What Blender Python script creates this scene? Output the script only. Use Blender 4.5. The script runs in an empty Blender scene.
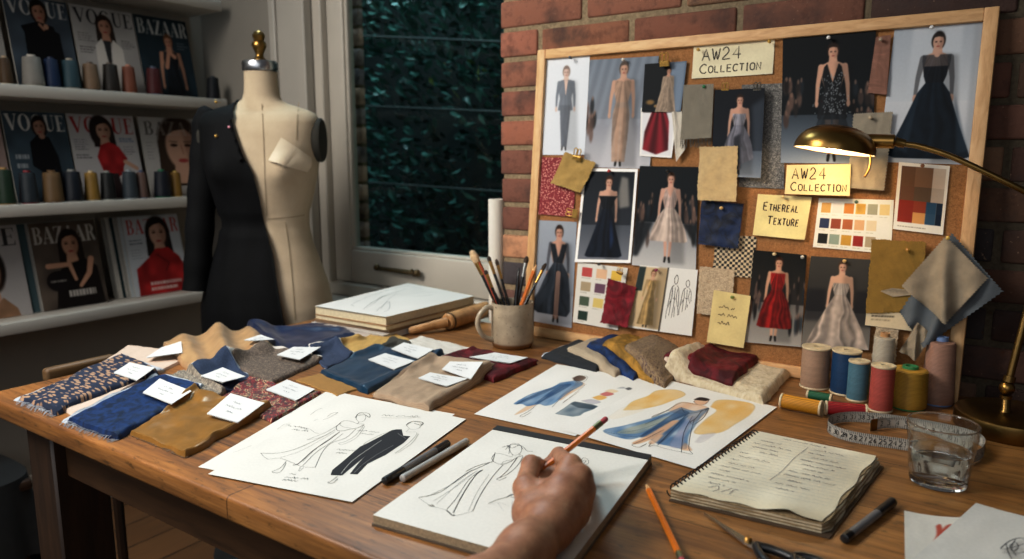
import bpy, bmesh, math, random
import numpy as np
from mathutils import Vector, Matrix, noise as mnoise
from mathutils.bvhtree import BVHTree
random.seed(7); rng = np.random.default_rng(7)
SC = bpy.context.scene; COL = SC.collection
A = np.array
# ------------------------------------------------------------------ camera
F, TH, YW = 740., .164, .600
TZ = .75; HC = .40
CP = A([0, 0, TZ + HC]); _c, _s = math.cos(TH), math.sin(TH)
RV = A([math.cos(YW), math.sin(YW), 0]); HV = A([-math.sin(YW), math.cos(YW), 0])
FV = HV * _c - A([0, 0, _s]); UV_ = HV * _s + A([0, 0, _c])
def ray(x, y): return RV * (x - 512) / F - UV_ * (y - 279.5) / F + FV
def Zp(x, y, z=TZ): d = ray(x, y); return CP + d * ((z - CP[2]) / d[2])
def Xp(x, y, X): d = ray(x, y); return CP + d * (X / d[0])
def Yp(x, y, Y): d = ray(x, y); return CP + d * (Y / d[1])
def Dp(x, y, dist): d = ray(x, y); return CP + d * dist          # dist along the view axis
def PLp(x, y, o, n): d = ray(x, y); return CP + d * (np.dot(o - CP, n) / np.dot(d, n))
cam = bpy.data.cameras.new('camera'); camo = bpy.data.objects.new('camera', cam); COL.objects.link(camo)
cam.lens = F / 1024 * 36; cam.sensor_width = 36; cam.clip_start = .02
camo.matrix_world = Matrix(((RV[0], UV_[0], -FV[0], CP[0]), (RV[1], UV_[1], -FV[1], CP[1]), (RV[2], UV_[2], -FV[2], CP[2]), (0, 0, 0, 1)))
cam.dof.use_dof = True; cam.dof.focus_distance = 1.12; cam.dof.aperture_fstop = 4.0
SC.camera = camo
# ------------------------------------------------------------------ colour + materials
def lin(c):
    c = np.asarray(c, float); return np.where(c <= .04045, c / 12.92, ((c + .055) / 1.055) ** 2.4)
def hx(h):
    if not isinstance(h, str): return A(h, float)
    h = h.lstrip('#'); return A([int(h[i:i + 2], 16) / 255 for i in (0, 2, 4)])
def L4(h): return tuple(lin(hx(h))) + (1,)
MATS = {}
class NT:
    def __init__(s, name):
        s.m = bpy.data.materials.new(name); s.m.use_nodes = True; s.t = s.m.node_tree
        s.b = s.t.nodes['Principled BSDF']; s.out = s.t.nodes['Material Output']
    def n(s, typ, **kw):
        nd = s.t.nodes.new(typ)
        for k, v in kw.items():
            if k.startswith('i_'):
                nd.inputs[int(k[2:]) if k[2:].isdigit() else k[2:].replace('_', ' ')].default_value = v
            else: setattr(nd, k, v)
        return nd
    def l(s, a, b): s.t.links.new(a, b)
    def mix(s, fac, a, b, mode='MIX'):
        nd = s.t.nodes.new('ShaderNodeMix'); nd.data_type = 'RGBA'; nd.blend_type = mode
        for k, v in ((0, fac), (6, a), (7, b)):
            if hasattr(v, 'is_output') or isinstance(v, bpy.types.NodeSocket): s.l(v, nd.inputs[k])
            else: nd.inputs[k].default_value = v
        return nd.outputs[2]
    def ramp(s, fac, stops, interp='LINEAR'):
        nd = s.t.nodes.new('ShaderNodeValToRGB'); nd.color_ramp.interpolation = interp
        e = nd.color_ramp.elements
        while len(e) < len(stops): e.new(.5)
        for k, (p, c) in enumerate(stops): e[k].position = p; e[k].color = L4(c) if isinstance(c, str) else tuple(c)
        s.l(fac, nd.inputs[0]); return nd.outputs[0]
    def coord(s, kind='Object', scale=(1, 1, 1), rot=(0, 0, 0)):
        if kind == 'uvp':
            a = s.n('ShaderNodeAttribute', attribute_name='uvp'); o = a.outputs['Vector']
        else:
            o = s.n('ShaderNodeTexCoord').outputs[kind]
        mp = s.n('ShaderNodeMapping'); mp.inputs['Scale'].default_value = scale; mp.inputs['Rotation'].default_value = rot
        s.l(o, mp.inputs[0]); return mp.outputs[0]
    def noise(s, vec, scale, detail=3, rough=.55, dist=0):
        nd = s.n('ShaderNodeTexNoise'); nd.inputs['Scale'].default_value = scale; nd.inputs['Detail'].default_value = detail
        nd.inputs['Roughness'].default_value = rough; nd.inputs['Distortion'].default_value = dist
        s.l(vec, nd.inputs['Vector']); return nd.outputs['Fac']
    def bump(s, h, strength=.3, dist=.002):
        nd = s.n('ShaderNodeBump'); nd.inputs['Strength'].default_value = strength; nd.inputs['Distance'].default_value = dist
        s.l(h, nd.inputs['Height']); s.l(nd.outputs[0], s.b.inputs['Normal'])
    def set(s, **kw):
        for k, v in kw.items():
            s.b.inputs[k.replace('_', ' ')].default_value = v
def mat(name, col, rough=.5, metal=0, var=.12, scale=40, bump=0, bscale=None, sheen=0, coat=0, spec=None):
    if name in MATS: return MATS[name]
    t = NT(name); v = t.coord()
    c = lin(hx(col)); n = t.noise(v, scale)
    o = t.ramp(n, [(.3, tuple(c * (1 - var)) + (1,)), (.7, tuple(np.minimum(c * (1 + var), 1)) + (1,))])
    t.l(o, t.b.inputs['Base Color']); t.set(Roughness=rough, Metallic=metal)
    if sheen: t.set(Sheen_Weight=sheen, Sheen_Roughness=.4); t.b.inputs['Sheen Tint'].default_value = tuple(np.minimum(c * 2.5 + .05, 1)) + (1,)
    if coat: t.set(Coat_Weight=coat)
    if spec is not None: t.b.inputs['Specular IOR Level'].default_value = spec
    if bump: t.bump(t.noise(v, bscale or scale * 3), bump)
    MATS[name] = t.m; return t.m
def vcmat(name, rough=.5, spec=.3, grain=.06, bump=0, bscale=400):
    t = NT(name); a = t.n('ShaderNodeAttribute', attribute_name='Col')
    n = t.noise(t.coord(), 260, 2)
    g = t.ramp(n, [(.3, (1 - grain,) * 3 + (1,)), (.7, (1 + grain * .3,) * 3 + (1,))])
    t.l(t.mix(1., a.outputs['Color'], g, 'MULTIPLY'), t.b.inputs['Base Color'])
    t.set(Roughness=rough); t.b.inputs['Specular IOR Level'].default_value = spec
    if bump: t.bump(t.noise(t.coord(), bscale, 4), bump)
    MATS[name] = t.m; return t.m
M_PRINT = vcmat('photo_print', .6, .12, .03)
M_PAPER = vcmat('drawing_paper', .85, .2, .05, .08, 500)
# ------------------------------------------------------------------ mesh builder
def wloc(o):
    t = A([0., 0, 0])
    while o: t = t + A(o.location); o = o.parent
    return t
class B:
    def __init__(s): s.ch = []
    def add(s, v, f, m=0, col=None, uv=None, smooth=True):
        v = np.asarray(v, float).reshape(-1, 3); s.ch.append((v, f, m, col, uv, smooth)); return s
    def grid(s, P, m=0, col=None, uv=None, close_u=False, smooth=True):
        """P: (nv, nu, 3)"""
        nv, nu = P.shape[:2]; idx = np.arange(nv * nu).reshape(nv, nu)
        if close_u: idx = np.concatenate([idx, idx[:, :1]], 1)
        f = np.stack([idx[:-1, :-1], idx[1:, :-1], idx[1:, 1:], idx[:-1, 1:]], -1).reshape(-1, 4)
        return s.add(P.reshape(-1, 3), f, m, None if col is None else col.reshape(-1, 3), None if uv is None else uv.reshape(-1, 3), smooth)
    def lathe(s, prof, c=(0, 0, 0), m=0, n=28, axis=None, xs=1, ys=1, smooth=True):
        a = np.linspace(0, 2 * math.pi, n, endpoint=False)
        prof = A(prof, float); P = np.zeros((len(prof), n, 3))
        P[:, :, 0] = prof[:, :1] * np.cos(a) * xs; P[:, :, 1] = prof[:, :1] * np.sin(a) * ys; P[:, :, 2] = prof[:, 1:2]
        if axis is not None:
            q = Vector((0, 0, 1)).rotation_difference(Vector(axis)).to_matrix(); P = P @ A(q).T
        P += A(c, float); return s.grid(P, m, close_u=True, smooth=smooth)
    def tube(s, pts, r, m=0, n=8, cap=True, col=None):
        pts = A(pts, float); k = len(pts); r = np.full(k, r) if np.isscalar(r) else A(r, float)
        T = np.gradient(pts, axis=0); T /= np.linalg.norm(T, axis=1)[:, None] + 1e-12
        up = A([0, 0, 1.]) if abs(T[0][2]) < .9 else A([1., 0, 0])
        a = np.linspace(0, 2 * math.pi, n, endpoint=False); P = np.zeros((k, n, 3))
        u = np.cross(T[0], up); u /= np.linalg.norm(u)
        for i in range(k):
            u = u - T[i] * np.dot(u, T[i]); u /= np.linalg.norm(u) + 1e-12; w = np.cross(T[i], u)
            P[i] = pts[i] + r[i] * (np.cos(a)[:, None] * u + np.sin(a)[:, None] * w)
        if cap: P = np.concatenate([np.repeat(pts[:1][:, None], n, 1), P, np.repeat(pts[-1:][:, None], n, 1)], 0)
        return s.grid(P, m, close_u=True, col=None if col is None else np.tile(col, (P.shape[0], n, 1)))
    def box(s, lo, hi, m=0, bev=0, seg=1, M=None, col=None, smooth=False):
        bm = bmesh.new(); bmesh.ops.create_cube(bm, size=1)
        lo = A(lo, float); hi = A(hi, float)
        for v in bm.verts: v.co = Vector((lo + hi) / 2 + A(v.co) * (hi - lo))
        if bev: bmesh.ops.bevel(bm, geom=bm.edges[:], offset=bev, segments=seg, affect='EDGES', profile=.5)
        bm.verts.index_update(); V = A([v.co[:] for v in bm.verts]); Fc = [[v.index for v in f.verts] for f in bm.faces]; bm.free()
        if M is not None: V = V @ A(M.to_3x3()).T + A(M.translation)
        return s.add(V, Fc, m, None if col is None else np.tile(col, (len(V), 1)), None, smooth or bev > 0)
    def prism(s, poly, ax, h, m=0):
        """poly: world pts (planar), extruded along vector ax*h"""
        poly = A(poly, float); n = len(poly); top = poly + A(ax, float) * h
        f = [list(range(n))[::-1], list(range(n, 2 * n))] + [[i, (i + 1) % n, n + (i + 1) % n, n + i] for i in range(n)]
        return s.add(np.concatenate([poly, top]), f, m, smooth=False)
    def sphere(s, c, r, m=0, n=12, sc=(1, 1, 1)):
        t = np.linspace(0, math.pi, n); P = []
        return s.lathe([(max(r * math.sin(x), 1e-5), -r * math.cos(x) * sc[2]) for x in t], c, m, n * 2 - 4, xs=sc[0], ys=sc[1])
    def ribbon(s, pts, w, nrm, m=0, col=None, lift=0.):
        pts = A(pts, float); nrm = A(nrm, float)
        if len(pts) < 2: return s
        T = np.gradient(pts, axis=0); S = np.cross(T, nrm); S /= np.linalg.norm(S, axis=1)[:, None] + 1e-12
        w = (np.full(len(pts), w) if np.isscalar(w) else A(w))[:, None] / 2
        P = np.stack([pts - S * w, pts + S * w], 1) + nrm * lift
        return s.grid(P, m, None if col is None else np.tile(lin(hx(col)), (P.shape[0], 2, 1)))
    def bounds(s):
        v = np.concatenate([c[0] for c in s.ch]); return v.min(0), v.max(0)
    def build(s, name, mats, parent=None, origin=None, sharp=40, outward=False):
        vs, ls, st, mi, cs, us, sm = [], [], [], [], [], [], []; off = 0; lo = 0
        hascol = any(c[3] is not None for c in s.ch); hasuv = any(c[4] is not None for c in s.ch)
        for v, f, m, col, uv, smooth in s.ch:
            vs.append(v)
            if isinstance(f, np.ndarray):
                n, k = f.shape; ls.append((f + off).ravel()); st.append(lo + np.arange(n) * k); lo += n * k
            else:
                n = len(f); fl = [x + off for p in f for x in p]; ls.append(A(fl)); ln = A([len(p) for p in f])
                st.append(lo + np.concatenate([[0], np.cumsum(ln)[:-1]])); lo += len(fl)
            mi.append(np.full(n, m)); sm.append(np.full(n, smooth))
            if hascol: cs.append(np.concatenate([np.ones((len(v), 3)) * .5 if col is None else col, np.ones((len(v), 1))], 1))
            if hasuv: us.append(np.zeros((len(v), 3)) if uv is None else uv)
            off += len(v)
        V = np.concatenate(vs)
        if parent is not None and origin is None: org = wloc(parent)
        elif origin is not None: org = A(origin)
        else:
            a, b = V.min(0), V.max(0); org = A([(a[0] + b[0]) / 2, (a[1] + b[1]) / 2, a[2]])
        me = bpy.data.meshes.new(name); ls = np.concatenate(ls).astype(np.int32); st = np.concatenate(st).astype(np.int32)
        me.vertices.add(len(V)); me.vertices.foreach_set('co', (V - org).astype(np.float32).ravel())
        me.loops.add(len(ls)); me.loops.foreach_set('vertex_index', ls)
        me.polygons.add(len(st)); me.polygons.foreach_set('loop_start', st)
        me.polygons.foreach_set('material_index', np.concatenate(mi).astype(np.int32))
        me.polygons.foreach_set('use_smooth', np.concatenate(sm))
        me.update(calc_edges=True)
        if hascol: me.attributes.new('Col', 'FLOAT_COLOR', 'POINT').data.foreach_set('color', np.concatenate(cs).astype(np.float32).ravel())
        if hasuv: me.attributes.new('uvp', 'FLOAT_VECTOR', 'POINT').data.foreach_set('vector', np.concatenate(us).astype(np.float32).ravel())
        me.validate()
        if outward:
            bm = bmesh.new(); bm.from_mesh(me); bmesh.ops.remove_doubles(bm, verts=bm.verts[:], dist=1e-5); bmesh.ops.recalc_face_normals(bm, faces=bm.faces[:]); bm.to_mesh(me); bm.free()
        if sharp and len(V) < 60000: me.set_sharp_from_angle(angle=math.radians(sharp))
        for m in (mats if isinstance(mats, (list, tuple)) else [mats]): me.materials.append(m)
        o = bpy.data.objects.new(name, me); COL.objects.link(o)
        if parent is not None: o.parent = parent; 
        if parent is None: o.location = org
        return o
    def trees(s):
        out = []
        for v, f, *_ in s.ch: out.append(BVHTree.FromPolygons([tuple(x) for x in v], [tuple(int(i) for i in p) for p in f]))
        return out
def tag(o, label=None, cat=None, group=None, kind=None):
    for k, v in (('label', label), ('category', cat), ('group', group), ('kind', kind)):
        if v: o[k] = v
    return o
def thing(name, label, cat, loc, group=None, rz=0):
    o = bpy.data.objects.new(name, None); COL.objects.link(o); o.location = tuple(loc); o.rotation_euler = (0, 0, rz)
    o.empty_display_size = .02
    return tag(o, label, cat, group)
def dup(root, loc, rz=None, label=None, group=None):
    r = root.copy(); COL.objects.link(r); r.location = tuple(loc)
    if rz is not None: r.rotation_euler = (0, 0, rz)
    if label: r['label'] = label
    if group: r['group'] = group
    for ch in list(root.children):
        c = ch.copy(); COL.objects.link(c); c.parent = r
        for g in list(ch.children):
            d = g.copy(); COL.objects.link(d); d.parent = c
    return r
def struct(o): o['kind'] = 'structure'; return o
# surfaces things can lie on
TREES = []
def surf(x, y, top=TZ + .3):
    z = TZ
    for t in TREES:
        h = t.ray_cast((x, y, top), (0, 0, -1))
        if h[0] is not None and h[0].z > z: z = h[0].z
    return z
def nz(x, y, z=0, s=1): return mnoise.noise((x * s, y * s, z * s))
def catmull(pts, n=6):
    pts = A(pts, float)
    if len(pts) < 3: return np.linspace(pts[0], pts[-1], n + 1)
    P = np.concatenate([[2 * pts[0] - pts[1]], pts, [2 * pts[-1] - pts[-2]]]); out = []
    for i in range(len(pts) - 1):
        p0, p1, p2, p3 = P[i:i + 4]
        for t in np.linspace(0, 1, n, endpoint=False):
            out.append(.5 * (2 * p1 + (p2 - p0) * t + (2 * p0 - 5 * p1 + 4 * p2 - p3) * t * t + (3 * p1 - p0 - 3 * p2 + p3) * t ** 3))
    out.append(pts[-1]); return A(out)
# ------------------------------------------------------------------ picture painter (prints on paper, stored as mesh colours)
def vnoise(h, w, cells, seed=0):
    r = np.random.default_rng(seed); gy, gx = max(2, int(cells[1]) + 2), max(2, int(cells[0]) + 2); g = r.random((gy, gx))
    y = np.linspace(0, gy - 1.001, h); x = np.linspace(0, gx - 1.001, w); yi = y.astype(int); xi = x.astype(int); fy = (y - yi)[:, None]; fx = (x - xi)[None]
    fy = fy * fy * (3 - 2 * fy); fx = fx * fx * (3 - 2 * fx)
    a = g[yi][:, xi]; b = g[yi][:, xi + 1]; c = g[yi + 1][:, xi]; d = g[yi + 1][:, xi + 1]
    return (a * (1 - fx) + b * fx) * (1 - fy) + (c * (1 - fx) + d * fx) * fy
class Cv:
    def __init__(s, w, h, asp, bg):
        """w,h cells; asp = physical width/height"""
        s.w, s.h, s.asp = w, h, asp; s.im = np.tile(hx(bg), (h, w, 1)).astype(float)
        s.U, s.V = np.meshgrid((np.arange(w)) / (w - 1), (np.arange(h)) / (h - 1))
    def mask(s, *cont, soft=0):
        du, dv = .5 / s.w, .5 / s.h; acc = np.zeros((s.h, s.w))
        for ou, ov in ((-.5, -.5), (.5, -.5), (-.5, .5), (.5, .5)):
            U = s.U + ou * du; V = s.V + ov * dv; ins = np.zeros((s.h, s.w), bool)
            for c in cont:
                n = len(c)
                for i in range(n):
                    (x0, y0), (x1, y1) = c[i], c[(i + 1) % n]
                    if y0 == y1: continue
                    k = ((y0 > V) != (y1 > V)) & (U < (x1 - x0) * (V - y0) / (y1 - y0) + x0); ins ^= k
            acc += ins
        acc /= 4
        if soft: acc = s.blurm(acc, soft)
        return acc
    def blurm(s, m, r):
        r = int(max(1, r))
        for ax in (0, 1):
            for _ in range(2):
                p = np.pad(m, [(r, r) if a == ax else (0, 0) for a in range(m.ndim)], 'edge'); cs = np.cumsum(p, ax)
                cs = np.concatenate([np.zeros_like(np.take(cs, [0], ax)), cs], ax); n = m.shape[ax]
                m = (np.take(cs, range(2 * r + 1, 2 * r + 1 + n), ax) - np.take(cs, range(0, n), ax)) / (2 * r + 1)
        return m
    def put(s, m, col, a=1., tex=None):
        c = hx(col); c = c if tex is None else c[None, None] * tex[..., None]
        m = (m * a)[..., None]; s.im = s.im * (1 - m) + c * m; return s
    def poly(s, pts, col, a=1., soft=0, tex=None): return s.put(s.mask(pts, soft=soft), col, a, tex)
    def ell(s, x, y, rx, ry, col, a=1., soft=.15):
        d = np.sqrt(((s.U - x) / rx) ** 2 + ((s.V - y) / ry) ** 2); px = 1 / (min(rx * s.w, ry * s.h) + 1e-6)
        return s.put(np.clip((1 - d) / max(px, soft) + .5, 0, 1), col, a)
    def rect(s, x0, y0, x1, y1, col, a=1., soft=0, tex=None): return s.poly([(x0, y0), (x1, y0), (x1, y1), (x0, y1)], col, a, soft, tex)
    def line(s, pts, wd, col, a=1.):
        """wd in fraction of height"""
        m = np.zeros((s.h, s.w)); pts = [(p[0] * s.asp, p[1]) for p in pts]; U = s.U * s.asp; wd = wd if hasattr(wd, '__len__') else [wd] * len(pts)
        for i in range(len(pts) - 1):
            (x0, y0), (x1, y1) = pts[i], pts[i + 1]; dx, dy = x1 - x0, y1 - y0; L2 = dx * dx + dy * dy + 1e-12
            t = np.clip(((U - x0) * dx + (s.V - y0) * dy) / L2, 0, 1); d = np.hypot(U - x0 - t * dx, s.V - y0 - t * dy)
            w = (wd[i] * (1 - t) + wd[i + 1] * t) / 2; m = np.maximum(m, np.clip((w - d) * s.h + .5, 0, 1))
        return s.put(m, col, a)
    def gradv(s, top, bot, y0=0, y1=1):
        t = np.clip((s.V - y0) / (y1 - y0), 0, 1)[..., None]; k = ((s.V >= y0) & (s.V <= y1))[..., None]
        s.im = np.where(k, hx(top) * (1 - t) + hx(bot) * t, s.im); return s
    def blotch(s, cells, amp, seed=0):
        s.im *= (1 + amp * (vnoise(s.h, s.w, cells, seed) - .5) * 2)[..., None]; return s
    def crowd(s, x0, x1, y0, y1, seed=0, cols=('#2a2422', '#4a3a34', '#141212', '#6a5248', '#20262c')):
        r = random.Random(seed)
        for k in range(12):
            x = r.uniform(x0, x1); y = r.uniform(y0, y1); h = (y1 - y0) * .28
            s.ell(x, y, .03, h * .8, r.choice(cols), .8, .6); s.ell(x, y - h * .7, .012, h * .25, '#a07a66', .55, .6)
        return s
    def frame(s, b, col='#f2efe9'):
        bu = b / s.asp; m = ((s.U < bu) | (s.U > 1 - bu) | (s.V < b) | (s.V > 1 - b)).astype(float); return s.put(m, col)
    def lettering(s, word, x0, y0, x1, y1, col, a=1.):
        n = len(word); wds = {'V': 1.05, 'O': 1.1, 'G': 1.1, 'U': 1.0, 'E': .85, 'B': .9, 'A': 1.05, 'Z': .9, 'R': .98}
        tot = sum(wds[c] for c in word) + .12 * (n - 1); k = (x1 - x0) / tot; x = x0
        for c in word:
            w = wds[c] * k
            for cont in DIDONE[c]: s.put(s.mask(*[[(x + px * w, y1 + (y0 - y1) * py) for px, py in cc] for cc in cont]), col, a)
            x += w + .12 * k
        return s
    def lines(s, x0, y0, x1, n, dy, col, wd=.008, seed=0, a=.8):
        r = random.Random(seed)
        for k in range(n):
            x = x0; xe = x0 + (x1 - x0) * r.uniform(.6, 1)
            while x < xe:
                w = r.uniform(.02, .06); s.rect(x, y0 + k * dy - wd / 2, min(x + w, xe), y0 + k * dy + wd / 2, col, a); x += w + .012
        return s
def _ell(cx, cy, rx, ry, a0=0, a1=360, n=26): return [(cx + rx * math.cos(math.radians(a0 + (a1 - a0) * i / n)), cy + ry * math.sin(math.radians(a0 + (a1 - a0) * i / n))) for i in range(n + (a1 - a0 != 360))]
def _r(x0, y0, x1, y1): return [(x0, y0), (x1, y0), (x1, y1), (x0, y1)]
DIDONE = {
 'V': [[[(0, 1), (.3, 1), (.62, .12), (.56, 0), (.46, 0)]], [[(.9, 1), (.96, 1), (.56, 0), (.5, .05)]], [_r(-.02, .96, .38, 1)], [_r(.76, .96, 1.02, 1)]],
 'O': [[_ell(.5, .5, .5, .52), _ell(.5, .5, .27, .47)]],
 'G': [[_ell(.5, .5, .5, .52, 40, 322) + _ell(.5, .5, .27, .47, 40, 322)[::-1]], [_r(.72, 0, .92, .42)], [_r(.6, .4, 1.02, .44)]],
 'U': [[_r(.1, .3, .34, 1)], [_r(.8, .3, .86, 1)], [_ell(.48, .32, .38, .34, 180, 360) + _ell(.57, .32, .23, .28, 180, 360)[::-1]], [_r(0, .96, .44, 1)], [_r(.68, .96, .98, 1)]],
 'E': [[_r(.14, 0, .42, 1)], [_r(0, .95, .92, 1)], [_r(0, 0, .96, .05)], [_r(.4, .49, .74, .53)], [[(.92, 1), (.92, .7), (.86, .95)]], [[(.96, 0), (.96, .32), (.88, .05)]], [_r(.7, .4, .75, .62)]],
 'B': [[_r(.12, 0, .36, 1)], [_r(0, .95, .5, 1)], [_r(0, 0, .5, .05)], [_r(.3, .5, .6, .54)], [_ell(.5, .76, .42, .25, -90, 90) + _ell(.48, .76, .2, .2, -90, 90)[::-1]], [_ell(.52, .27, .46, .28, -90, 90) + _ell(.5, .27, .22, .23, -90, 90)[::-1]]],
 'A': [[[(.46, 1), (.62, 1), (.98, 0), (.7, 0), (.42, .86)]], [[(.5, 1), (.14, 0), (.07, 0), (.46, 1)]], [_r(.2, .3, .8, .34)], [_r(-.02, 0, .26, .04)], [_r(.58, 0, 1.04, .04)]],
 'Z': [[[(.66, 1), (1, 1), (.34, 0), (0, 0)]], [_r(.04, .95, 1, 1)], [_r(0, 0, .98, .05)], [[(.04, 1), (.04, .72), (.14, .95)]], [[(.98, 0), (.98, .32), (.88, .05)]]],
 'R': [[_r(.12, 0, .36, 1)], [_r(0, .95, .5, 1)], [_r(0, 0, .46, .04)], [_ell(.5, .74, .42, .27, -90, 90) + _ell(.48, .74, .18, .22, -90, 90)[::-1]], [_r(.3, .47, .6, .51)], [[(.5, .5), (.72, .5), (1.04, 0), (.78, 0)]]],
}
def figure(cv, cx, y0, y1, skin='#c79a80', hair='#2a1c16', dress=(), arms='skin', sleeve='#111', legs=True, legcol=None, streak=.35, shoes='#15110f', seed=0, lean=0, face=True, bare=True, soft=0, neckline=None):
    h = y1 - y0
    def P(x, y): return (cx + (x + lean * y) * h / cv.asp, y0 + y * h)
    lc = legcol or skin
    if legs:
        for sg in (-1, 1):
            k = .03 * sg
            cv.line([P(k, .46), P(k * 1.05, .72), P(k * .7, .94)], [h * .06, h * .042, h * .024], lc)
            cv.line([P(k * .7, .94), P(k * .9, .985)], [h * .026, h * .022], shoes)
    cv.ell(*P(0, .065), .05 * h / cv.asp, .072 * h, hair)
    if bare:
        cv.poly([P(-.03, .1), P(.03, .1), P(.034, .155), P(.1, .185), P(.085, .3), P(.06, .385), P(-.06, .385), P(-.085, .3), P(-.1, .185), P(-.034, .155)], skin)
    for sg in (-1, 1):
        cv.line([P(.095 * sg, .195), P(.118 * sg, .345), P(.125 * sg, .475)], [h * .046, h * .034, h * .024], skin if arms == 'skin' else sleeve, 1 if arms != 'sheer' else .75)
        cv.ell(*P(.126 * sg, .505), .015 * h / cv.asp, .032 * h, skin)
    for pts, col, *al in dress:
        L = [P(-p[1] if len(p) < 3 else p[1], p[0]) for p in pts]; Rr = [P(p[1] if len(p) < 3 else p[2], p[0]) for p in pts]
        tx = None
        if streak:
            ang = (cv.U - cx) * cv.asp / np.maximum(cv.V - y0 - .1 * h, .08) + .12 * vnoise(cv.h, cv.w, (4, 6), seed); tb = np.random.default_rng(seed + 40).random(120)
            tx = 1 + streak * 1.7 * (np.interp((ang + 2) * 26, np.arange(120), tb) - .5) + streak * .5 * (vnoise(cv.h, cv.w, (16, 24), seed + 3) - .5)
        cv.poly(L + Rr[::-1], col, al[0] if al else 1., soft, tx)
    if neckline:
        cv.poly([P(-.045, .17), P(.045, .17), P(0, neckline)], skin)
    cv.line([P(0, .1), P(0, .17)], h * .042, skin)
    cv.ell(*P(0, .075), .038 * h / cv.asp, .058 * h, skin)
    cv.poly([P(-.044, .075), P(-.042, .03), P(0, .0), P(.042, .03), P(.044, .075), P(.03, .04), P(0, .033), P(-.03, .04)], hair)
    if face:
        for sg in (-1, 1): cv.ell(*P(.016 * sg, .073), .009 * h / cv.asp, .006 * h, '#2b1a16', .8)
        cv.ell(*P(0, .108), .012 * h / cv.asp, .006 * h, '#8a3a34', .8); cv.ell(*P(0, .09), .006 * h / cv.asp, .008 * h, '#9a6f5a', .5)
        cv.put(cv.mask([P(.012, .03), P(.044, .05), P(.04, .12), P(.01, .13)], soft=1), '#5a3a2c', .28)
    cv.im = cv.im * (1 - .22 * cv.mask([P(.02, .16), P(.15, .18), P(.2, 1.), P(.03, 1.)], soft=3))[..., None]
    cv.im = .45 * cv.im + .55 * cv.blurm(cv.im, 1)
    return cv
def sheet(bd, corners, cv, m=0, curl=0., nrm=(0, 0, 1), seed=0):
    """corners TL,TR,BR,BL"""
    TL, TR, BR, BL = [A(c, float) for c in corners]; u = np.linspace(0, 1, cv.w)[None, :, None]; v = np.linspace(0, 1, cv.h)[:, None, None]
    P = (TL * (1 - u) + TR * u) * (1 - v) + (BL * (1 - u) + BR * u) * v
    if curl: P = P + A(nrm) * (curl * ((2 * u - 1) ** 2 * .5 + v ** 3))
    bd.grid(P[::-1, :], m, lin(np.clip(cv.im, 0, 1))[::-1]); return bd
def bil(c, u, v):
    TL, TR, BR, BL = c; return (TL * (1 - u) + TR * u) * (1 - v) + (BL * (1 - u) + BR * u) * v
# ---- single-stroke lettering
SF = {'A': [[(0, 0), (.5, 1), (1, 0)], [(.2, .38), (.8, .38)]], 'W': [[(0, 1), (.25, 0), (.5, .8), (.75, 0), (1, 1)]], '2': [[(.05, .75), (.2, .97), (.6, 1), (.85, .75), (.6, .45), (0, 0), (.95, 0)]],
 '4': [[(.75, 0), (.75, 1), (0, .32), (1, .32)]], 'C': [[(.95, .85), (.6, 1), (.2, .85), (0, .5), (.2, .12), (.6, 0), (.95, .15)]], 'O': [[(.5, 1), (.12, .85), (0, .5), (.12, .15), (.5, 0), (.88, .15), (1, .5), (.88, .85), (.5, 1)]],
 'L': [[(.05, 1), (.05, 0), (.85, 0)]], 'E': [[(.9, 1), (.05, 1), (.05, 0), (.9, 0)], [(.05, .52), (.75, .52)]], 'T': [[(0, 1), (1, 1)], [(.5, 1), (.5, 0)]], 'I': [[(.5, 1), (.5, 0)], [(.2, 1), (.8, 1)], [(.2, 0), (.8, 0)]],
 'N': [[(.05, 0), (.05, 1), (.9, 0), (.9, 1)]], 'H': [[(.05, 1), (.05, 0)], [(.9, 1), (.9, 0)], [(.05, .5), (.9, .5)]], 'R': [[(.05, 0), (.05, 1), (.6, 1), (.85, .78), (.6, .5), (.05, .5)], [(.45, .5), (.95, 0)]],
 'X': [[(0, 1), (.95, 0)], [(.95, 1), (0, 0)]], 'U': [[(.05, 1), (.05, .3), (.3, 0), (.65, 0), (.9, .3), (.9, 1)]],
 '0': [[(.5, 1), (.1, .8), (.1, .2), (.5, 0), (.9, .2), (.9, .8), (.5, 1)]], '1': [[(.25, .8), (.55, 1), (.55, 0)]], '3': [[(.1, .9), (.5, 1), (.85, .78), (.45, .53), (.9, .25), (.5, 0), (.08, .12)]], '5': [[(.85, 1), (.2, 1), (.15, .55), (.6, .6), (.9, .3), (.55, 0), (.1, .08)]],
 '6': [[(.8, .95), (.4, .8), (.1, .3), (.5, 0), (.85, .25), (.5, .5), (.15, .3)]], '7': [[(.1, 1), (.9, 1), (.4, 0)]], '8': [[(.5, .53), (.15, .76), (.5, 1), (.85, .76), (.5, .53), (.1, .25), (.5, 0), (.9, .25), (.5, .53)]], '9': [[(.85, .7), (.5, .5), (.15, .72), (.5, 1), (.85, .75), (.75, .3), (.4, 0)]]}
def write(bd, txt, fr, x, y, hgt, wd, nrm, col='#26221f', w=None, gap=.35, m=0, jit=.03, lift=.0004, fit=None):
    """fr(u,v)->world with u,v in metres, v up"""
    r = random.Random(txt); cx = x
    if fit: w = ((fit - x) / hgt - gap * (len(txt) - 1)) / sum(.55 if k in 'I1' else 1. for k in txt)
    for ch in txt:
        ww = (w or .7) * hgt
        if ch == ' ': cx += ww * 1.0; continue
        if ch in 'I1': ww *= .55
        for st in SF[ch]:
            p = [(cx + (a + r.uniform(-jit, jit)) * ww, y + (b + r.uniform(-jit, jit)) * hgt) for a, b in st]
            if len(p) > 4: p = [tuple(q) for q in catmull(p, 4)]
            bd.ribbon([fr(*q) for q in p], wd, nrm, m, col, lift)
        cx += ww + gap * hgt
    return cx
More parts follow.
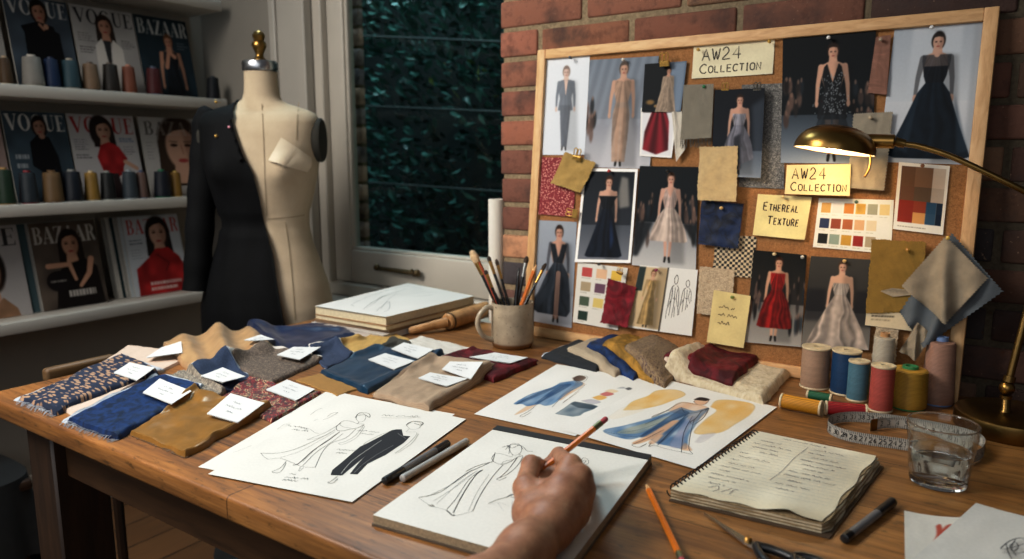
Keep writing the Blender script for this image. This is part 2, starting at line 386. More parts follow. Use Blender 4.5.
def scribble(bd, fr, x, y, length, hgt, wd, nrm, col='#4a4642', seed=0, m=0, lift=.0004):
    r = random.Random(seed); cx = x
    while cx < x + length:
        wl = min(r.uniform(1.5, 5) * hgt, x + length - cx)
        if wl < hgt * .5: break
        k = max(3, int(wl / hgt * 2.6)); p = [(cx + wl * i / k, y + (hgt * (r.uniform(.4, 1.) if i % 2 else r.uniform(-.1, .3)))) for i in range(k + 1)]
        bd.ribbon([fr(*q) for q in catmull(p, 3)], wd, nrm, m, col, lift); cx += wl + hgt * .7
def frame2(O, Xd, Yd):
    O = A(O); Xd = A(Xd) / np.linalg.norm(Xd); Yd = A(Yd) / np.linalg.norm(Yd); return lambda u, v: O + Xd * u + Yd * v
# ================================================================== the room
t = NT('table_oak'); v = t.coord('Object', (1, 1, 1))
st = t.coord('Object', (1.3, 16, 16)); n1 = t.noise(st, 3.2, 6, .62, .6); n2 = t.noise(t.coord('Object', (4, 90, 90)), 3, 3); n3 = t.noise(v, 5.5, 4, .6)
c = t.ramp(n1, [(.28, '#704f2f'), (.48, '#9c7648'), (.62, '#b28b5a'), (.8, '#8f6b40')])
c = t.mix(.7, c, t.ramp(n2, [(.3, '#624a34'), (.55, '#a3815a'), (.8, '#cbab7e')]), 'SOFT_LIGHT')
c = t.mix(t.ramp(n3, [(.42, (0, 0, 0, 1)), (.66, (.5, .5, .5, 1))]), c, L4('#6b4626'))
# dark stains and a few straight plank joints
bk = t.n('ShaderNodeTexBrick'); bk.offset = .37; bv = t.coord('Object', (1, 1, 1)); bv.node.inputs['Location'].default_value = (.4, .055, 0); t.l(bv, bk.inputs['Vector'])
for k, vv in (('Scale', 1.), ('Mortar Size', .0011), ('Mortar Smooth', .4), ('Brick Width', 3.1), ('Row Height', .152)): bk.inputs[k].default_value = vv
bk.inputs['Color1'].default_value = (1, 1, 1, 1); bk.inputs['Color2'].default_value = (.86, .83, .8, 1); bk.inputs['Mortar'].default_value = (.16, .1, .06, 1)
c = t.mix(1., c, bk.outputs['Color'], 'MULTIPLY')
sp = t.noise(t.coord('Object', (14, 40, 40)), 2.5, 6, .72)
c = t.mix(t.ramp(sp, [(.56, (0, 0, 0, 1)), (.66, (.75, .75, .75, 1))]), c, L4('#432d18'))
scr = t.noise(t.coord('Object', (3, 150, 60), (0, 0, .5)), 2, 2); c = t.mix(t.ramp(scr, [(.70, (0, 0, 0, 1)), (.74, (.3, .3, .3, 1))]), c, L4('#d2aa78'))
t.l(c, t.b.inputs['Base Color']); t.l(t.ramp(n1, [(.3, (.5, .5, .5, 1)), (.8, (.34, .34, .34, 1))]), t.b.inputs['Roughness']); t.b.inputs['Specular IOR Level'].default_value = .45
t.bump(t.mix(.5, n1, sp), .25, .0015); M_TABLE = t.m
def wood(name, c1, c2, c3, sc=(1.5, 14, 14), rough=.5, bump=.12):
    t = NT(name); n1 = t.noise(t.coord('Object', sc), 4, 5, .6, .5)
    t.l(t.ramp(n1, [(.25, c1), (.5, c2), (.78, c3)]), t.b.inputs['Base Color']); t.set(Roughness=rough); t.bump(n1, bump, .001); return t.m
M_TABLED = wood('dark_oak', '#1c120c', '#2e1e13', '#3d281a', (14, 14, 1.5))
M_APRON = wood('dark_oak_rail', '#241609', '#3f2917', '#503620')
# floor boards
t = NT('floor_boards'); bk = t.n('ShaderNodeTexBrick'); t.l(t.coord('Object', (1, 1, 1), (0, 0, math.pi / 2)), bk.inputs['Vector'])
for k, vv in (('Scale', 1.), ('Mortar Size', .003), ('Brick Width', 1.9), ('Row Height', .14)): bk.inputs[k].default_value = vv
bk.inputs['Color1'].default_value = L4('#7d5c3c'); bk.inputs['Color2'].default_value = L4('#6a4d32'); bk.inputs['Mortar'].default_value = L4('#1d120b')
g = t.noise(t.coord('Object', (22, 2, 1)), 4, 5); c = t.mix(.6, bk.outputs['Color'], t.ramp(g, [(.3, '#4d3824'), (.7, '#9d7b54')]), 'SOFT_LIGHT'); t.l(c, t.b.inputs['Base Color']); t.set(Roughness=.4); M_FLOOR = t.m
M_WALL = mat('greige_wall_paint', '#8d867b', .85, var=.04, scale=6, bump=.03, bscale=180)
M_WHITE = mat('white_gloss_paint', '#b9b2a6', .45, var=.03, scale=9)
M_CASING = mat('grey_white_casing_paint', '#aca69c', .5, var=.03, scale=9)
M_SHELF = mat('white_shelf_paint', '#b5b0a7', .5, var=.03, scale=8)
WY = 1.66; LX = -2.49; BY = 1.452
b = B(); b.box((LX - .1, -.6, -.06), (1.6, 2.0, 0)); struct(b.build('floor', M_FLOOR, origin=(0, 0, 0)))
b = B(); b.box((LX - .1, -.6, 0), (LX, WY + .14, 2.65)); struct(b.build('wall_left', M_WALL))
# window wall, four pieces round the opening
wx0, wx1, wz0, wz1 = -1.905, -1.03, .70, 2.35
b = B()
for lo, hi in (((LX, WY, 0), (wx0, WY + .12, 2.65)), ((wx1, WY, 0), (wx1 + .25, WY + .12, 2.65)), ((wx0, WY, 0), (wx1, WY + .12, wz0)), ((wx0, WY, wz1), (wx1, WY + .12, 2.65))): b.box(lo, hi)
struct(b.build('wall_back', M_WALL))
b = B(); b.box((LX, -.6, 0), (LX + .018, WY, .13), bev=.003); b.box((LX, -.6, .13), (LX + .012, WY, .165), bev=.005); b.box((LX, -.6, .05), (LX + .024, WY, .06), bev=.003); struct(b.build('baseboard_left', M_WHITE))
b = B(); b.box((LX + .02, WY - .018, 0), (-1.04, WY, .13), bev=.003); b.box((LX + .02, WY - .012, .13), (-1.04, WY, .165), bev=.005); struct(b.build('baseboard_back', M_WHITE))
# window: casing, sash, glass, sill, stay
win = thing('window_1', None, None, (-1.46, WY, .70)); win['kind'] = 'structure'
b = B()
for x0, x1, d in ((-2.075, -2.045, .034), (-2.045, -1.945, .026), (-1.945, -1.905, .034)): b.box((x0, WY - d, 0), (x1, WY + .001, 2.5), bev=.004)
b.box((-1.03, WY - .03, 0), (-.99, WY + .001, 2.5), bev=.004); b.box((-2.07, WY - .045, 2.36), (-.99, WY, 2.5), bev=.006)
b.build('casing', M_CASING, win)
b = B(); gx0, gx1, gz0 = -1.79, -1.175, .852
b.box((wx0, WY + .0, .70), (-1.865, WY + .1, 2.35), bev=.004); b.box((-1.10, WY, .70), (wx1, WY + .1, 2.35), bev=.004); b.box((wx0, WY, .70), (wx1, WY + .1, .742), bev=.004)
b.build('window_frame', M_WHITE, win)
b = B(); b.box((-1.863, WY + .022, .745), (gx0, WY + .07, 2.34), bev=.006, seg=2); b.box((gx1, WY + .022, .745), (-1.102, WY + .07, 2.34), bev=.006, seg=2)
b.box((gx0, WY + .022, .745), (gx1, WY + .07, gz0), bev=.006, seg=2); b.box((gx0, WY + .022, 2.25), (gx1, WY + .07, 2.34), bev=.006)
b.box((gx0 - .002, WY + .03, gz0 - .002), (gx0 + .01, WY + .06, 2.26), bev=.004); b.box((gx0, WY + .03, gz0 - .002), (gx1, WY + .06, gz0 + .01), bev=.004)
sash = b.build('sash', M_WHITE, win)
def thin_fac(t, base, amp, pw):
    lw = t.n('ShaderNodeLayerWeight'); lw.inputs[0].default_value = .5; pwn = t.n('ShaderNodeMath', operation='POWER'); t.l(lw.outputs['Facing'], pwn.inputs[0]); pwn.inputs[1].default_value = pw
    ma = t.n('ShaderNodeMath', operation='MULTIPLY_ADD'); t.l(pwn.outputs[0], ma.inputs[0]); ma.inputs[1].default_value = amp; ma.inputs[2].default_value = base; return ma.outputs[0]
t = NT('window_glass'); t.set(Roughness=.02, IOR=1.45, Transmission_Weight=1.0); t.b.inputs['Base Color'].default_value = (.86, .93, .93, 1)
tr = t.n('ShaderNodeBsdfTransparent'); mx = t.n('ShaderNodeMixShader'); mx.inputs[0].default_value = .12
tr.inputs[0].default_value = (.85, .93, .93, 1); gl = t.n('ShaderNodeBsdfGlossy'); gl.inputs['Roughness'].default_value = .03
t.l(thin_fac(t, .012, .5, 5.), mx.inputs[0]); t.l(tr.outputs[0], mx.inputs[1]); t.l(gl.outputs[0], mx.inputs[2]); t.l(mx.outputs[0], t.out.inputs[0]); M_PANE = t.m
b = B(); b.box((gx0 - .001, WY + .042, gz0 - .001), (gx1 + .001, WY + .046, 2.255)); b.build('pane', M_PANE, sash)
b = B(); b.box((-2.09, WY - .085, .668), (-1.032, WY + .02, .70), bev=.01, seg=3); b.build('window_sill', M_WHITE, win)
M_BRONZE = mat('aged_bronze', '#5a4a33', .4, .9, .2, 60)
b = B(); h0 = Yp(379, 268, WY + .016); h1 = Yp(421, 273, WY + .016)
b.box((h0[0], WY + .004, h0[2] - .007), (h1[0], WY + .014, h0[2] + .007), bev=.003)
b.tube(catmull([(h0[0], WY + .006, h0[2] + .004), (h0[0] + .05, WY - .002, h0[2] + .002), (h1[0] - .04, WY - .002, h0[2] - .001), (h1[0], WY + .004, h0[2] + .002)]), .006)
b.sphere((h0[0] + .004, WY + .002, h0[2] + .004), .011); b.sphere((h1[0] - .004, WY + .002, h0[2]), .012); b.tube([(h1[0] - .02, WY + .006, h0[2] - .01), (h1[0] - .02, WY - .004, h0[2] + .012)], .004)
b.build('window_stay', M_BRONZE, sash)
# ---- outside: brick reveal, dark garden wall, ivy
def brickset(b, x0, x1, y0, y1, z0, z1, cols, r, bw=.2125, bh=.0555, mo=.011, face='Y', bev=.0045):
    """rounded bricks laid in running bond; front face at y0"""
    z = z0; row = 0
    while z < z1:
        x = x0 - (0 if row % 2 == 0 else (bw + mo) / 2) ; first = True
        while x < x1:
            a, c2 = max(x, x0), min(x + bw, x1)
            if c2 - a > .03:
                j = lambda k: r.uniform(-k, k)
                col = lin(hx(r.choice(cols))) * r.uniform(.7, 1.1) * (max(.12, 1.3 - max(0, (a + 1.0) * 1.15)) if y0 == BY else 1.6)  # chimney bricks: light falloff put into the colour, bright left to dark right
                b.box((a + j(.0015), y0 + j(.002), z + j(.0012)), (c2 + j(.0015), y1, min(z + bh, z1) + j(.0012)), 0, bev, 2, col=col)
            x += bw + mo
        z += bh + mo; row += 1
t = NT('fired_brick'); a = t.n('ShaderNodeAttribute', attribute_name='Col'); n = t.noise(t.coord(), 38, 6, .7); n2 = t.noise(t.coord(), 9, 4, .6); n3 = t.noise(t.coord(), 130, 3, .6)
c = t.mix(1., a.outputs['Color'], t.ramp(n, [(.3, (.55, .5, .5, 1)), (.5, (1, 1, 1, 1)), (.75, (1.0, .95, .9, 1))]), 'MULTIPLY')
c = t.mix(t.ramp(n2, [(.5, (0, 0, 0, 1)), (.68, (.75, .75, .75, 1))]), c, L4('#352a28')); c = t.mix(t.ramp(n3, [(.66, (0, 0, 0, 1)), (.76, (.35, .35, .35, 1))]), c, L4('#b8957a'))
t.l(c, t.b.inputs['Base Color']); t.set(Roughness=.9); t.bump(t.mix(.5, n, n3), .7, .004); M_BRICK = t.m
t = NT('sandy_mortar'); n = t.noise(t.coord(), 120, 5, .7); gp = t.n('ShaderNodeSeparateXYZ'); t.l(t.n('ShaderNodeNewGeometry').outputs['Position'], gp.inputs[0]); mr = t.n('ShaderNodeMapRange'); mr.inputs[1].default_value = -.7; mr.inputs[2].default_value = .05; mr.inputs[3].default_value = 1; mr.inputs[4].default_value = .12; t.l(gp.outputs[0], mr.inputs[0]); t.l(t.mix(1., t.ramp(n, [(.3, '#75654c'), (.7, '#a39072')]), mr.outputs[0], 'MULTIPLY'), t.b.inputs['Base Color']); t.set(Roughness=.95); t.bump(n, .8, .003); M_MORTAR = t.m  # mortar colour also carries the painted falloff of light, dimming to the right
BC = ['#96644a', '#845440', '#a27254', '#7a4e3e', '#8f5d49', '#66483e', '#865844', '#484143', '#a97e5e', '#764b3c']
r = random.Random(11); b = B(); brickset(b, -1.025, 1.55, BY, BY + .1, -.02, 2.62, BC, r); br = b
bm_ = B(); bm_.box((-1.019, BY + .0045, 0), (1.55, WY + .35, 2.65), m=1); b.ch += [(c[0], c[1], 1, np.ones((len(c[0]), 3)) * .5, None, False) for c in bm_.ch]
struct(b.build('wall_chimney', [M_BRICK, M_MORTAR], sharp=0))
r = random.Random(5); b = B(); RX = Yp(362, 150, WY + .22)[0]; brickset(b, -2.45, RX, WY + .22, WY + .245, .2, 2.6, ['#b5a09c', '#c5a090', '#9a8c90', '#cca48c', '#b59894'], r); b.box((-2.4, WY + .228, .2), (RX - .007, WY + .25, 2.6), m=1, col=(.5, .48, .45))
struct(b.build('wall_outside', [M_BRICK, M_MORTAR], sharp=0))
b = B(); b.box((-3.6, 3.1, -.2), (.8, 3.15, 3.6)); struct(b.build('wall_garden', mat('dark_garden_wall', '#0d1715', .95, var=.4, scale=4)))
t = NT('ivy_leaf'); a = t.n('ShaderNodeAttribute', attribute_name='Col'); t.l(a.outputs['Color'], t.b.inputs['Base Color']); t.set(Roughness=.38); t.b.inputs['Specular IOR Level'].default_value = .5; M_LEAF = t.m
b = B(); r = random.Random(3); LV = []; LF = []; LC = []
shape = A([(0, 0, 0), (-.18, .2, .02), (-.27, .5, .06), (-.14, .9, .03), (0, 1.35, -.08), (.14, .9, .03), (.27, .5, .06), (.18, .2, .02), (0, .5, -.04)])
k = 0
clus = [(r.uniform(-3.0, -.7), r.uniform(.3, 2.9)) for _ in range(60)]
for i in range(11000):
    if i % 3: cx, cz = r.choice(clus); x = r.gauss(cx, .10); z = r.gauss(cz, .17)
    else: x = r.uniform(-3.1, -.6); z = r.uniform(.2, 3.)
    y = r.uniform(2.35, 2.95); s = r.uniform(.03, .06)
    M = Matrix.Rotation(r.gauss(0, .8), 3, 'Y') @ Matrix.Rotation(r.gauss(-.5, .5), 3, 'X') @ Matrix.Rotation(r.gauss(math.pi, .8), 3, 'Y') 
    LV.append(shape * s @ A(M).T * A([1, 1, 1]) + A([x, y, z])); LF += [[k + 8, k + j, k + (j + 1) % 8] for j in range(8)]
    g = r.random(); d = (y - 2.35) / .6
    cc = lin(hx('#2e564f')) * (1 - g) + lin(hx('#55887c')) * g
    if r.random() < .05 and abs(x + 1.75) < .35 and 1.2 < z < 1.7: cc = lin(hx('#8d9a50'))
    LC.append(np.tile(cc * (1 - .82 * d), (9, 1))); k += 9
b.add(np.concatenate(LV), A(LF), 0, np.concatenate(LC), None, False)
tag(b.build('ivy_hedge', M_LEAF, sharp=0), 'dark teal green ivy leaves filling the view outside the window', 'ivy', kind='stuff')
M_WIRE = mat('weathered_batten', '#222a28', .8, var=.2)
for k, (p0, p1) in enumerate((((362, 36), (506, 42)), ((362, 106), (506, 112)), ((362, 182), (506, 192)))):
    a = Yp(*p0, 2.33); c_ = Yp(*p1, 2.33); d_ = (c_ - a); b = B(); b.tube([a - d_ * .5, a, c_, c_ + d_ * .6], .0045)
    tag(b.build('trellis_wire', M_WIRE), ('highest', 'middle', 'lowest')[k] + ' of the three thin trellis wires crossing the ivy outside', 'wire', 'trellis wires outside the window')
# ---- shelves
SX = -2.30; SZ = [(.691), 1.019, 1.347, 1.672]
nmz = ['lowest white wall shelf, holding magazines face out', 'white wall shelf second from bottom, lined with thread cones and magazines', 'white wall shelf third from bottom, dark covers and thread cones on it', 'topmost white wall shelf at the edge of the picture, empty underneath']
for k, z in enumerate(SZ):
    b = B(); b.box((LX, -.3, z - .034), (SX, 1.615 if k else 1.5, z), bev=.003, seg=2)
    o = tag(b.build('wall_shelf', M_SHELF), nmz[k], 'shelf', 'white wall shelves')
# ================================================================== the table
tb = thing('work_table', 'worn honey-brown oak work table covered with fabrics and sketches', 'table', (-.35, .95, 0))
TX0, TX1, TY0, TY1 = -1.435, .80, .492, 1.432
nx, ny = 160, 60
b = B(); b.box((TX0, TY0, TZ - .033), (TX1, TY1, TZ), bev=.006, seg=3); b.build('tabletop', M_TABLE, tb, sharp=0)
TREES += b.trees()
LI = Zp(38, 441, TZ - .033); lx, ly = TX0 + .078, TY0 + .03
for x in (lx, TX1 - .15):
    for y in (ly, TY1 - .16):
        b = B(); b.box((x, y, 0), (x + .088, y + .088, TZ - .034), bev=.004); b.build('leg', M_TABLED, tb)
for y in (ly + .02, TY1 - .11):
    b = B(); b.box((lx + .089, y, TZ - .125), (TX1 - .151, y + .025, TZ - .034), bev=.002); b.build('apron', M_APRON, tb)
for x in (lx + .02, TX1 - .1):
    b = B(); b.box((x, ly + .089, TZ - .125), (x + .025, TY1 - .161, TZ - .034), bev=.002); b.build('apron', M_APRON, tb)
# dark things under and behind the table
M_BLK = mat('black_wool_cloth', '#0f1112', .85, var=.3, sheen=.3)
M_TEALD = mat('dark_teal_upholstery', '#12262a', .8, var=.2, sheen=.3)
SXX, SYY = Zp(232, 592, .30)[:2]
st_ = thing('round_stool', 'dark teal round stool seat under the table by its left leg', 'stool', (SXX, SYY, 0))
b = B(); b.lathe([(1e-4, .22), (.15, .22), (.168, .235), (.172, .26), (.16, .285), (.1, .298), (1e-4, .30)], (SXX, SYY, 0), n=32); b.build('seat', M_TEALD, st_)
for a in (.8, 2.37, 3.94, 5.51):
    b = B(); b.tube([(SXX + .11 * math.cos(a), SYY + .11 * math.sin(a), .222), (SXX + .16 * math.cos(a), SYY + .16 * math.sin(a), .0)], [.014, .011]); b.build('leg', M_TABLED, st_)
# black coat-like drape on a chair at far left
# ---- bench behind the table and a black draped chair at the far left
M_CRATE = wood('old_pine', '#4f3a25', '#6d5132', '#7d6141', (14, 1.5, 14))
CX_ = -1.57; q0 = Xp(46, 371, CX_); q1 = Xp(117, 355, CX_); zc_ = Xp(80, 362.5, CX_)[2]
be = thing('rail_stand', 'dark wooden rail standing just past the left end of the table', 'stand', (CX_ - .01, (q0[1] + q1[1]) / 2, 0))
b = B(); b.box((CX_ - .024, q0[1], zc_ - .03), (CX_, q1[1], zc_), bev=.008, seg=3); b.build('top_rail', M_CRATE, be)
for y in (q0[1] + .06, q1[1] - .02):
    b = B(); b.tube([(CX_ - .012, y, .02), (CX_ - .012, y, zc_ - .031)], .011); b.build('post', M_TABLED, be); b = B(); b.box((CX_ - .10, y - .013, 0), (CX_ + .08, y + .013, .02), bev=.004); b.build('foot', M_TABLED, be)
cx, cy = Zp(-46, 540, .12)[:2]
ch = thing('draped_stool', 'low stool draped in black cloth at the left edge below the table', 'stool', (cx, cy, 0))
for sx in (-.12, .12):
    for sy in (-.12, .12): b = B(); b.tube([(cx + sx, cy + sy, 0), (cx + sx * .95, cy + sy * .95, .25)], .014); b.build('leg', M_TABLED, ch)
b = B(); b.box((cx - .15, cy - .15, .25), (cx + .15, cy + .15, .28), bev=.01, seg=2); b.build('seat', M_TABLED, ch)
b = B(); u = np.linspace(0, 2 * math.pi, 60, endpoint=False); zz = np.linspace(0, 1, 14); P = np.zeros((14, 60, 3))
for i, k in enumerate(zz):
    rr = .165 + .02 * np.sin(u * 7 + 1) * (1 - k) + .03 * np.sin(u * 2) * (1 - k)
    P[i, :, 0] = cx + rr * np.sign(np.cos(u)) * np.abs(np.cos(u)) ** .6; P[i, :, 1] = cy + rr * np.sign(np.sin(u)) * np.abs(np.sin(u)) ** .6; P[i, :, 2] = .03 + .262 * k + .04 * np.sin(u * 3) * (1 - k)
P = np.concatenate([P, P[-1:] * [0, 0, 1] + A([cx, cy, 0]) * [1, 1, 0]]); b.grid(P, close_u=True); b.build('drape', M_BLK, ch)
# ================================================================== dress form
FC = A([-1.722, 1.305, 0.]) + RV * .010; E1 = RV; E2 = -HV
prof = [(.56, .150, .115), (.62, .160, .125), (.67, .166, .132), (.745, .168, .132), (.80, .158, .125), (.86, .139, .112), (.92, .119, .098), (.965, .112, .093), (1.0, .114, .096), (1.05, .128, .106), (1.10, .140, .114), (1.14, .147, .114), (1.18, .150, .108), (1.215, .152, .098), (1.245, .154, .085), (1.262, .150, .075), (1.272, .132, .066), (1.281, .105, .058), (1.290, .075, .052), (1.30, .053, .048), (1.318, .046, .046), (1.345, .044, .044), (1.375, .043, .043)]
pz = A([p[0] for p in prof]); pa = A([p[1] for p in prof]); pb = A([p[2] for p in prof])
def body(phi, z, off=0.):
    a = np.interp(z, pz, pa) + off; bb = np.interp(z, pz, pb) + off
    ex = .88 if z < 1.25 else 1
    sx = math.copysign(abs(math.sin(phi)) ** ex, math.sin(phi)); cy_ = math.copysign(abs(math.cos(phi)) ** ex, math.cos(phi))
    bust = .030 * math.exp(-((abs(phi) - .62) / .34) ** 2 - ((z - 1.115) / .045) ** 2) if abs(phi) < 1.6 else 0
    return FC + E1 * (a * sx) + E2 * ((bb + bust) * cy_ + (.012 if z < 1.27 else 0)) + A([0, 0, z])
t = NT('linen_canvas'); n = t.noise(t.coord(), 7, 4, .6); n2 = t.noise(t.coord(), 900, 2)
c = t.ramp(n, [(.3, '#afa08a'), (.7, '#c4b6a0')]); c = t.mix(.25, c, t.ramp(n2, [(.3, '#8d7a60'), (.7, '#e0d2b8')]), 'SOFT_LIGHT'); t.l(c, t.b.inputs['Base Color']); t.set(Roughness=.9); t.bump(n2, .2, .001); M_LINEN = t.m
M_SILVER = mat('brushed_steel', '#b9bcc0', .28, 1, .06); M_BRASS = mat('polished_brass', '#94733e', .3, 1, .15, 25); M_BRASSD = mat('aged_brass', '#735a32', .33, 1, .2, 25)
df = thing('dress_form', 'cream canvas tailor dress form half covered by a pinned black coat', 'dress form', (FC[0], FC[1], 0))
zs = np.linspace(.56, 1.375, 90); ph = np.linspace(-math.pi, math.pi, 72, endpoint=False)
P = A([[body(a, z) for a in ph] for z in zs]); P = np.concatenate([np.tile(FC + A([0, 0, .56]), (1, 72, 1)), P, np.tile(FC + A([0, 0, 1.376]), (1, 72, 1))])
b = B(); b.grid(P, close_u=True); FORM_T = b.trees()[0]; b.build('torso', M_LINEN, df)
def onform(px, py, off=.003):
    d = ray(px, py); h = FORM_T.ray_cast(tuple(CP), tuple(d / np.linalg.norm(d)))
    if h[0] is None: return Dp(px, py, 2.0)
    nn = A(h[1]); nn = nn if np.dot(nn, d) < 0 else -nn
    return A(h[0]) + nn * off
M_SEAM = mat('seam_thread', '#8f7f66', .9)
b = B(); b.lathe([(1e-4, 1.3765), (.046, 1.3765), (.0475, 1.38), (.0475, 1.398), (.045, 1.402), (1e-4, 1.402)], FC, n=36); b.build('neck_cap', M_SILVER, df)
b = B(); b.lathe([(1e-4, 1.402), (.016, 1.402), (.017, 1.408), (.011, 1.414), (.010, 1.421), (.014, 1.430), (.019, 1.440), (.0185, 1.450), (.013, 1.456), (.015, 1.462), (.017, 1.469), (.012, 1.478), (.004, 1.482), (1e-4, 1.482)], FC, n=24); b.build('finial', M_BRASS, df)
for sg in (1, -1):
    b = B(); ax = E1 * sg; c0 = FC + E1 * sg * .146 + A([0, 0, 1.195]) + E2 * .006
    b.lathe([(1e-4, -.012), (.048, -.012), (.05, -.004), (.05, .012), (.047, .016), (1e-4, .016)], (0, 0, 0), n=32, axis=tuple(ax)); v = b.ch[0][0]; v[:, 2] *= 1.18; v += c0
    b.build('arm_plate', mat('olive_felt', '#2b2922', .9) , df)
b = B(); 
for pts in ([(262, 104), (263, 125), (264, 150), (265, 175), (266, 200), (267, 216)], [(268, 219), (280, 218), (292, 217), (304, 215)], [(299, 102), (297, 120), (296, 140)], [(285, 222), (289, 250), (293, 290), (295, 320)]):
    pp = A([onform(*q, .0012) for q in catmull(pts, 4)]); b.ribbon(pp, .0022, E2)
b.build('seam_line', M_SEAM, df)
b = B(); b.tube([FC + A([0, 0, .05]), FC + A([0, 0, .565])], .018); b.lathe([(1e-4, 0), (.2, 0), (.2, .018), (.05, .035), (.02, .06), (1e-4, .06)], FC, n=32); b.build('stand', M_BLK, df)
# coat
t = NT('black_crepe'); n = t.noise(t.coord(), 260, 3); n2 = t.noise(t.coord('Object', (9, 9, 1.2)), 2.2, 3); t.l(t.ramp(n2, [(.35, '#020304'), (.7, '#07080b')]), t.b.inputs['Base Color']); t.set(Roughness=.8); t.b.inputs['Specular IOR Level'].default_value = .15; t.bump(n, .25, .001); M_COAT = t.m
co = thing('black_coat', 'black half-made coat pinned over one side of the dress form', 'coat', (FC[0] - .05, FC[1] - .02, .34))
ez = A([.34, .45, .67, .80, .90, .976, 1.04, 1.11, 1.2, 1.30]); ex_ = A([.118, .105, .072, .052, .038, .018, .014, .006, -.026, -.062])
zs = np.linspace(1.302, .34, 80); nu = 56; P = np.zeros((80, nu, 3))
for i, z in enumerate(zs):
    zb = max(z, .60); a = np.interp(zb, pz, pa) + .012; x = np.interp(z, ez, ex_); pe = math.asin(max(-1, min(1, x / a)))
    fl = max(0, .97 - z)
    for j, k in enumerate(np.linspace(0, 1, nu)):
        phi = pe - k * (pe + math.pi * .98)
        off = .011 + .005 * math.sin(phi * 4 + z * 3) * (.3 + fl * 3) + fl * .035 * (1 if k > .02 else 1) + .004 * nz(phi * 2, z * 9, 3)
        if abs(z - .972) < .02: off -= .006
        p = body(phi, zb, off); p[2] = z; P[i, j] = p
b = B(); b.grid(P); COAT_T = b.trees()[0]
P2 = P.copy(); b2 = P[:, 0] - E2 * .004; b.ribbon(P[:, 0], .006, E2, lift=.001); b.build('bodice_and_skirt', M_COAT, co)
def oncoat(px, py, off=.004):
    d = ray(px, py); h = COAT_T.ray_cast(tuple(CP), tuple(d / np.linalg.norm(d)))
    return onform(px, py, off + .012) if h[0] is None else A(h[0]) - d / np.linalg.norm(d) * off
b = B(); sp = [(214, 110), (209, 122), (206, 150), (203, 185), (200, 225), (198, 262), (196, 291)]
pts = catmull([Dp(x, y, 2.0) + HV * .0 for x, y in sp], 5); rr = np.interp(np.linspace(0, 1, len(pts)), [0, .1, .2, .5, 1], [.026, .038, .041, .038, .034]); rr = rr + .0015 * np.sin(np.arange(len(pts)) * 1.3)
b.tube(pts, rr, n=24); b.build('sleeve', M_COAT, co)
b = B(); Lq = A([(217, 138), (237, 112), (251, 154), (238, 161)]); n_ = 12; u, v = np.meshgrid(np.linspace(0, 1, n_), np.linspace(0, 1, n_))
P = A([[oncoat(*((Lq[0] * (1 - a) + Lq[1] * a) * (1 - c_) + (Lq[3] * (1 - a) + Lq[2] * a) * c_), .006 + .003 * c_) for a in np.linspace(0, 1, n_)] for c_ in np.linspace(0, 1, n_)]); b.grid(P[::-1]); b.build('lapel', M_COAT, co)
M_PINK = mat('pink_pin_head', '#c98a98', .4); M_GOLDP = mat('gold_pin_head', '#d0a85a', .3, .6)
for (x, y, m, nm) in ((216, 102, M_GOLDP, 'gold'), (216, 136, M_GOLDP, 'gold'), (229, 127, M_PINK, 'pink'), (250, 157, M_PINK, 'pink'), (267, 218, M_GOLDP, 'gold')):
    p_ = oncoat(x, y, .010); b = B(); b.sphere(p_, .0042 if m is M_GOLDP else .0035, n=8); b.tube([p_, p_ - E2 * .012 + E1 * .008], .0008)
    lab = {216 * 1000 + 102: 'gold pin head on the top of the black coat shoulder', 216136: 'gold pin head at the lapel corner of the black coat', 229127: 'pink pin head on the upper lapel edge of the black coat', 250157: 'pink pin head at the bottom tip of the black coat lapel', 267218: 'gold pin head at the waist of the black coat'}[x * 1000 + y]
    tag(b.build('dressmaking_pin', m), lab, 'pin', 'pins in the black coat')
M_MUSLIN = mat('cream_muslin', '#d2c4ac', .9, var=.06, scale=30, bump=.1)
for q, lab in (([(281, 138), (299, 150), (285, 167), (269, 161)], 'upper cream muslin patch pinned on the dress form bust'), ([(284, 166), (299, 150), (310, 158), (306, 172), ], 'lower cream muslin patch folded over the dress form bust')):
    Lq = A(q, float); n_ = 10; b = B()
    P = A([[onform(*((Lq[0] * (1 - a) + Lq[1] * a) * (1 - c_) + (Lq[3] * (1 - a) + Lq[2] * a) * c_), .005 + .006 * abs(math.sin(3.1 * a)) * c_) for a in np.linspace(0, 1, n_)] for c_ in np.linspace(0, 1, n_)])
    b.grid(P[::-1]); b.grid((P - E2 * .0015)); tag(b.build('muslin_patch', M_MUSLIN), lab, 'fabric patch', 'muslin patches on the dress form')
# ================================================================== magazines
def mag(x0, x1, k, cv, label, h=.262, back=0, lean=.05, th=.005, group='fashion magazines standing on the wall shelves'):
    z = SZ[k] + .0008; Xb = SX - .085 - back
    ya = Xp(x0, Xpy(x0, z, Xb), Xb)[1]; yb = Xp(x1, Xpy(x1, z, Xb), Xb)[1]
    c = [A([Xb - lean, ya, z + h]), A([Xb - lean, yb, z + h]), A([Xb, yb, z]), A([Xb, ya, z])]
    nrm = np.cross(c[1] - c[0], c[0] - c[3]); nrm /= np.linalg.norm(nrm); nrm = nrm if nrm[0] > 0 else -nrm
    b = B(); sheet(b, [p + nrm * .0002 for p in c], cv)
    o = A(c); bk = o - nrm * th; bk[2:, 2] = np.maximum(bk[2:, 2], z); Fq = [[0, 3, 7, 4], [1, 5, 6, 2], [0, 4, 5, 1], [3, 2, 6, 7], [4, 7, 6, 5]]
    b.add(np.concatenate([o, bk]), Fq, 1, smooth=False)
    tag(b.build('fashion_magazine', [M_PRINT, M_PAGE]), label, 'magazine', group)
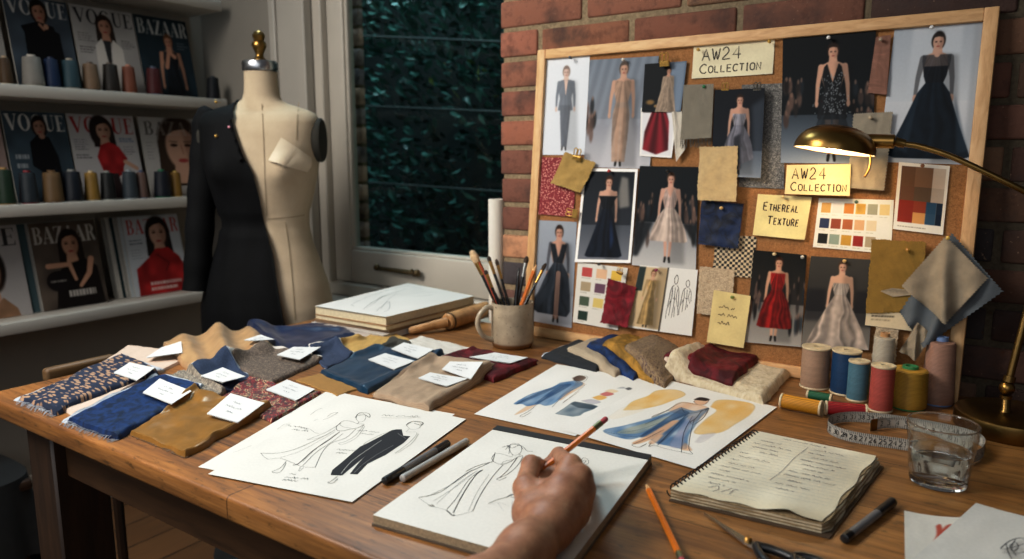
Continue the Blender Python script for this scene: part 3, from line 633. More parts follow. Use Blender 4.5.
def Xpy(x, z, X):
    """image row at which plane x=X meets height z at column x"""
    lo, hi = -300., 900.
    for _ in range(50):
        m = (lo + hi) / 2
        if Xp(x, m, X)[2] > z: lo = m
        else: hi = m
    return lo
M_PAGE = mat('magazine_page_edges', '#a9a49a', .8, var=.15, scale=80)
def mc(bg): return Cv(112, 146, .76, bg)
def bust(cv, cx, top, hh, skin, hair, cloth, sw=.36, long=True):
    """head-and-shoulders portrait: hh = head height"""
    hw = hh * .36 / cv.asp
    cv.ell(cx, top + hh * .5, hw * 1.35, hh * .62, hair)
    if long: cv.poly([(cx - hw * 1.35, top + hh * .4), (cx + hw * 1.35, top + hh * .4), (cx + hw * 1.5, top + hh * 1.35), (cx - hw * 1.5, top + hh * 1.35)], hair)
    cv.poly([(cx - hw * .5, top + hh * .8), (cx + hw * .5, top + hh * .8), (cx + hw * .7, top + hh * 1.3), (cx - hw * .7, top + hh * 1.3)], skin)
    cv.ell(cx, top + hh * .55, hw * .92, hh * .47, skin)
    cv.put(cv.mask([(cx + hw * .2, top + hh * .1), (cx + hw, top + hh * .2), (cx + hw, top + hh), (cx + hw * .3, top + hh)], soft=2), '#4a2c20', .3)
    cv.poly([(cx - hw, top + hh * .35), (cx - hw * .5, top + hh * .02), (cx + hw * .5, top + hh * .02), (cx + hw, top + hh * .35), (cx + hw * .4, top + hh * .16), (cx - hw * .3, top + hh * .2)], hair)
    for sg in (-1, 1):
        cv.ell(cx + sg * hw * .42, top + hh * .5, hw * .22, hh * .035, '#241510', .9); cv.line([(cx + sg * hw * .2, top + hh * .43), (cx + sg * hw * .65, top + hh * .42)], hh * .022, hair, .8)
    cv.line([(cx, top + hh * .5), (cx + hw * .08, top + hh * .68)], hh * .03, '#7a4c3a', .5); cv.ell(cx, top + hh * .82, hw * .3, hh * .045, '#8c2f30', .9)
    if cloth: cv.poly([(cx - sw / 2, 1.02), (cx - sw / 2 * .9, top + hh * 1.5), (cx - hw * .8, top + hh * 1.2), (cx, top + hh * 1.45), (cx + hw * .8, top + hh * 1.2), (cx + sw / 2 * .9, top + hh * 1.5), (cx + sw / 2, 1.02)], cloth, tex=1 + .25 * (vnoise(cv.h, cv.w, (7, 12), 5) - .5))
    return cv
# row one (upper)
cv = mc('#8d8b87'); cv.lines(.5, .1, .95, 3, .04, '#2c2a28'); bust(cv, .5, .3, .4, '#8a6a58', '#1e1814', '#1c1a1a', .8); mag(-52, 12, 2, cv, 'grey magazine cut off by the left picture edge, on the upper shelf')
cv = mc('#39434d'); cv.blotch((4, 5), .15, 1); cv.lettering('VOGUE', .04, .03, .97, .2, '#b5b6b4')
bust(cv, .52, .04, .22, '#9a705c', '#15110f', '#0b0c0e', .62, False); cv.poly([(.2, .33), (.48, .26), (.72, .3), (.8, .55), (.74, 1), (.38, 1), (.36, .6)], '#0b0c0f'); cv.ell(.6, .31, .04, .03, '#a07a64'); cv.line([(.5, .29), (.56, .34)], .03, '#9a705c')
mag(19, 82, 2, cv, 'magazine with slate cover showing a person in black, upper shelf')
cv = mc('#9c9a98'); cv.blotch((3, 4), .08, 2); cv.lettering('VOGUE', .04, .03, .97, .2, '#23252a'); bust(cv, .5, .1, .22, '#a87c66', '#241a16', None); cv.poly([(.28, 1), (.3, .45), (.42, .36), (.5, .6), (.6, .36), (.74, .46), (.76, 1)], '#c9c5bf'); cv.poly([(.44, .38), (.56, .38), (.52, .7), (.47, .7)], '#2c2c2e')
cv.lines(.05, .32, .32, 4, .028, '#3a3a3c', seed=1); cv.lines(.05, .48, .3, 3, .03, '#3a3a3c', .012, 2); cv.lines(.74, .36, .96, 4, .028, '#3a3a3c', seed=3)
mag(85, 146, 2, cv, 'pale grey magazine cover with woman in white jacket, upper shelf')
cv = mc('#1d2a32'); cv.blotch((3, 4), .2, 3); cv.lettering('BAZAAR', .05, .04, .97, .22, '#b9bab6'); figure(cv, .58, .2, 1.5, '#b08068', '#5a3a26', [([(.17, .07), (.25, .085), (.38, .065), (.6, .1), (1, .12)], '#171c22')], seed=4); cv.line([(.48, .62), (.56, .42), (.66, .48)], .05, '#b08068'); cv.lines(.74, .3, .97, 3, .035, '#8f959a', seed=4)
mag(147, 199, 2, cv, 'dark teal magazine cover with woman holding her chin, upper shelf')
# row two
cv = mc('#8d7a74'); bust(cv, .6, .2, .4, '#9a705c', '#3a261c', '#6c3f3a', .9); mag(-52, 15, 1, cv, 'dusty pink magazine cut off by the left edge, middle shelf')
cv = mc('#34424c'); cv.blotch((4, 5), .15, 6); cv.lettering('VOGUE', .04, .03, .97, .21, '#c3c3be'); bust(cv, .55, .06, .2, '#94705e', '#171312', None, .4, False)
cv.poly([(.36, .34), (.5, .25), (.68, .28), (.78, .5), (.8, .8), (.74, .82), (.7, .6), (.72, 1), (.44, 1), (.46, .66), (.34, .6)], '#0b0c10'); cv.ell(.57, .27, .05, .03, '#94705e'); cv.lines(.1, .5, .38, 2, .1, '#a3a9ac', .05, 7); cv.ell(.55, .84, .04, .03, '#94705e')
mag(18, 80, 1, cv, 'slate blue magazine cover with figure in long black coat, middle shelf')
cv = mc('#aaa8a8'); cv.lettering('VOGUE', .03, .03, .97, .22, '#8f2b2b'); cv.ell(.46, .2, .17, .2, '#1f1715'); bust(cv, .5, .06, .24, '#b08a74', '#1f1715', None); cv.poly([(.34, .5), (.42, .36), (.55, .32), (.7, .38), (.8, .52), (.72, .62), (.7, .7), (.52, .8), (.4, .68)], '#8f2022', tex=1 + .4 * (vnoise(146, 112, (8, 10), 3) - .5)); cv.line([(.76, .56), (.92, .64)], .05, '#b08a74'); cv.poly([(.44, .7), (.62, .7), (.66, 1), (.5, 1)], '#2a1f20')
cv.lines(.04, .3, .3, 5, .028, '#45474c', seed=8); cv.lines(.04, .48, .28, 2, .03, '#2c2d33', .014, 9); cv.lines(.72, .28, .97, 2, .03, '#38547a', .016, 10); cv.lines(.76, .38, .97, 4, .03, '#45474c', seed=11)
mag(82, 147, 1, cv, 'white magazine cover with red title and woman in red top, middle shelf')
cv = mc('#a9a7a4'); cv.lettering('BAZAAR', .07, .05, 1.2, .22, '#23211f'); bust(cv, .66, .04, .62, '#b58e78', '#33261e', None); cv.lines(.06, .32, .22, 6, .04, '#6a6c70', seed=12)
cv.lettering('BAZAAR', .07, .05, 1.2, .22, '#b9b6b0', .35)
mag(152, 208, 1, cv, 'magazine with large face filling the cover, middle shelf beside the form')
# row three
def blankback(x0, x1, k, n, lab, dx=-3.2, cols=('#8f8d88', '#6f7472', '#a39f98', '#2c3338')):
    for i in range(n):
        cv = Cv(6, 8, .76, cols[i % len(cols)]); mag(x0 + dx * (i + 1), x1 + dx * (i + 1), k, cv, lab[i], back=.0075 * (i + 1), lean=.05, group='magazines packed behind the covers on the low shelf')
cv = mc('#a6a2a0'); cv.lettering('VOGUE', -.6, .03, .95, .22, '#2b2b2d'); bust(cv, .42, .25, .44, '#b08a74', '#1b1512', '#8d6a50', .8, False); cv.ell(.4, .42, .34, .2, '#141110', .0)
mag(-31, 33, 0, cv, 'pale magazine cover with woman looking right, low shelf at left edge')
blankback(-27, 37, 0, 1, ['teal spine of a magazine behind the leftmost low shelf cover'], 4.0, ('#3a4d52',))
cv = mc('#4d433b'); cv.blotch((4, 5), .25, 14); cv.lettering('BAZAAR', .04, .05, .97, .24, '#bcb7ad'); bust(cv, .56, .12, .28, '#b5876c', '#1e1613', None); cv.poly([(.2, 1), (.3, .6), (.42, .5), (.75, .45), (.92, .55), (.96, 1)], '#14100f'); cv.line([(.18, .5), (.5, .5), (.56, .68)], [.06, .05, .035], '#b5876c'); cv.line([(.84, .46), (.78, .62), (.62, .76)], [.07, .06, .04], '#b5876c'); cv.ell(.3, .68, .18, .12, '#161213', 1); cv.lines(.18, .68, .42, 1, .03, '#9a948c', .02, 15); cv.lines(.42, .84, .97, 1, .1, '#c9c3ba', .07, 16)
mag(44, 109, 0, cv, 'brown magazine cover with woman leaning on her arm, low shelf')
blankback(44, 109, 0, 3, ['first magazine packed behind the brown cover on the low shelf', 'second magazine packed behind the brown cover on the low shelf', 'last magazine packed behind the brown cover on the low shelf'])
cv = mc('#aeb4ba'); cv.lettering('BAZAAR', .05, .04, .97, .22, '#a33a36'); bust(cv, .58, .05, .34, '#b9917c', '#1a1412', None); cv.poly([(.08, 1), (.1, .66), (.36, .52), (.5, .42), (.72, .42), (.9, .54), (1, .7), (1, 1)], '#8f1f20', tex=1 + .5 * (vnoise(146, 112, (7, 9), 8) - .5)); cv.line([(.5, .5), (.7, .62), (.62, .72)], .02, '#4f1012', .8); cv.lines(.06, .3, .32, 2, .04, '#4c5258', .016, 17); cv.lines(.06, .42, .3, 4, .035, '#6a7077', seed=18); cv.lines(.3, .86, .97, 2, .07, '#d5cdc4', .04, 19)
mag(136, 190, 0, cv, 'white magazine cover with dark haired woman in red, low shelf beside coat')
blankback(136, 190, 0, 5, ['first magazine packed behind the red dress cover on the low shelf', 'second magazine packed behind the red dress cover on the low shelf', 'third magazine packed behind the red dress cover on the low shelf', 'fourth magazine packed behind the red dress cover on the low shelf', 'last magazine packed behind the red dress cover on the low shelf'], -4.2, ('#a9b0b4', '#98958e', '#1f2f33', '#b5b1a8', '#8e8c86'))
# ================================================================== thread
def thread_mat(col):
    nm = 'thread_' + col.strip('#')
    if nm in MATS: return MATS[nm]
    t = NT(nm); w = t.n('ShaderNodeTexWave', wave_type='BANDS', bands_direction='Z'); w.inputs['Scale'].default_value = 150; w.inputs['Distortion'].default_value = 1.6; w.inputs['Detail'].default_value = 2
    t.l(t.coord(), w.inputs['Vector']); c = np.minimum(lin(hx(col)) * 1.2, 1); n = t.noise(t.coord('Object', (1, 1, 6)), 18, 3)
    o = t.ramp(w.outputs['Fac'], [(0, tuple(c * .62) + (1,)), (.6, tuple(c) + (1,)), (1, tuple(np.minimum(c * 1.2, 1)) + (1,))])
    o = t.mix(1., o, t.ramp(n, [(.3, (.8, .8, .8, 1)), (.7, (1, 1, 1, 1))]), 'MULTIPLY')
    t.l(o, t.b.inputs['Base Color']); t.set(Roughness=.5); t.b.inputs['Specular IOR Level'].default_value = .25; t.bump(w.outputs['Fac'], .35, .0008); MATS[nm] = t.m; return t.m
M_PLAST = mat('cream_plastic', '#d8cdb4', .45, var=.05)
def cone(name, label, loc, h, r0, r1, col, topcol, group, part=True):
    t_ = thing(name, label, 'thread', loc, group)
    L = A(loc); b = B(); b.lathe([(1e-4, .003), (r0 * .96, .003), (r0, .006), (r0 * .985, .012), (r1, h * .9), (r1 * .93, h * .925), (r1 * .5, h * .94), (1e-4, h * .94)], L, n=24); b.build('wound_thread', thread_mat(col), t_)
    b = B(); b.lathe([(1e-4, 0), (r0 * .9, 0), (r0 * .9, .004), (r1 * .4, .006), (r1 * .46, h * .93), (r1 * .44, h), (r1 * .30, h), (r1 * .28, h * .93), (1e-4, h * .93)], L, n=20); b.build('cone_core', mat('core_' + topcol.strip('#'), topcol, .4, var=.05), t_)
    return t_
def shelfcone(xc, wpx, hpx, k, col, topcol, label):
    z = SZ[k]; X = SX - .036; p = Xp(xc, Xpy(xc, z, X), X); zc = np.dot(p - CP, FV); s = zc / F
    cone('thread_cone', label, (p[0], p[1], z + .0005), hpx * s * 1.02, wpx * s * .5, wpx * s * .40, '#%02x%02x%02x' % tuple(int(255 * k_ * .72) for k_ in hx(col)), topcol, 'thread cones on the wall shelves')
for a in ((7, 12, 27, 2, '#5a4026', '#b09a7a', 'brown thread cone at the left end of the upper shelf'), (34, 20, 30, 2, '#a39d94', '#b5aea2', 'off-white thread cone on the upper shelf'), (53, 15, 29, 2, '#173058', '#1d2a44', 'royal blue thread cone on the upper shelf'), (72, 17, 29, 2, '#355560', '#a39a8a', 'teal thread cone on the upper shelf'), (92, 16, 27, 2, '#96785c', '#54443a', 'tan thread cone on the upper shelf'), (112, 16, 28, 2, '#2a231c', '#4a3c30', 'dark brown thread cone on the upper shelf'), (130, 14, 27, 2, '#96543c', '#b07a60', 'terracotta thread cone on the upper shelf'), (155, 15, 27, 2, '#5a1a1c', '#3a4a60', 'dark red thread cone on the upper shelf'), (214, 13, 22, 2, '#12161d', '#1c2028', 'black thread cone at the right end of the upper shelf, behind the form')): shelfcone(*a)
for a in ((7, 17, 36, 1, '#1d3a24', '#a08050', 'green thread cone at the left end of the middle shelf'), (30, 17, 32, 1, '#2a343c', '#7a2a30', 'slate thread cone with red core on the middle shelf'), (54, 19, 31, 1, '#84643f', '#6a5034', 'light brown thread cone on the middle shelf'), (74, 19, 31, 1, '#121a26', '#8a8a84', 'black-navy thread cone on the middle shelf'), (93, 14, 29, 1, '#ae8437', '#c2b290', 'mustard thread cone on the middle shelf below the red-top cover'), (109, 14, 28, 1, '#191c1d', '#8f938c', 'black thread cone with pale core on the middle shelf'), (131, 15, 28, 1, '#3f4a52', '#8b949a', 'grey-blue thread cone on the middle shelf'), (143, 11, 27, 1, '#7d6258', '#34466a', 'dusty rose thread cone on the middle shelf'), (163, 16, 27, 1, '#141a28', '#1d6a48', 'navy thread cone with green core on the middle shelf'), (177, 11, 25, 1, '#9a7026', '#b0944a', 'ochre thread cone at the right end of the middle shelf')): shelfcone(*a)
# ================================================================== fabric materials (pattern coordinates in metres)
def weave(name, c1, c2, scale=900, rough=.9, bump=.5, var=.2):
    t = NT(name); v = t.coord('uvp'); o = []
    for d in ('X', 'Y'):
        w = t.n('ShaderNodeTexWave', wave_type='BANDS', bands_direction=d); w.inputs['Scale'].default_value = scale / 6; w.inputs['Distortion'].default_value = 1.5; w.inputs['Detail'].default_value = 1; t.l(v, w.inputs['Vector']); o.append(w.outputs['Fac'])
    m = t.mix(.5, o[0], o[1]); n = t.noise(v, 60, 4, .7)
    c = t.ramp(m, [(.2, c2), (.75, c1)]); c = t.mix(1., c, t.ramp(n, [(.3, (1 - var,) * 3 + (1,)), (.7, (1, 1, 1, 1))]), 'MULTIPLY')
    t.l(c, t.b.inputs['Base Color']); t.set(Roughness=rough); t.bump(m, bump, .0012); return t.m
def tweed(name, cols, scale=420, bump=.7):
    t = NT(name); v = t.coord('uvp'); n = t.noise(v, scale, 2, .6); n2 = t.noise(v, scale * .35, 3, .7)
    k = len(cols); c = t.ramp(t.mix(.45, n, n2), [(.32 + .36 * i / (k - 1), cc) for i, cc in enumerate(cols)])
    t.l(c, t.b.inputs['Base Color']); t.set(Roughness=.95); t.bump(n, bump, .002); return t.m
def velvet(name, c, rough=.7, sheen=.7, dark=.35, scale=14):
    t = NT(name); v = t.coord('uvp'); n = t.noise(v, scale, 4, .65, .8); cc = lin(hx(c))
    t.l(t.ramp(n, [(.40, tuple(cc * dark) + (1,)), (.52, tuple(cc) + (1,)), (.63, tuple(np.minimum(cc * 1.35, 1)) + (1,))]), t.b.inputs['Base Color'])
    t.set(Roughness=rough, Sheen_Weight=sheen * .06, Sheen_Roughness=.35); t.b.inputs['Specular IOR Level'].default_value = .25; t.b.inputs['Sheen Tint'].default_value = tuple(np.minimum(cc * 3 + .02, 1)) + (1,); t.bump(t.noise(v, 900, 2), .3, .001); return t.m
def satin(name, c, rough=.32, spec=.6):
    t = NT(name); v = t.coord('uvp'); n = t.noise(v, 25, 4, .6); cc = lin(hx(c))
    t.l(t.ramp(n, [(.3, tuple(cc * .8) + (1,)), (.7, tuple(np.minimum(cc * 1.12, 1)) + (1,))]), t.b.inputs['Base Color'])
    t.set(Roughness=rough, Anisotropic=.4, Sheen_Weight=.1); t.b.inputs['Specular IOR Level'].default_value = spec; t.b.inputs['Specular Tint'].default_value = tuple(np.minimum(cc * 1.4 + .25, 1)) + (1,); t.bump(t.noise(v, 60, 3), .12, .002); return t.m
def voro(name, stops, scale, dist=.0, rough=.9, bump=.3, feature='F1', sc=(1, 1, 1), rnd=1.):
    t = NT(name); v = t.coord('uvp', sc)
    nd = t.n('ShaderNodeTexNoise'); nd.inputs['Scale'].default_value = scale * .6; t.l(v, nd.inputs['Vector'])
    ad = t.n('ShaderNodeVectorMath', operation='MULTIPLY_ADD'); t.l(nd.outputs['Color'], ad.inputs[0]); ad.inputs[1].default_value = (dist,) * 3; t.l(v, ad.inputs[2])
    vo = t.n('ShaderNodeTexVoronoi', feature=feature); vo.inputs['Scale'].default_value = scale; vo.inputs['Randomness'].default_value = rnd; t.l(ad.outputs[0], vo.inputs['Vector'])
    t.l(t.ramp(vo.outputs['Distance'], stops), t.b.inputs['Base Color']); t.set(Roughness=rough); t.bump(t.noise(v, 700, 2), bump, .0015); return t.m
def houndstooth(name, c1, c2, scale):
    t = NT(name); v = t.coord('uvp'); a = t.n('ShaderNodeTexChecker'); a.inputs['Scale'].default_value = scale; t.l(v, a.inputs['Vector'])
    a.inputs['Color1'].default_value = (1, 1, 1, 1); a.inputs['Color2'].default_value = (0, 0, 0, 1)
    w = t.n('ShaderNodeTexWave', wave_type='BANDS', bands_direction='DIAGONAL'); w.inputs['Scale'].default_value = scale * .26; t.l(v, w.inputs['Vector'])
    m = t.mix(.45, a.outputs['Fac'], w.outputs['Fac']); n = t.noise(v, 500, 2)
    t.l(t.ramp(t.mix(.15, m, n), [(.42, c1), (.58, c2)]), t.b.inputs['Base Color']); t.set(Roughness=.95); t.bump(n, .5, .001); return t.m
F_BURLAP = weave('grey_burlap', '#a89f8c', '#5d574c', 1500); F_HERR = tweed('grey_herringbone', ['#2c2a2a', '#6a6763', '#b5b0a6'], 520); F_BROWNV = velvet('dusty_brown_velvet', '#8a6252', .9, .3, .8, 30)
F_FELT = weave('grey_beige_felt', '#b0a48e', '#8b8170', 1800, .95, .25); F_CREAM = weave('cream_silk_noil', '#d8bf8e', '#b89a68', 2200, .7, .2, .25); F_NAVYV = velvet('navy_crushed_velvet', '#0b1e40', .55, .5, .25, 30)
F_HOUND = houndstooth('black_cream_houndstooth', '#1d1c1e', '#c9b594', 190); F_BEIGEB = tweed('beige_boucle', ['#8d7a60', '#b8a488', '#cdbb9e'], 380); F_OCHRE = weave('ochre_hopsack', '#b08a3a', '#6f5218', 1100, .9, .7)
F_LINEN = weave('natural_linen', '#b5a58c', '#877a66', 1500, .9, .45); F_BLUEG = weave('blue_grey_linen', '#6d7378', '#4b5257', 1500, .9, .45)
F_FLORAL = voro('red_floral_print', [(.0, '#e3b8a8'), (.25, '#c98a7c'), (.42, '#8e2f34'), (.75, '#7a2028')], 230, .004, .85); F_YELS = weave('mustard_cotton', '#b99a58', '#9c7f42', 2400, .85, .2); F_REDV = velvet('crimson_velvet', '#7a1420', .7, .4, .5, 22)
# ================================================================== the pin board
BO = A([0, 1.377, TZ + .0008]); WD = A([0, .056, .632]); WD /= np.linalg.norm(WD); UD = A([1., 0, 0]); ND = np.cross(UD, WD)
def bp(x, y, n=0.): return PLp(x, y, BO + ND * n, ND)
uL, uR, HB = -.9085, -.054, .634; FWD = .0205
def bw(u, w, n): return UD * u + BO * [0, 1, 1] + WD * w + ND * n
MB = Matrix(((UD[0], WD[0], ND[0], 0), (UD[1], WD[1], ND[1], BO[1]), (UD[2], WD[2], ND[2], BO[2]), (0, 0, 0, 1)))
board = thing('cork_board', 'large cork mood board in a pale pine frame leaning on the brick wall', 'pin board', (-.48, 1.40, TZ))
M_FRAME = wood('pale_pine', '#b58a58', '#cda472', '#dab788', (6, 30, 30), .55, .08); M_FRAMEV = wood('pale_pine_upright', '#b58a58', '#cda472', '#dab788', (30, 6, 6), .55, .08)
t = NT('cork'); n = t.noise(t.coord(), 220, 4, .75); n2 = t.noise(t.coord(), 700, 2); t.l(t.ramp(t.mix(.5, n, n2), [(.3, '#6a4626'), (.48, '#956538'), (.6, '#a87848'), (.75, '#c09868')]), t.b.inputs['Base Color']); t.set(Roughness=.95); t.bump(n, .4, .001); M_CORK = t.m
b = B(); b.box((uL + FWD * .5, FWD * .5, -.016), (uR - FWD * .5, HB - FWD * .5, -.004), M=MB); b.build('cork_panel', M_CORK, board)
for lo, hi, m in (((uL, 0, -.018), (uL + FWD, HB, .006), M_FRAMEV), ((uR - FWD, 0, -.018), (uR, HB, .006), M_FRAMEV), ((uL + FWD, HB - FWD, -.018), (uR - FWD, HB, .0055), M_FRAME), ((uL + FWD, 0, -.018), (uR - FWD, FWD, .0055), M_FRAME)):
    b = B(); b.box(lo, hi, bev=.0018, seg=2, M=MB); b.build('frame_bar', m, board)
PLC = []
def lay(q, th=.0018):
    x0, x1 = min(p[0] for p in q) + 1, max(p[0] for p in q) - 1; y0, y1 = min(p[1] for p in q) + 1, max(p[1] for p in q) - 1; n = -.0034
    for (a0, a1, b0, b1, t_) in PLC:
        if a0 < x1 and x0 < a1 and b0 < y1 and y0 < b1: n = max(n, t_)
    PLC.append((x0, x1, y0, y1, n + th)); return n
def bq(q, n): return [bp(x, y, n) for x, y in q]
def pcv(q, bg, k=1.5):
    c = bq(q, 0); W = (np.linalg.norm(c[1] - c[0]) + np.linalg.norm(c[2] - c[3])) / 2; H_ = (np.linalg.norm(c[3] - c[0]) + np.linalg.norm(c[2] - c[1])) / 2
    w = int((q[1][0] - q[0][0] + q[2][0] - q[3][0]) / 2 * k); h = int((q[3][1] - q[0][1] + q[2][1] - q[1][1]) / 2 * k); return Cv(w, h, W / H_, bg)
def photo(q, cv, label, name='runway_photo', cat='photo', group='photos pinned to the cork board', n=None, curl=.0012, extra=None, mt=None):
    n = lay(q) if n is None else n; c = bq(q, n); b = B(); sheet(b, c, cv, 0, curl, ND)
    if extra: extra(b, c)
    return tag(b.build(name, mt or M_PRINT), label, cat, group)
def swatch(q, m, label, name='fabric_swatch', amp=.0015, pink=0., fr=0, n=None, seed=0, cat='fabric swatch', fringe=None, sag=0.):
    n = lay(q, amp * 3.2 + .0006) if n is None else n; c = bq(q, n); nu, nv = 40, 48; b = B(); P = np.zeros((nv, nu, 3)); U = np.zeros((nv, nu, 3))
    W = np.linalg.norm(c[1] - c[0]); H_ = np.linalg.norm(c[3] - c[0])
    for j in range(nv):
        for i in range(nu):
            u, v = i / (nu - 1), j / (nv - 1); p = bil(c, u, v); e = 0
            ux = A(UD); 
            if pink:
                zz = lambda k, per: pink * (1 if k % 2 else -1)
                if i in (0, nu - 1): p = p + UD * zz(j, 2) * (1 if i else -1)
                if j in (0, nv - 1): p = p - WD * zz(i, 2) * (1 if j else -1)
            if fr and (i in (0, nu - 1) or j in (0, nv - 1)): p = p + UD * random.uniform(-fr, fr) + WD * random.uniform(-fr, fr)
            wv = amp * (1 + nz(u * 2.2 + seed, v * 2.2, seed) + .5 * nz(u * 5, v * 5, seed + 9)) + amp * 1.5 * v * v + sag * math.sin(u * 6.3 * 1.2 + v) * v
            P[j, i] = p + ND * max(wv, 0); U[j, i] = (u * W, v * H_, 0)
    b.grid(P[::-1], 0, uv=U[::-1])
    o = b.build(name, m); tag(o, label, cat, 'fabric swatches on the cork board')
    if fringe:
        root = thing(name, label, cat, o.location, 'fabric swatches on the cork board'); del o['label'], o['category'], o['group']; o.parent = root; o.location = (0, 0, 0); o.name = 'cloth'; root.name = name
        b = B(); rr = random.Random(seed)
        for k in range(26):
            p = bil(c, (k + rr.random()) / 26, 1.) + ND * amp * 2; b.tube([p + WD * .002, p - WD * .006 + UD * rr.uniform(-.002, .002), p - WD * rr.uniform(.012, .018) + UD * rr.uniform(-.004, .004) + ND * .002], .0006, n=4)
        b.build('fringe', m, root); return root
    return o
def P_(d): return d
# --- photos, bottom layers first
q = [(545, 57), (590, 55), (585, 155), (543, 155)]; cv = pcv(q, '#d6d9dc', 2); cv.gradv('#d9dde0', '#cfd3d8'); figure(cv, .5, .1, .96, '#c9a896', '#6a5548', [([(.165, .07), (.2, .105), (.3, .095), (.38, .08), (.5, .1), (.52, .1)], '#5a616b'), ([(.46, .075), (.7, .06), (.95, .04)], '#4a4f58')], 'sleeve', '#5a616b', legcol='#4a4650', streak=.12, seed=1); cv.poly([(.46, .25), (.54, .25), (.5, .4)], '#c9a896'); cv.put(np.ones((cv.h, cv.w)), '#dfe3e8', .22)
photo(q, cv, 'pale photo of a model in a grey suit, top left of the board')
q = [(590, 60), (659, 56), (650, 169), (584, 167)]; cv = pcv(q, '#5c636d', 2); cv.gradv('#6d7681', '#7b8088', 0, .55); cv.gradv('#8d8f96', '#b6b5b8', .55, 1); 
for k in range(7): cv.poly([(.1 + k * .14, -.1), (.16 + k * .14, -.1), (-.1 + k * .15, .6), (-.16 + k * .15, .6)], '#a6b0bb', .35, 3)
cv.crowd(-.05, .14, .4, .72, 3); cv.poly([(.25, 1), (.42, .45), (.62, .45), (.9, 1)], '#c3c2c5', .5, 4)
figure(cv, .52, .03, .99, '#bf9a84', '#54463e', [([(.18, .085), (.27, .085), (.38, .065), (.5, .09), (.72, .085), (.95, .07)], '#9d8471', .85)], streak=.25, seed=2); photo(q, cv, 'photo of a model in a sheer beige runway dress')
q = [(641, 108), (678, 106), (672, 158), (640, 156)]; cv = pcv(q, '#e6e2dc', 2.5); cv.rect(.05, 0, .95, .96, '#d8d6d6'); cv.poly([(.35, .0), (.66, 0), (.8, .3), (.86, .85), (.5, .95), (.08, .86), (.12, .5)], '#6a1a22', 1, 1, 1 + .5 * np.sin((cv.U - .5) / (cv.V + .15) * 14) * .6)
photo(q, cv, 'photo of a full crimson skirt, tucked under the beige coat photo')
q = [(645, 64), (687, 61), (681, 112), (642, 112)]; cv = pcv(q, '#101417', 2.5); cv.poly([(.6, 0), (1, 0), (1, 1), (.7, 1)], '#8fa0b4', .8, 3); cv.ell(.2, .8, .1, .05, '#b5884a', .7, .8); cv.ell(.35, .88, .05, .03, '#c79a60', .7, .8); figure(cv, .6, .1, 1.12, '#b98f78', '#3b2a20', [([(.17, .06), (.25, .1), (.5, .15), (.85, .22), (1, .26)], '#a08d7a')], 'sleeve', '#a08d7a', streak=.25, seed=6); photo(q, cv, 'photo of a model in a long beige coat, clipped above the crimson skirt')
swatch([(672, 112), (682, 111), (686, 150), (677, 162)], weave('ivory_silk', '#d8d0c2', '#b5ac9c', 2600, .6, .15), 'ivory silk scrap hanging at the edge of the crimson skirt photo', amp=.002)
swatch([(684, 85), (714, 84), (712, 138), (681, 140)], F_BURLAP, 'grey burlap swatch with a frayed bottom edge and green pin', fringe=True, seed=3)
swatch([(742, 85), (787, 83), (784, 189), (739, 187)], F_HERR, 'charcoal tweed swatch behind the clipped grey gown photo', amp=.0008, seed=4)
q = [(715, 90), (765, 88), (761, 178), (711, 176)]; cv = pcv(q, '#12161c', 2); cv.gradv('#10141a', '#171c24', 0, .7); cv.gradv('#4d5560', '#8b929b', .7, 1); cv.poly([(.75, .2), (1, .1), (1, 1), (.86, 1)], '#5f6a78', .4, 4); figure(cv, .52, .06, .98, '#c79c86', '#2a1c16', [([(.24, .085), (.3, .08), (.38, .06)], '#8c8a92'), ([(.38, .06), (.5, .13), (.62, .17), (.78, .2), (.8, .18), (.86, .05)], '#75747e')], seed=7); cv.poly([(.42, .55), (.56, .5), (.6, .9), (.5, .95), (.44, .8)], '#14161c', .75, 2); photo(q, cv, 'photo of a model in a strapless silver-grey gown, under two clips')
q = [(783, 38), (876, 30), (873, 164), (781, 163)]; cv = pcv(q, '#0b0f12', 2); cv.gradv('#0a0e11', '#0e1418', 0, .62); cv.gradv('#39424b', '#8a929b', .62, 1); cv.crowd(.0, .22, .38, .66, 8); cv.crowd(.74, 1, .4, .66, 9); figure(cv, .56, .07, .99, '#c99d84', '#241915', [([(.175, .05), (.2, .07), (.28, .085), (.385, .06)], '#15171a'), ([(.385, .06), (.5, .11), (.62, .12), (.64, .11)], '#1b1d20'), ([(.6, .1), (.8, .16), (.9, .17)], '#22272c', .75)], seed=10, neckline=.33)
rr = np.random.default_rng(4)
for k in range(150):
    y = rr.uniform(.3, .62); x = .56 + rr.normal() * .07; cv.ell(x, y, .007, .006, '#8d9296', .55, .6)
photo(q, cv, 'photo of a model in a black sequinned V-neck dress, behind the lamp head')
q = [(895, 27), (985, 20), (973, 165), (878, 162)]; cv = pcv(q, '#aeb4ba', 2); cv.gradv('#a5acb4', '#c3c7cb', 0, .55); cv.gradv('#c9cbce', '#b3b6ba', .55, 1); cv.rect(.22, 0, .78, .5, '#c2c7cc', .6, 3); cv.rect(.9, 0, 1, 1, '#8f969e', .6, 3); figure(cv, .52, .06, .99, '#c09a86', '#2a2422', [([(.17, .1), (.22, .1), (.3, .085), (.385, .06)], '#2c3036', .72), ([(.26, .085), (.33, .08), (.385, .062)], '#15191f'), ([(.385, .06), (.46, .11), (.7, .19), (.95, .28), (.975, .22)], '#141d26')], 'sheer', '#4b4a4c', legs=False, seed=12, face=True); cv.poly([(.2, .9), (.36, .5), (.3, .93)], '#2c3b4a', .5, 2); cv.poly([(.75, .5), (.93, .9), (.82, .93)], '#2c3b4a', .5, 2); photo(q, cv, 'photo of a model in a full black tulle gown on pale ground, top right')
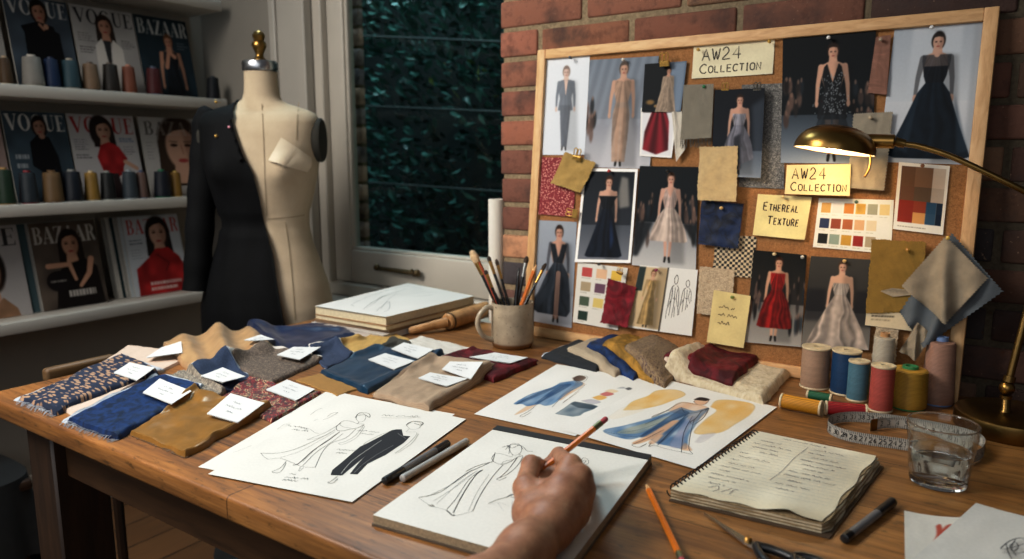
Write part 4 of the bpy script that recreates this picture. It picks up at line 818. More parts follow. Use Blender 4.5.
swatch([(876, 37), (891, 35), (887, 95), (868, 93)], F_BROWNV, 'narrow dusty brown swatch pinned beside the black tulle gown photo', pink=.0006, amp=.001, seed=5)
swatch([(537, 157), (577, 158), (574, 217), (535, 214)], F_FLORAL, 'red floral print swatch at the left edge of the board', fr=.0008, seed=6)
q = [(537, 220), (577, 222), (572, 328), (533, 321)]; cv = pcv(q, '#8d939c', 2); cv.gradv('#9aa0a8', '#8a8f98', 0, .7); cv.gradv('#999da5', '#b0b2b8', .7, 1); figure(cv, .58, .04, .98, '#bd937e', '#2a1c16', [([(.19, .1), (.28, .08), (.385, .055)], '#1e2228'), ([(.385, .055), (.5, .13), (.7, -.22, .16), (.86, -.33, .17), (.92, -.22, .13)], '#2a3038')], 'sheer', '#3c3c42', seed=14, neckline=.33); cv.poly([(.42, .72), (.5, .5), (.08, .78), (.14, .84)], '#2a313a', .85, 1); cv.line([(.6, .5), (.58, .92)], .05, '#a67f6c', .7); photo(q, cv, 'photo of a model in a swirling charcoal chiffon gown, beside the brushes')
q = [(578, 262), (628, 268), (618, 330), (573, 322)]; cv = pcv(q, '#d5d0c6', 2.2)
for i, row in enumerate((('#b5504c', '#d8b190', '#d6b24e'), ('#a8977a', '#6c4c5c', None), ('#4d5a48', '#cfb870', '#b98272'), ('#28382f', None, None))):
    for j, c_ in enumerate(row):
        if c_: cv.rect(.1 + j * .3, .07 + i * .24, .31 + j * .3, .22 + i * .24, c_); cv.lines(.1 + j * .3, .245 + i * .24, .3 + j * .3, 1, .1, '#8a857a', .012, i * 3 + j, .6)
photo(q, cv, 'paint colour card with three columns of squares, under the red velvet scrap', 'colour_card', 'colour card', 'colour cards on the board')
q = [(640, 166), (699, 167), (696, 271), (632, 265)]; cv = pcv(q, '#12161a', 2); cv.gradv('#0f1418', '#141a1f', 0, .55); cv.gradv('#8a8a8c', '#bdbbb8', .55, 1); cv.crowd(0, .26, .35, .72, 15); cv.crowd(.74, 1, .35, .7, 16); cv.poly([(0, .55), (.3, .55), (.08, .9), (0, .9)], '#161a1e', .9, 2); cv.poly([(.76, .55), (1, .55), (1, .78)], '#161a1e', .9, 2); figure(cv, .55, .06, .95, '#c59c88', '#4a3224', [([(.18, .06), (.28, .08), (.385, .055)], '#b5a096'), ([(.385, .055), (.48, .13), (.62, .19), (.74, .22), (.76, .2)], '#bcab9f')], seed=17, neckline=.28); photo(q, cv, 'photo of a model in a knee-length blush tulle dress')
q = [(584, 168), (638, 169), (631, 263), (575, 262)]; cv = pcv(q, '#20242a', 2.2); cv.gradv('#191d22', '#2a2e35', 0, .6); cv.gradv('#4b5058', '#7a7d85', .6, 1); cv.poly([(.72, .08), (.84, .1), (.9, .4), (.72, .42), (.68, .3)], '#8f8b84', .8, 2); figure(cv, .5, .08, .99, '#c9a08a', '#3a241a', [([(.23, .125), (.27, .1), (.38, .06)], '#14171c'), ([(.38, .06), (.5, .1), (.75, .18), (.93, .24), (.95, .2)], '#121822')], legs=False, seed=18); cv.poly([(.57, .5), (.66, .75), (.62, .88)], '#243a66', .7, 2); cv.frame(.03); photo(q, cv, 'white-bordered photo of a model in an off-shoulder black gown')
swatch([(566, 152), (597, 163), (582, 193), (553, 183)], F_YELS, 'mustard cotton scrap hanging from a brass clip over the floral print', amp=.004, fr=.001, seed=8)
def sk(b, c):
    fr_ = lambda u, v: bil(c, .5 + u * .5, v) + ND * .0006
    for cx, y0, h in ((.33, .1, .8), (.72, .16, .62)):
        for st in ([(0, 0), (-.06, .06), (-.05, .14), (0, .18), (.06, .14), (.06, .05), (0, 0)], [(-.05, .2), (-.14, .28), (-.17, .5), (-.2, .62)], [(.05, .2), (.14, .28), (.17, .5), (.2, .6)], [(-.1, .26), (-.08, .45), (-.2, .7), (-.18, .98)], [(.1, .26), (.08, .45), (.2, .7), (.16, .98)], [(0, .24), (.02, .6), (-.03, .95)], [(-.05, .45), (.06, .46)], [(-.09, .5), (-.1, .8)], [(.06, .6), (.09, .95)]):
            b.ribbon([fr_(*q_) for q_ in catmull([(cx + x * .9, y0 + y * h) for x, y in st], 4)], .0011, ND, 0, '#3a3735')
q = [(640, 265), (698, 270), (692, 336), (627, 327)]; cv = pcv(q, '#dcd8d0', 2.2); cv.rect(.0, .02, .5, .97, '#c6b08c'); cv.rect(.0, .02, .12, .4, '#2c3634'); cv.rect(.34, 0, .5, .97, '#8d7a5c', .5, 2); figure(cv, .27, .05, .97, '#c9a284', '#6b4a2c', [([(.18, .07), (.28, .08), (.385, .06), (.6, .1), (.95, .14)], '#a88c5c')], 'sleeve', '#a89066', seed=20); cv.rect(.49, 0, .52, 1, '#3c342c', .8); photo(q, cv, 'white card with a gold gown photo and two ink figure sketches', 'inspiration_card', 'card', None, extra=sk)
swatch([(609, 278), (637, 287), (630, 327), (603, 322)], F_REDV, 'dark red velvet scrap pinned over the paint colour card', amp=.004, fr=.0012, seed=9, sag=.002)
swatch([(700, 147), (738, 146), (737, 202), (698, 200)], F_CREAM, 'cream silk swatch left of the clipped grey gown photo', amp=.002, fr=.0012, seed=10)
swatch([(716, 233), (757, 237), (754, 278), (713, 275)], F_HOUND, 'black and cream houndstooth swatch', fr=.0015, seed=11)
swatch([(702, 200), (744, 204), (739, 249), (699, 244)], F_NAVYV, 'navy crushed velvet swatch with wavy cut edge', amp=.003, pink=.0011, seed=12)
swatch([(700, 266), (735, 270), (731, 318), (697, 313)], F_BEIGEB, 'beige boucle swatch behind the yellow handwritten note', fr=.001, seed=13)
q = [(754, 250), (807, 255), (801, 347), (745, 342)]; cv = pcv(q, '#151615', 2); cv.gradv('#141412', '#2a2724', 0, .55); cv.gradv('#6b655f', '#a39d94', .55, 1); cv.crowd(0, .25, .35, .75, 21); cv.crowd(.72, 1, .35, .8, 22); figure(cv, .5, .05, .97, '#c79a7c', '#3a2116', [([(.19, .085), (.28, .085), (.385, .06)], '#8e1e1a'), ([(.385, .06), (.5, .13), (.65, .17), (.82, .2), (.84, .15)], '#861a17')], seed=23, streak=.5); photo(q, cv, 'photo of a model in a ruffled scarlet dress')
q = [(811, 256), (875, 260), (869, 350), (801, 347)]; cv = pcv(q, '#36332f', 2); cv.gradv('#3d3a35', '#2f2c29', 0, .6); cv.gradv('#55504a', '#7d766c', .6, 1); cv.rect(0, .35, .3, .7, '#17161a', .6, 3); cv.rect(.75, .35, 1, .75, '#17161a', .6, 3); figure(cv, .52, .03, 1.02, '#cda488', '#4a3222', [([(.25, .085), (.3, .085), (.385, .06)], '#a3978c'), ([(.385, .06), (.5, .12), (.75, .24), (1., .33)], '#a59689')], legs=False, seed=24); photo(q, cv, 'photo of a model in a strapless pewter ball gown, behind the spools')
q = [(819, 198), (894, 200), (891, 254), (813, 247)]; cv = pcv(q, '#e3dccd', 2.2)
for i, row in enumerate((('#c99a58', '#e0d2c2', '#c6803c', '#dba850', '#9d9a84', '#dcc08a'), ('#323a55', '#8a4632', '#a5623c', '#d2a47a', '#d9c3a4', None), ('#242422', '#8d9a8c', '#b98f3c', '#922f28', '#a5977c', None))):
    for j, c_ in enumerate(row):
        if c_: cv.rect(.05 + j * .155, .09 + i * .31, .18 + j * .155, .29 + i * .31, c_); cv.lines(.05 + j * .155, .33 + i * .31, .17 + j * .155, 1, .1, '#a39a88', .012, i * 7 + j, .6)
photo(q, cv, 'white colour card with three rows of warm squares, under the lamp', 'colour_card', 'colour card', 'colour cards on the board')
q = [(899, 162), (950, 166), (943, 235), (893, 229)]; cv = pcv(q, '#e6dfd2', 2.2)
for x0, y0, x1, y1, c_ in ((.07, .05, .35, .34, '#6a4a34'), (.35, .05, .7, .34, '#7d5c44'), (.7, .05, .94, .34, '#c9b8a6'), (.07, .34, .36, .55, '#6b4733'), (.36, .34, .7, .55, '#5e4a3a'), (.7, .34, .94, .55, '#b8a898'), (.07, .55, .37, .88, '#8a2c20'), (.37, .55, .66, .72, '#8f3c28'), (.37, .72, .62, .88, '#cf9a5a'), (.62, .55, .82, .72, '#2a4a66'), (.82, .55, .94, .72, '#1c2a3c'), (.62, .72, .82, .88, '#32506a'), (.82, .72, .94, .88, '#172233')): cv.rect(x0, y0, x1, y1, c_)
cv.lines(.08, .94, .9, 1, .1, '#8a8274', .016, 3, .6); photo(q, cv, 'tall colour card of brown, red and navy blocks, right of the white one', 'colour_card', 'colour card', 'colour cards on the board')
swatch([(854, 114), (893, 112), (885, 191), (848, 188)], F_FELT, 'grey-beige swatch with pinked edges hanging beside the lamp head', amp=.004, pink=.0011, seed=14)
swatch([(876, 326), (899, 328), (896, 362), (872, 358)], F_BEIGEB, 'small beige scrap peeping out under the ochre sample', amp=.002, fr=.0015, seed=15)
# ochre sample with its paper header
q = [(872, 239), (926, 242), (922, 312), (866, 313)]; n_ = lay(q, .0075); c_ = [bp(*p_, n_) for p_ in q]
oc = thing('fabric_sample', 'ochre woven sample with a paper label, between the pewter gown photo and the grey cloths', 'fabric swatch', (c_[0] + c_[2]) / 2, 'fabric swatches on the cork board')
o = swatch(q, F_OCHRE, None, 'cloth', .002, fr=.0012, n=n_, seed=16); 
for k in ('category', 'group', 'label'):
    if k in o: del o[k]
loc0 = A(o.location); o.parent = oc; o.location = tuple(loc0 - A(oc.location))
cc = [bp(x, y, n_ + .003) for x, y in ((867, 306), (916, 304), (912, 331), (865, 325))]; b = B(); cv = Cv(40, 24, 1.8, '#cdbd9e'); cv.lines(.12, .5, .6, 1, .1, '#4a4032', .07, 2); cv.lines(.12, .68, .7, 1, .1, '#6a5e4a', .05, 3); sheet(b, cc, cv, 0, .001, ND); b.build('paper_label', M_PAPER, oc)
cc = [bp(x, y, n_ + .006) for x, y in ((880, 291), (892, 288), (912, 290), (910, 295), (893, 297))]; b = B(); b.add(cc, [[0, 4, 3, 2, 1][::-1]], uv=A(cc) ); b.build('patch', F_LINEN, oc)
# hanging cloths
def hang(pts, m, label, th, sd, blue=False):
    n0 = lay(pts, th)
    T, L_, Bm, Rt = [bp(x, y, n0) for x, y in pts]; b = B(); n = 40; P = np.zeros((n, n, 3)); U = np.zeros((n, n, 3))
    for j in range(n):
        for i in range(n):
            u, v = i / (n - 1), j / (n - 1); p = (T * (1 - u) + Rt * u) * (1 - v) + (L_ * (1 - u) + Bm * u) * v; d = (u + v) / 2
            f = .010 * math.exp(-((u - v) / .16) ** 2) * (.3 + d) + .007 * math.sin((u - v) * 9 + sd) * d + .003 * nz(u * 4, v * 4, sd)
            e = .0014 * (1 if (i + j) % 2 else -1) if (i in (0, n - 1) or j in (0, n - 1)) else 0
            P[j, i] = p + ND * (.006 * d + f + .004) + UD * e; U[j, i] = (u * .12, v * .12, 0)
    b.grid(P[::-1], 0, uv=U[::-1]); return tag(b.build('hanging_cloth', m), label, 'fabric swatch', 'fabric swatches on the cork board')
hang([(952, 233), (900, 312), (925, 346), (1003, 291)], F_BLUEG, 'blue-grey linen cloth hanging behind the beige one at the right of the board', .012, 1.)
hang([(946, 236), (902, 286), (946, 323), (988, 278)], F_LINEN, 'beige linen diamond hanging in front at the right of the board', .02, 2.)
hang([(918, 322), (900, 351), (917, 359), (932, 334)], F_LINEN, 'small beige linen corner hanging lowest, below the blue-grey cloth', .006, 3.)
# --- written notes
def note(q, bg, label, lines, name='paper_note', curl=.002, wd=.0019, sc=None):
    cv = pcv(q, bg, .6); cv.blotch((3, 3), .05, 2); n = lay(q, curl + .001)
    def ex(b, c):
        c = [p_ + ND * .0 for p_ in c]; W = np.linalg.norm(c[1] - c[0]); H_ = np.linalg.norm(c[3] - c[0])
        f = lambda u, v: bil(c, u / W, 1 - v / H_) + ND * (curl * ((2 * u / W - 1) ** 2 * .5 + (1 - v / H_) ** 3))
        for txt, x, y, h, w_ in lines:
            if txt.startswith('~'): scribble(b, f, x * W, y * H_, float(txt[1:]) * W, h * H_, wd * .7, ND, '#7a6a48', len(txt) + int(y * 99), lift=.0005)
            else: write(b, txt, f, x * W, y * H_, h * H_, wd, ND, '#2a251f', fit=w_ * W, gap=.24, lift=.0005)
    photo(q, cv, label, name, 'note', 'handwritten notes on the board', n, curl, ex, M_PAPER)
note([(694, 46), (775, 38), (773, 74), (692, 79)], '#ddd3b4', 'cream AW24 Collection sign pinned at the top of the board', [('AW24', .12, .52, .34, .6), ('C', .1, .14, .27, .19), ('OLLECTION', .21, .15, .2, .86)])
note([(787, 165), (851, 164), (850, 196), (785, 194)], '#dcc795', 'cream AW24 Collection sign just below the lamp head', [('AW24', .1, .52, .36, .62), ('C', .09, .13, .27, .18), ('OLLECTION', .21, .13, .21, .95)])
note([(758, 194), (812, 197), (805, 240), (753, 235)], '#e3cf96', 'pale yellow Ethereal Texture note, left of the white colour card', [('E', .14, .62, .19, .22), ('THEREAL', .25, .62, .15, .8), ('T', .25, .3, .19, .34), ('EXTURE', .37, .3, .15, .84)])
note([(714, 290), (751, 296), (744, 348), (707, 342)], '#d8c48c', 'yellow note with faint handwriting and a green pin', [('~.42', .2, .68, .07, 1), ('~.6', .2, .53, .07, 1), ('~.4', .22, .38, .07, 1)])
# --- clips and pins
M_CLIP = mat('brass_clip', '#d2ab5c', .38, .85, .1)
M_CLIPS = mat('steel_clip', '#8f8a80', .3, 1, .1)
def clip(x, y, label, m=None, w=.019, up=True, n=.006, rot=0):
    m = m or M_CLIP; p = bp(x, y, n); R_ = math.cos(rot), math.sin(rot); X_ = UD * R_[0] + WD * R_[1]; Y_ = WD * R_[0] - UD * R_[1]
    t_ = thing('binder_clip', label, 'clip', p, 'binder clips on the board'); h = w * .62
    b = B(); b.prism([p - X_ * w / 2 + ND * .0005 - Y_ * h * .1, p - X_ * w / 2 + ND * .0035 - Y_ * h * .1, p - X_ * w / 2 + ND * .0075 + Y_ * h * .55, p - X_ * w / 2 + ND * .0065 + Y_ * h * .75, p - X_ * w / 2 - ND * .0005 + Y_ * h * .75], X_, w); jaw = b.build('jaw', m, t_)
    for sg in (-1, 1):
        b = B(); c0 = p + X_ * sg * w * .24; pts = [c0 - X_ * w * .14 + Y_ * h * .5, c0 - X_ * w * .16 + Y_ * h * 1.1, c0 - X_ * w * .2 + Y_ * h * 1.75, c0 + Y_ * h * 2.05, c0 + X_ * w * .2 + Y_ * h * 1.75, c0 + X_ * w * .16 + Y_ * h * 1.1, c0 + X_ * w * .14 + Y_ * h * .5]
        b.tube(catmull([q_ + ND * (.006 + .002 * k * (6 - k) / 9) for k, q_ in enumerate(pts)], 4), w * .06, n=6); b.build('handle', m, jaw)
clip(665, 66, 'brass clip holding the beige coat photo', n=.010); clip(577, 160, 'brass clip holding the mustard scrap over the floral print', n=.012, rot=-.25); clip(577, 214, 'brass clip at the left edge of the off-shoulder gown photo', w=.018, n=.010, rot=1.4)
clip(726, 93, 'brass clip at the left top of the silver-grey gown photo', n=.008, w=.014); clip(758, 93, 'steel clip at the right top of the silver-grey gown photo', M_CLIPS, n=.008, w=.014); clip(620, 274, 'brass clip above the dark red velvet scrap', w=.012, n=.012, rot=-.3)
def pin(x, y, col, label, metal=0, n=None, r=.0032):
    p = bp(x, y, .007 if n is None else n); nm = 'pin_' + col.strip('#'); m = mat(nm, col, .3, metal, .05)
    b = B(); b.lathe([(1e-4, -.006), (.0006, -.006), (.0006, .0), (r * .75, .0), (r * .8, .001), (r * .5, .0022), (r * .5, .004), (r, .0052), (r, .0062), (r * .7, .0072), (1e-4, .0075)], p, n=14, axis=tuple(ND)); tag(b.build('push_pin', m), label, 'pin', 'push pins in the cork board')
for a in ((571, 58, '#4a4c52', 'dark pin holding the grey suit photo'), (624, 60, '#c9c5bc', 'pale pin at the top of the sheer dress photo'), (699, 50, '#b8923c', 'yellow pin at the left corner of the top sign'), (770, 42, '#b8923c', 'yellow pin at the right corner of the top sign'), (705, 87, '#1f6a3c', 'green pin holding the grey burlap swatch'), (881, 40, '#a5907a', 'tan pin in the narrow dusty brown swatch'), (871, 118, '#b5a284', 'beige pin in the grey-beige pinked swatch'), (829, 38, '#c9c9c6', 'pale pin at the top of the black sequinned dress photo', ), (932, 28, '#c9c9c6', 'pale pin at the top of the black tulle gown photo'), (610, 171, '#b3352a', 'red pin at the top of the off-shoulder gown photo'), (668, 171, '#1a1a1c', 'black pin at the top of the blush dress photo'), (716, 155, '#6a5a44', 'dark pin in the cream silk swatch'), (722, 208, '#c4a468', 'gold pin in the navy velvet swatch'), (791, 169, '#c58a2c', 'orange pin at the corner of the sign below the lamp'), (857, 202, '#3c5240', 'dark green pin on the white colour card'), (923, 166, '#8a5a3a', 'brown pin on the tall brown, red and navy colour card'), (775, 254, '#c9b48a', 'beige pin at the top of the scarlet dress photo'), (803, 257, '#b9b4aa', 'grey pin at the top corner of the scarlet dress photo'), (845, 261, '#c4a468', 'gold pin at the top of the pewter gown photo'), (733, 297, '#6f7f34', 'olive green pin in the yellow handwritten note'), (908, 250, '#a5782c', 'ochre pin in the ochre woven sample'), (948, 238, '#c4a44c', 'brass pin holding the two hanging linen cloths'), (600, 264, '#3a342c', 'dark pin at the top of the paint colour card'), (657, 270, '#8a2a4c', 'magenta pin on the gold gown card'), (783, 197, '#d0b884', 'cream pin at the top of the Ethereal Texture note')):
    pin(*a, n=.036 if a[0] == 948 else .0095 if a[0] in (908, 871) else None)
# ================================================================== fabrics on the table
def blur2(a, k=2):
    for _ in range(k):
        p = np.pad(a, 1, 'edge'); a = (p[:-2, 1:-1] + p[2:, 1:-1] + p[1:-1, :-2] + p[1:-1, 2:] + 4 * p[1:-1, 1:-1]) / 8
    return a
def maxf(a, k=2):
    for _ in range(k):
        p = np.pad(a, 1, 'edge'); a = np.max([p[:-2, 1:-1], p[2:, 1:-1], p[1:-1, :-2], p[1:-1, 2:], p[1:-1, 1:-1]], 0)
    return a
def pad(q, zl, th, amp=.0012, wl=6., wob=.0025, ridges=(), n=44, seed=0, ex=0., zc=None, drop=0., round=0.):
    """soft folded cloth: returns builder. q far-left, far-right, near-right, near-left in image px"""
    c = [Zp(x, y, zl if zc is None else TZ + zc[k]) for k, (x, y) in enumerate(q)]; zq = [p[2] for p in c]
    for p in c: p[2] = zl
    cen = sum(c) / 4; c = [p + (p - cen) / np.linalg.norm(p - cen) * ex for p in c]
    W = np.linalg.norm(c[1] - c[0]); H_ = np.linalg.norm(c[3] - c[0]); P = np.zeros((n, n, 3)); U = np.zeros((n, n, 3)); E = np.zeros((n, n)); Wr = np.zeros((n, n))
    for j in range(n):
        for i in range(n):
            u, v = i / (n - 1), j / (n - 1); uu = .5 - .5 * math.cos(math.pi * u) if True else u; vv = .5 - .5 * math.cos(math.pi * v)
            uu = .5 * u + .5 * uu; vv = .5 * v + .5 * vv
            p = bil(c, uu, vv); d = min(uu * W, (1 - uu) * W, vv * H_, (1 - vv) * H_)
            k = math.exp(-d / .012) * wob
            p = p + A([nz(p[0] * 38, p[1] * 38, seed), nz(p[0] * 38 + 9, p[1] * 38, seed + 4), 0]) * k * 1.6
            P[j, i] = p; U[j, i] = (uu * W, vv * H_, 0); rd = round or max(min(th * .8, .0045), .002); E[j, i] = math.sqrt(max(0, 1 - (1 - min(d / rd, 1)) ** 2))
            w = amp * (nz(uu * wl + seed, vv * wl, seed) + .5 * nz(uu * wl * 2.3, vv * wl * 2.3, seed + 5))
            for (u0, v0, u1, v1, h, s) in ridges:
                dx, dy = u1 - u0, v1 - v0; t = max(0, min(1, ((uu - u0) * dx + (vv - v0) * dy) / (dx * dx + dy * dy))); dd = math.hypot((uu - u0 - t * dx) * W, (vv - v0 - t * dy) * H_); w += h * math.exp(-(dd / s) ** 2)
            Wr[j, i] = w + amp * .6
    raw = A([[surf(P[j, i, 0], P[j, i, 1]) for i in range(n)] for j in range(n)]); base = np.maximum(raw, blur2(maxf(raw, 2), 6)) if raw.max() - raw.min() > 1e-4 else raw
    if zc is not None:
        for j in range(n):
            for i in range(n): base[j, i] = max(base[j, i], float(bil([A([z]) for z in zq], i / (n - 1), j / (n - 1))[0]) - drop - th)
    P[:, :, 2] = base + .0006 + th * E * .94 + np.maximum(Wr, -.4 * th) * E + .0004
    b = B(); b.grid(P[::-1], 0, uv=U[::-1])
    # skirt to what lies below
    for e, ue in ((P[0], U[0]), (P[-1][::-1], U[-1][::-1]), (P[:, -1], U[:, -1]), (P[::-1, 0], U[::-1, 0])):
        lo = e.copy(); lo[:, 2] = A([surf(x, y) for x, y, _ in e]) + .0004; lo[:, 2] = np.minimum(lo[:, 2], e[:, 2] - .0001); b.grid(np.stack([e, lo])[:, ::-1], 0, uv=np.stack([ue, ue])[:, ::-1])
    return b, c
def strands(c, sides, z, ln, seed, nn=46, r=.0005):
    b = B(); rr = random.Random(seed)
    for s in sides:
        a, d = c[s], c[(s + 1) % 4]; cen = sum(c) / 4
        for k in range(nn):
            t = (k + rr.random()) / nn; p = a + (d - a) * t; o = np.cross(d - a, A([0, 0, 1])); o /= np.linalg.norm(o); o = o if np.dot(o, p - cen) > 0 else -o
            l = ln * rr.uniform(.5, 1.1); p = p - o * .003; q2 = p + o * (l + .003) + (d - a) / np.linalg.norm(d - a) * rr.uniform(-.5, .5) * l
            zt = surf(p[0], p[1]) + .0012; ze = surf(q2[0], q2[1]) + .0008; b.tube([(p[0], p[1], zt), ((p[0] + q2[0]) / 2, (p[1] + q2[1]) / 2, max(zt, ze) + .0004), (q2[0], q2[1], ze)], r, n=4, cap=False)
    return b
GF = 'fabric samples spread on the left of the table'; GR = 'folded fabrics in a row below the board'
def cloth(q, m, label, th=.005, zl=None, lining=None, fringe=None, group=GF, name='fabric_sample', amp=.0012, **kw):
    zl = TZ + th if zl is None else zl
    cc = sum(Zp(x, y, zl) for x, y in q) / 4; t_ = thing(name, label, 'fabric', (cc[0], cc[1], TZ + .0005), group)
    if lining:
        lm, lth, lex = lining; b, c = pad(q, zl - th, lth, .0004, wob=.003, ex=lex, seed=kw.get('seed', 0) + 50, n=34, zc=kw.get('zc'), drop=th); b.build('lining', lm, t_); TREES.extend(b.trees()[:1])
    b, c = pad(q, zl, th, amp, **kw); b.build('top_layer', m, t_); tr = b.trees()[:1]
    if fringe:
        sides, fm, ln = fringe; strands(c, sides, zl, ln, kw.get('seed', 1)).build('frayed_edge', fm, t_)
    TREES.extend(tr); return t_
def card(q, zl, label, ln=((.3, .66, .3), (.22, .45, .5), (.4, .25, .2)), seed=0):
    c = [Zp(x, y, zl) for x, y in q]; zc = [surf(p[0], p[1]) for p in c]
    mz = sum(zc) / 4; zc = [max(z, mz - .0015) for z in zc]
    for p, z in zip(c, zc): p[2] = z
    n = 9; lift = max(surf(*bil(c, i / (n - 1), j / (n - 1))[:2]) - bil(c, i / (n - 1), j / (n - 1))[2] for i in range(n) for j in range(n)); 
    c = [p + A([0, 0, lift + .0008]) for p in c]; nm = np.cross(c[1] - c[0], c[3] - c[0]); nm = nm / np.linalg.norm(nm); nm = nm if nm[2] > 0 else -nm
    cv = Cv(10, 8, 1.4, '#d3d2cf'); b = B(); sheet(b, c, cv, 0, .0008, nm, 0); sheet(b, [p - nm * .0005 for p in (c[1], c[0], c[3], c[2])], cv)
    W = np.linalg.norm(c[1] - c[0]); H_ = np.linalg.norm(c[3] - c[0]); f = lambda u, v: bil(c, u / W, 1 - v / H_)
    for x, y, l in ln: scribble(b, f, x * W, y * H_, l * W, .085 * H_, .0006, nm, '#4c4d55', seed + int(x * 100 + y * 10), lift=.0012)
    tag(b.build('name_card', M_PAPER), label, 'card', 'white handwritten cards on the fabrics'); TREES.extend(b.trees()[:1])
T_ = TZ
F_PAT = voro('navy_tan_jacquard', [(.0, '#a88a70'), (.34, '#a08066'), (.42, '#1a2740'), (1, '#141f36')], 80, .008, .95, .7, sc=(.5, 1.35, 1), rnd=.75); F_ICE = weave('pale_blue_lining', '#c9cdd2', '#a5abb4', 1500); F_PINKC = weave('pale_pink_cotton', '#d5bfae', '#bda491', 2600, .85, .15, .12)
F_BLUEV = velvet('royal_blue_velvet', '#0e2a56', .6, .5, .4, 50); F_GOLDS = satin('old_gold_satin', '#8a6226', .3); F_GREYT = tweed('salt_pepper_tweed', ['#3a3632', '#7d7468', '#b5aa9a'], 260); F_BEIGES = satin('champagne_satin', '#b08e66', .33); F_NAVYS = satin('navy_silk', '#0d1e40', .36, .35)
F_BRT = tweed('brown_grey_tweed', ['#3c332c', '#5d5046', '#8a7a6a'], 330); F_NAVYD = tweed('navy_denim', ['#161f30', '#243450', '#3b4c68'], 900); F_MUST = weave('mustard_felt', '#a37c44', '#87642f', 2600, .95, .15, .15); F_YELL = weave('straw_yellow_cotton', '#c2a05e', '#a58344', 1800, .8, .25, .15)
F_DOT = voro('navy_dotted_weave', [(0, '#5d6d88'), (.18, '#3e4f6c'), (.32, '#182540'), (1, '#131f36')], 330, 0, .9, .4, rnd=.1); F_TEAL = satin('petrol_satin', '#0e3048', .36, .4); F_OLIVE = weave('dark_olive_wool', '#4a473c', '#33312a', 1800); F_WHITEC = weave('white_cotton', '#d2cbc1', '#b8b0a5', 2600, .85, .15, .08)
F_LINEN2 = weave('oatmeal_linen', '#b09a82', '#927c65', 2000, .85, .3, .12); F_DRV = velvet('wine_velvet', '#5c0f16', .7, .4, .4, 25)
t = NT('red_paisley'); v = t.coord('uvp'); n = t.noise(v, 42, 3, .6, 2.2); n2 = t.noise(v, 95, 2, .5, 3.)
c_ = t.ramp(n, [(.30, '#3a2a2a'), (.40, '#7a2026'), (.47, '#8e2c2c'), (.52, '#b59a78'), (.58, '#59483c'), (.66, '#a58a6c')], 'CONSTANT'); c_ = t.mix(t.ramp(n2, [(.5, (0, 0, 0, 1)), (.53, (.7, .7, .7, 1))]), c_, L4('#2c2526')); t.l(c_, t.b.inputs['Base Color']); t.set(Roughness=.75); F_PAIS = t.m
F_MULTI = tweed('multicolour_boucle', ['#1f2028', '#5a4232', '#97805f', '#4b3032', '#a8967e'], 260, 1.); F_BLACKW = weave('black_wool', '#22252b', '#14161a', 1600); F_FLEECE = tweed('cream_fleece', ['#a5957c', '#c2b398', '#cfc2aa'], 160, 1.); F_MUSTV = velvet('mustard_velvet', '#9a7430', .8, .4, .6, 30); F_CREAMC = weave('cream_wool', '#c5b49c', '#a5937a', 1700)
cloth([(128, 345), (197, 353), (76, 414), (44, 404)], F_PINKC, 'pale pink cotton sample under the navy and tan patterned one', .004, seed=1)
cloth([(162, 340), (264, 326), (282, 345), (192, 372)], F_BEIGES, 'champagne satin sample heaped in soft folds behind the others', .006, T_ + .012, amp=.004, wl=3, seed=2, ridges=((.55, -.1, .35, 1.05, .026, .022), (.2, -.1, .1, .9, .014, .02), (.85, 0, .75, 1, .010, .02)))
cloth([(246, 327), (338, 322), (361, 338), (290, 355)], F_NAVYS, 'navy silk sample with dark sheen, far edge of the table', .009, T_ + .012, amp=.004, wl=3.5, seed=3, ridges=((.1, .1, .9, .4, .007, .02), (.3, .9, .95, .75, .006, .012)))
cloth([(334, 347), (385, 330), (411, 339), (352, 358)], F_YELL, 'straw yellow cotton sample beside the stack of sketchbooks', .006, amp=.002, seed=4)
cloth([(310, 353), (336, 346), (354, 357), (326, 369)], F_DOT, 'small navy dotted sample between the silk and the petrol satin', .003, lining=(F_WHITEC, .001, .003), seed=5)
cloth([(262, 351), (322, 360), (271, 383), (228, 366)], F_BRT, 'brown-grey tweed sample with one white card', .005, lining=(F_WHITEC, .0015, .002), amp=.001, seed=6)
cloth([(190, 374), (228, 365), (258, 383), (222, 394)], F_NAVYD, 'dark navy denim sample below the brown-grey tweed', .003, lining=(F_ICE, .001, .002), seed=7)
cloth([(163, 378), (184, 369), (227, 391), (204, 402)], F_GREYT, 'salt and pepper tweed sample between the blue velvet and denim', .006, amp=.0015, seed=8)
cloth([(122, 356), (159, 371), (55, 411), (20, 397)], F_PAT, 'navy sample with tan leaf pattern and frayed pale edge', .0045, T_ + .009, lining=(F_ICE, .0025, .007), fringe=((2,), F_ICE, .010), amp=.0015, seed=9)
cloth([(155, 378), (201, 391), (117, 438), (68, 421)], F_BLUEV, 'royal blue velvet sample with frayed white edge', .005, lining=(F_ICE, .003, .008), fringe=((2,), F_ICE, .011), amp=.0015, seed=10)
cloth([(295, 380), (322, 373), (361, 388), (338, 396)], F_MUST, 'flat mustard felt sample next to the paisley one', .002, amp=.0003, seed=11)
cloth([(250, 380), (323, 391), (272, 421), (221, 397)], F_PAIS, 'red paisley printed sample', .004, amp=.001, seed=12)
cloth([(194, 393), (272, 407), (186, 455), (131, 432)], F_GOLDS, 'old gold satin sample nearest the front edge of the table', .005, amp=.0028, wl=4, seed=13, fringe=((2,), F_LINEN2, .004), ridges=((.98, .0, .98, 1., .004, .008),))
cloth([(398, 344), (421, 336), (476, 349), (446, 359)], F_WHITEC, 'white cotton sample behind the wine velvet', .006, amp=.002, seed=14)
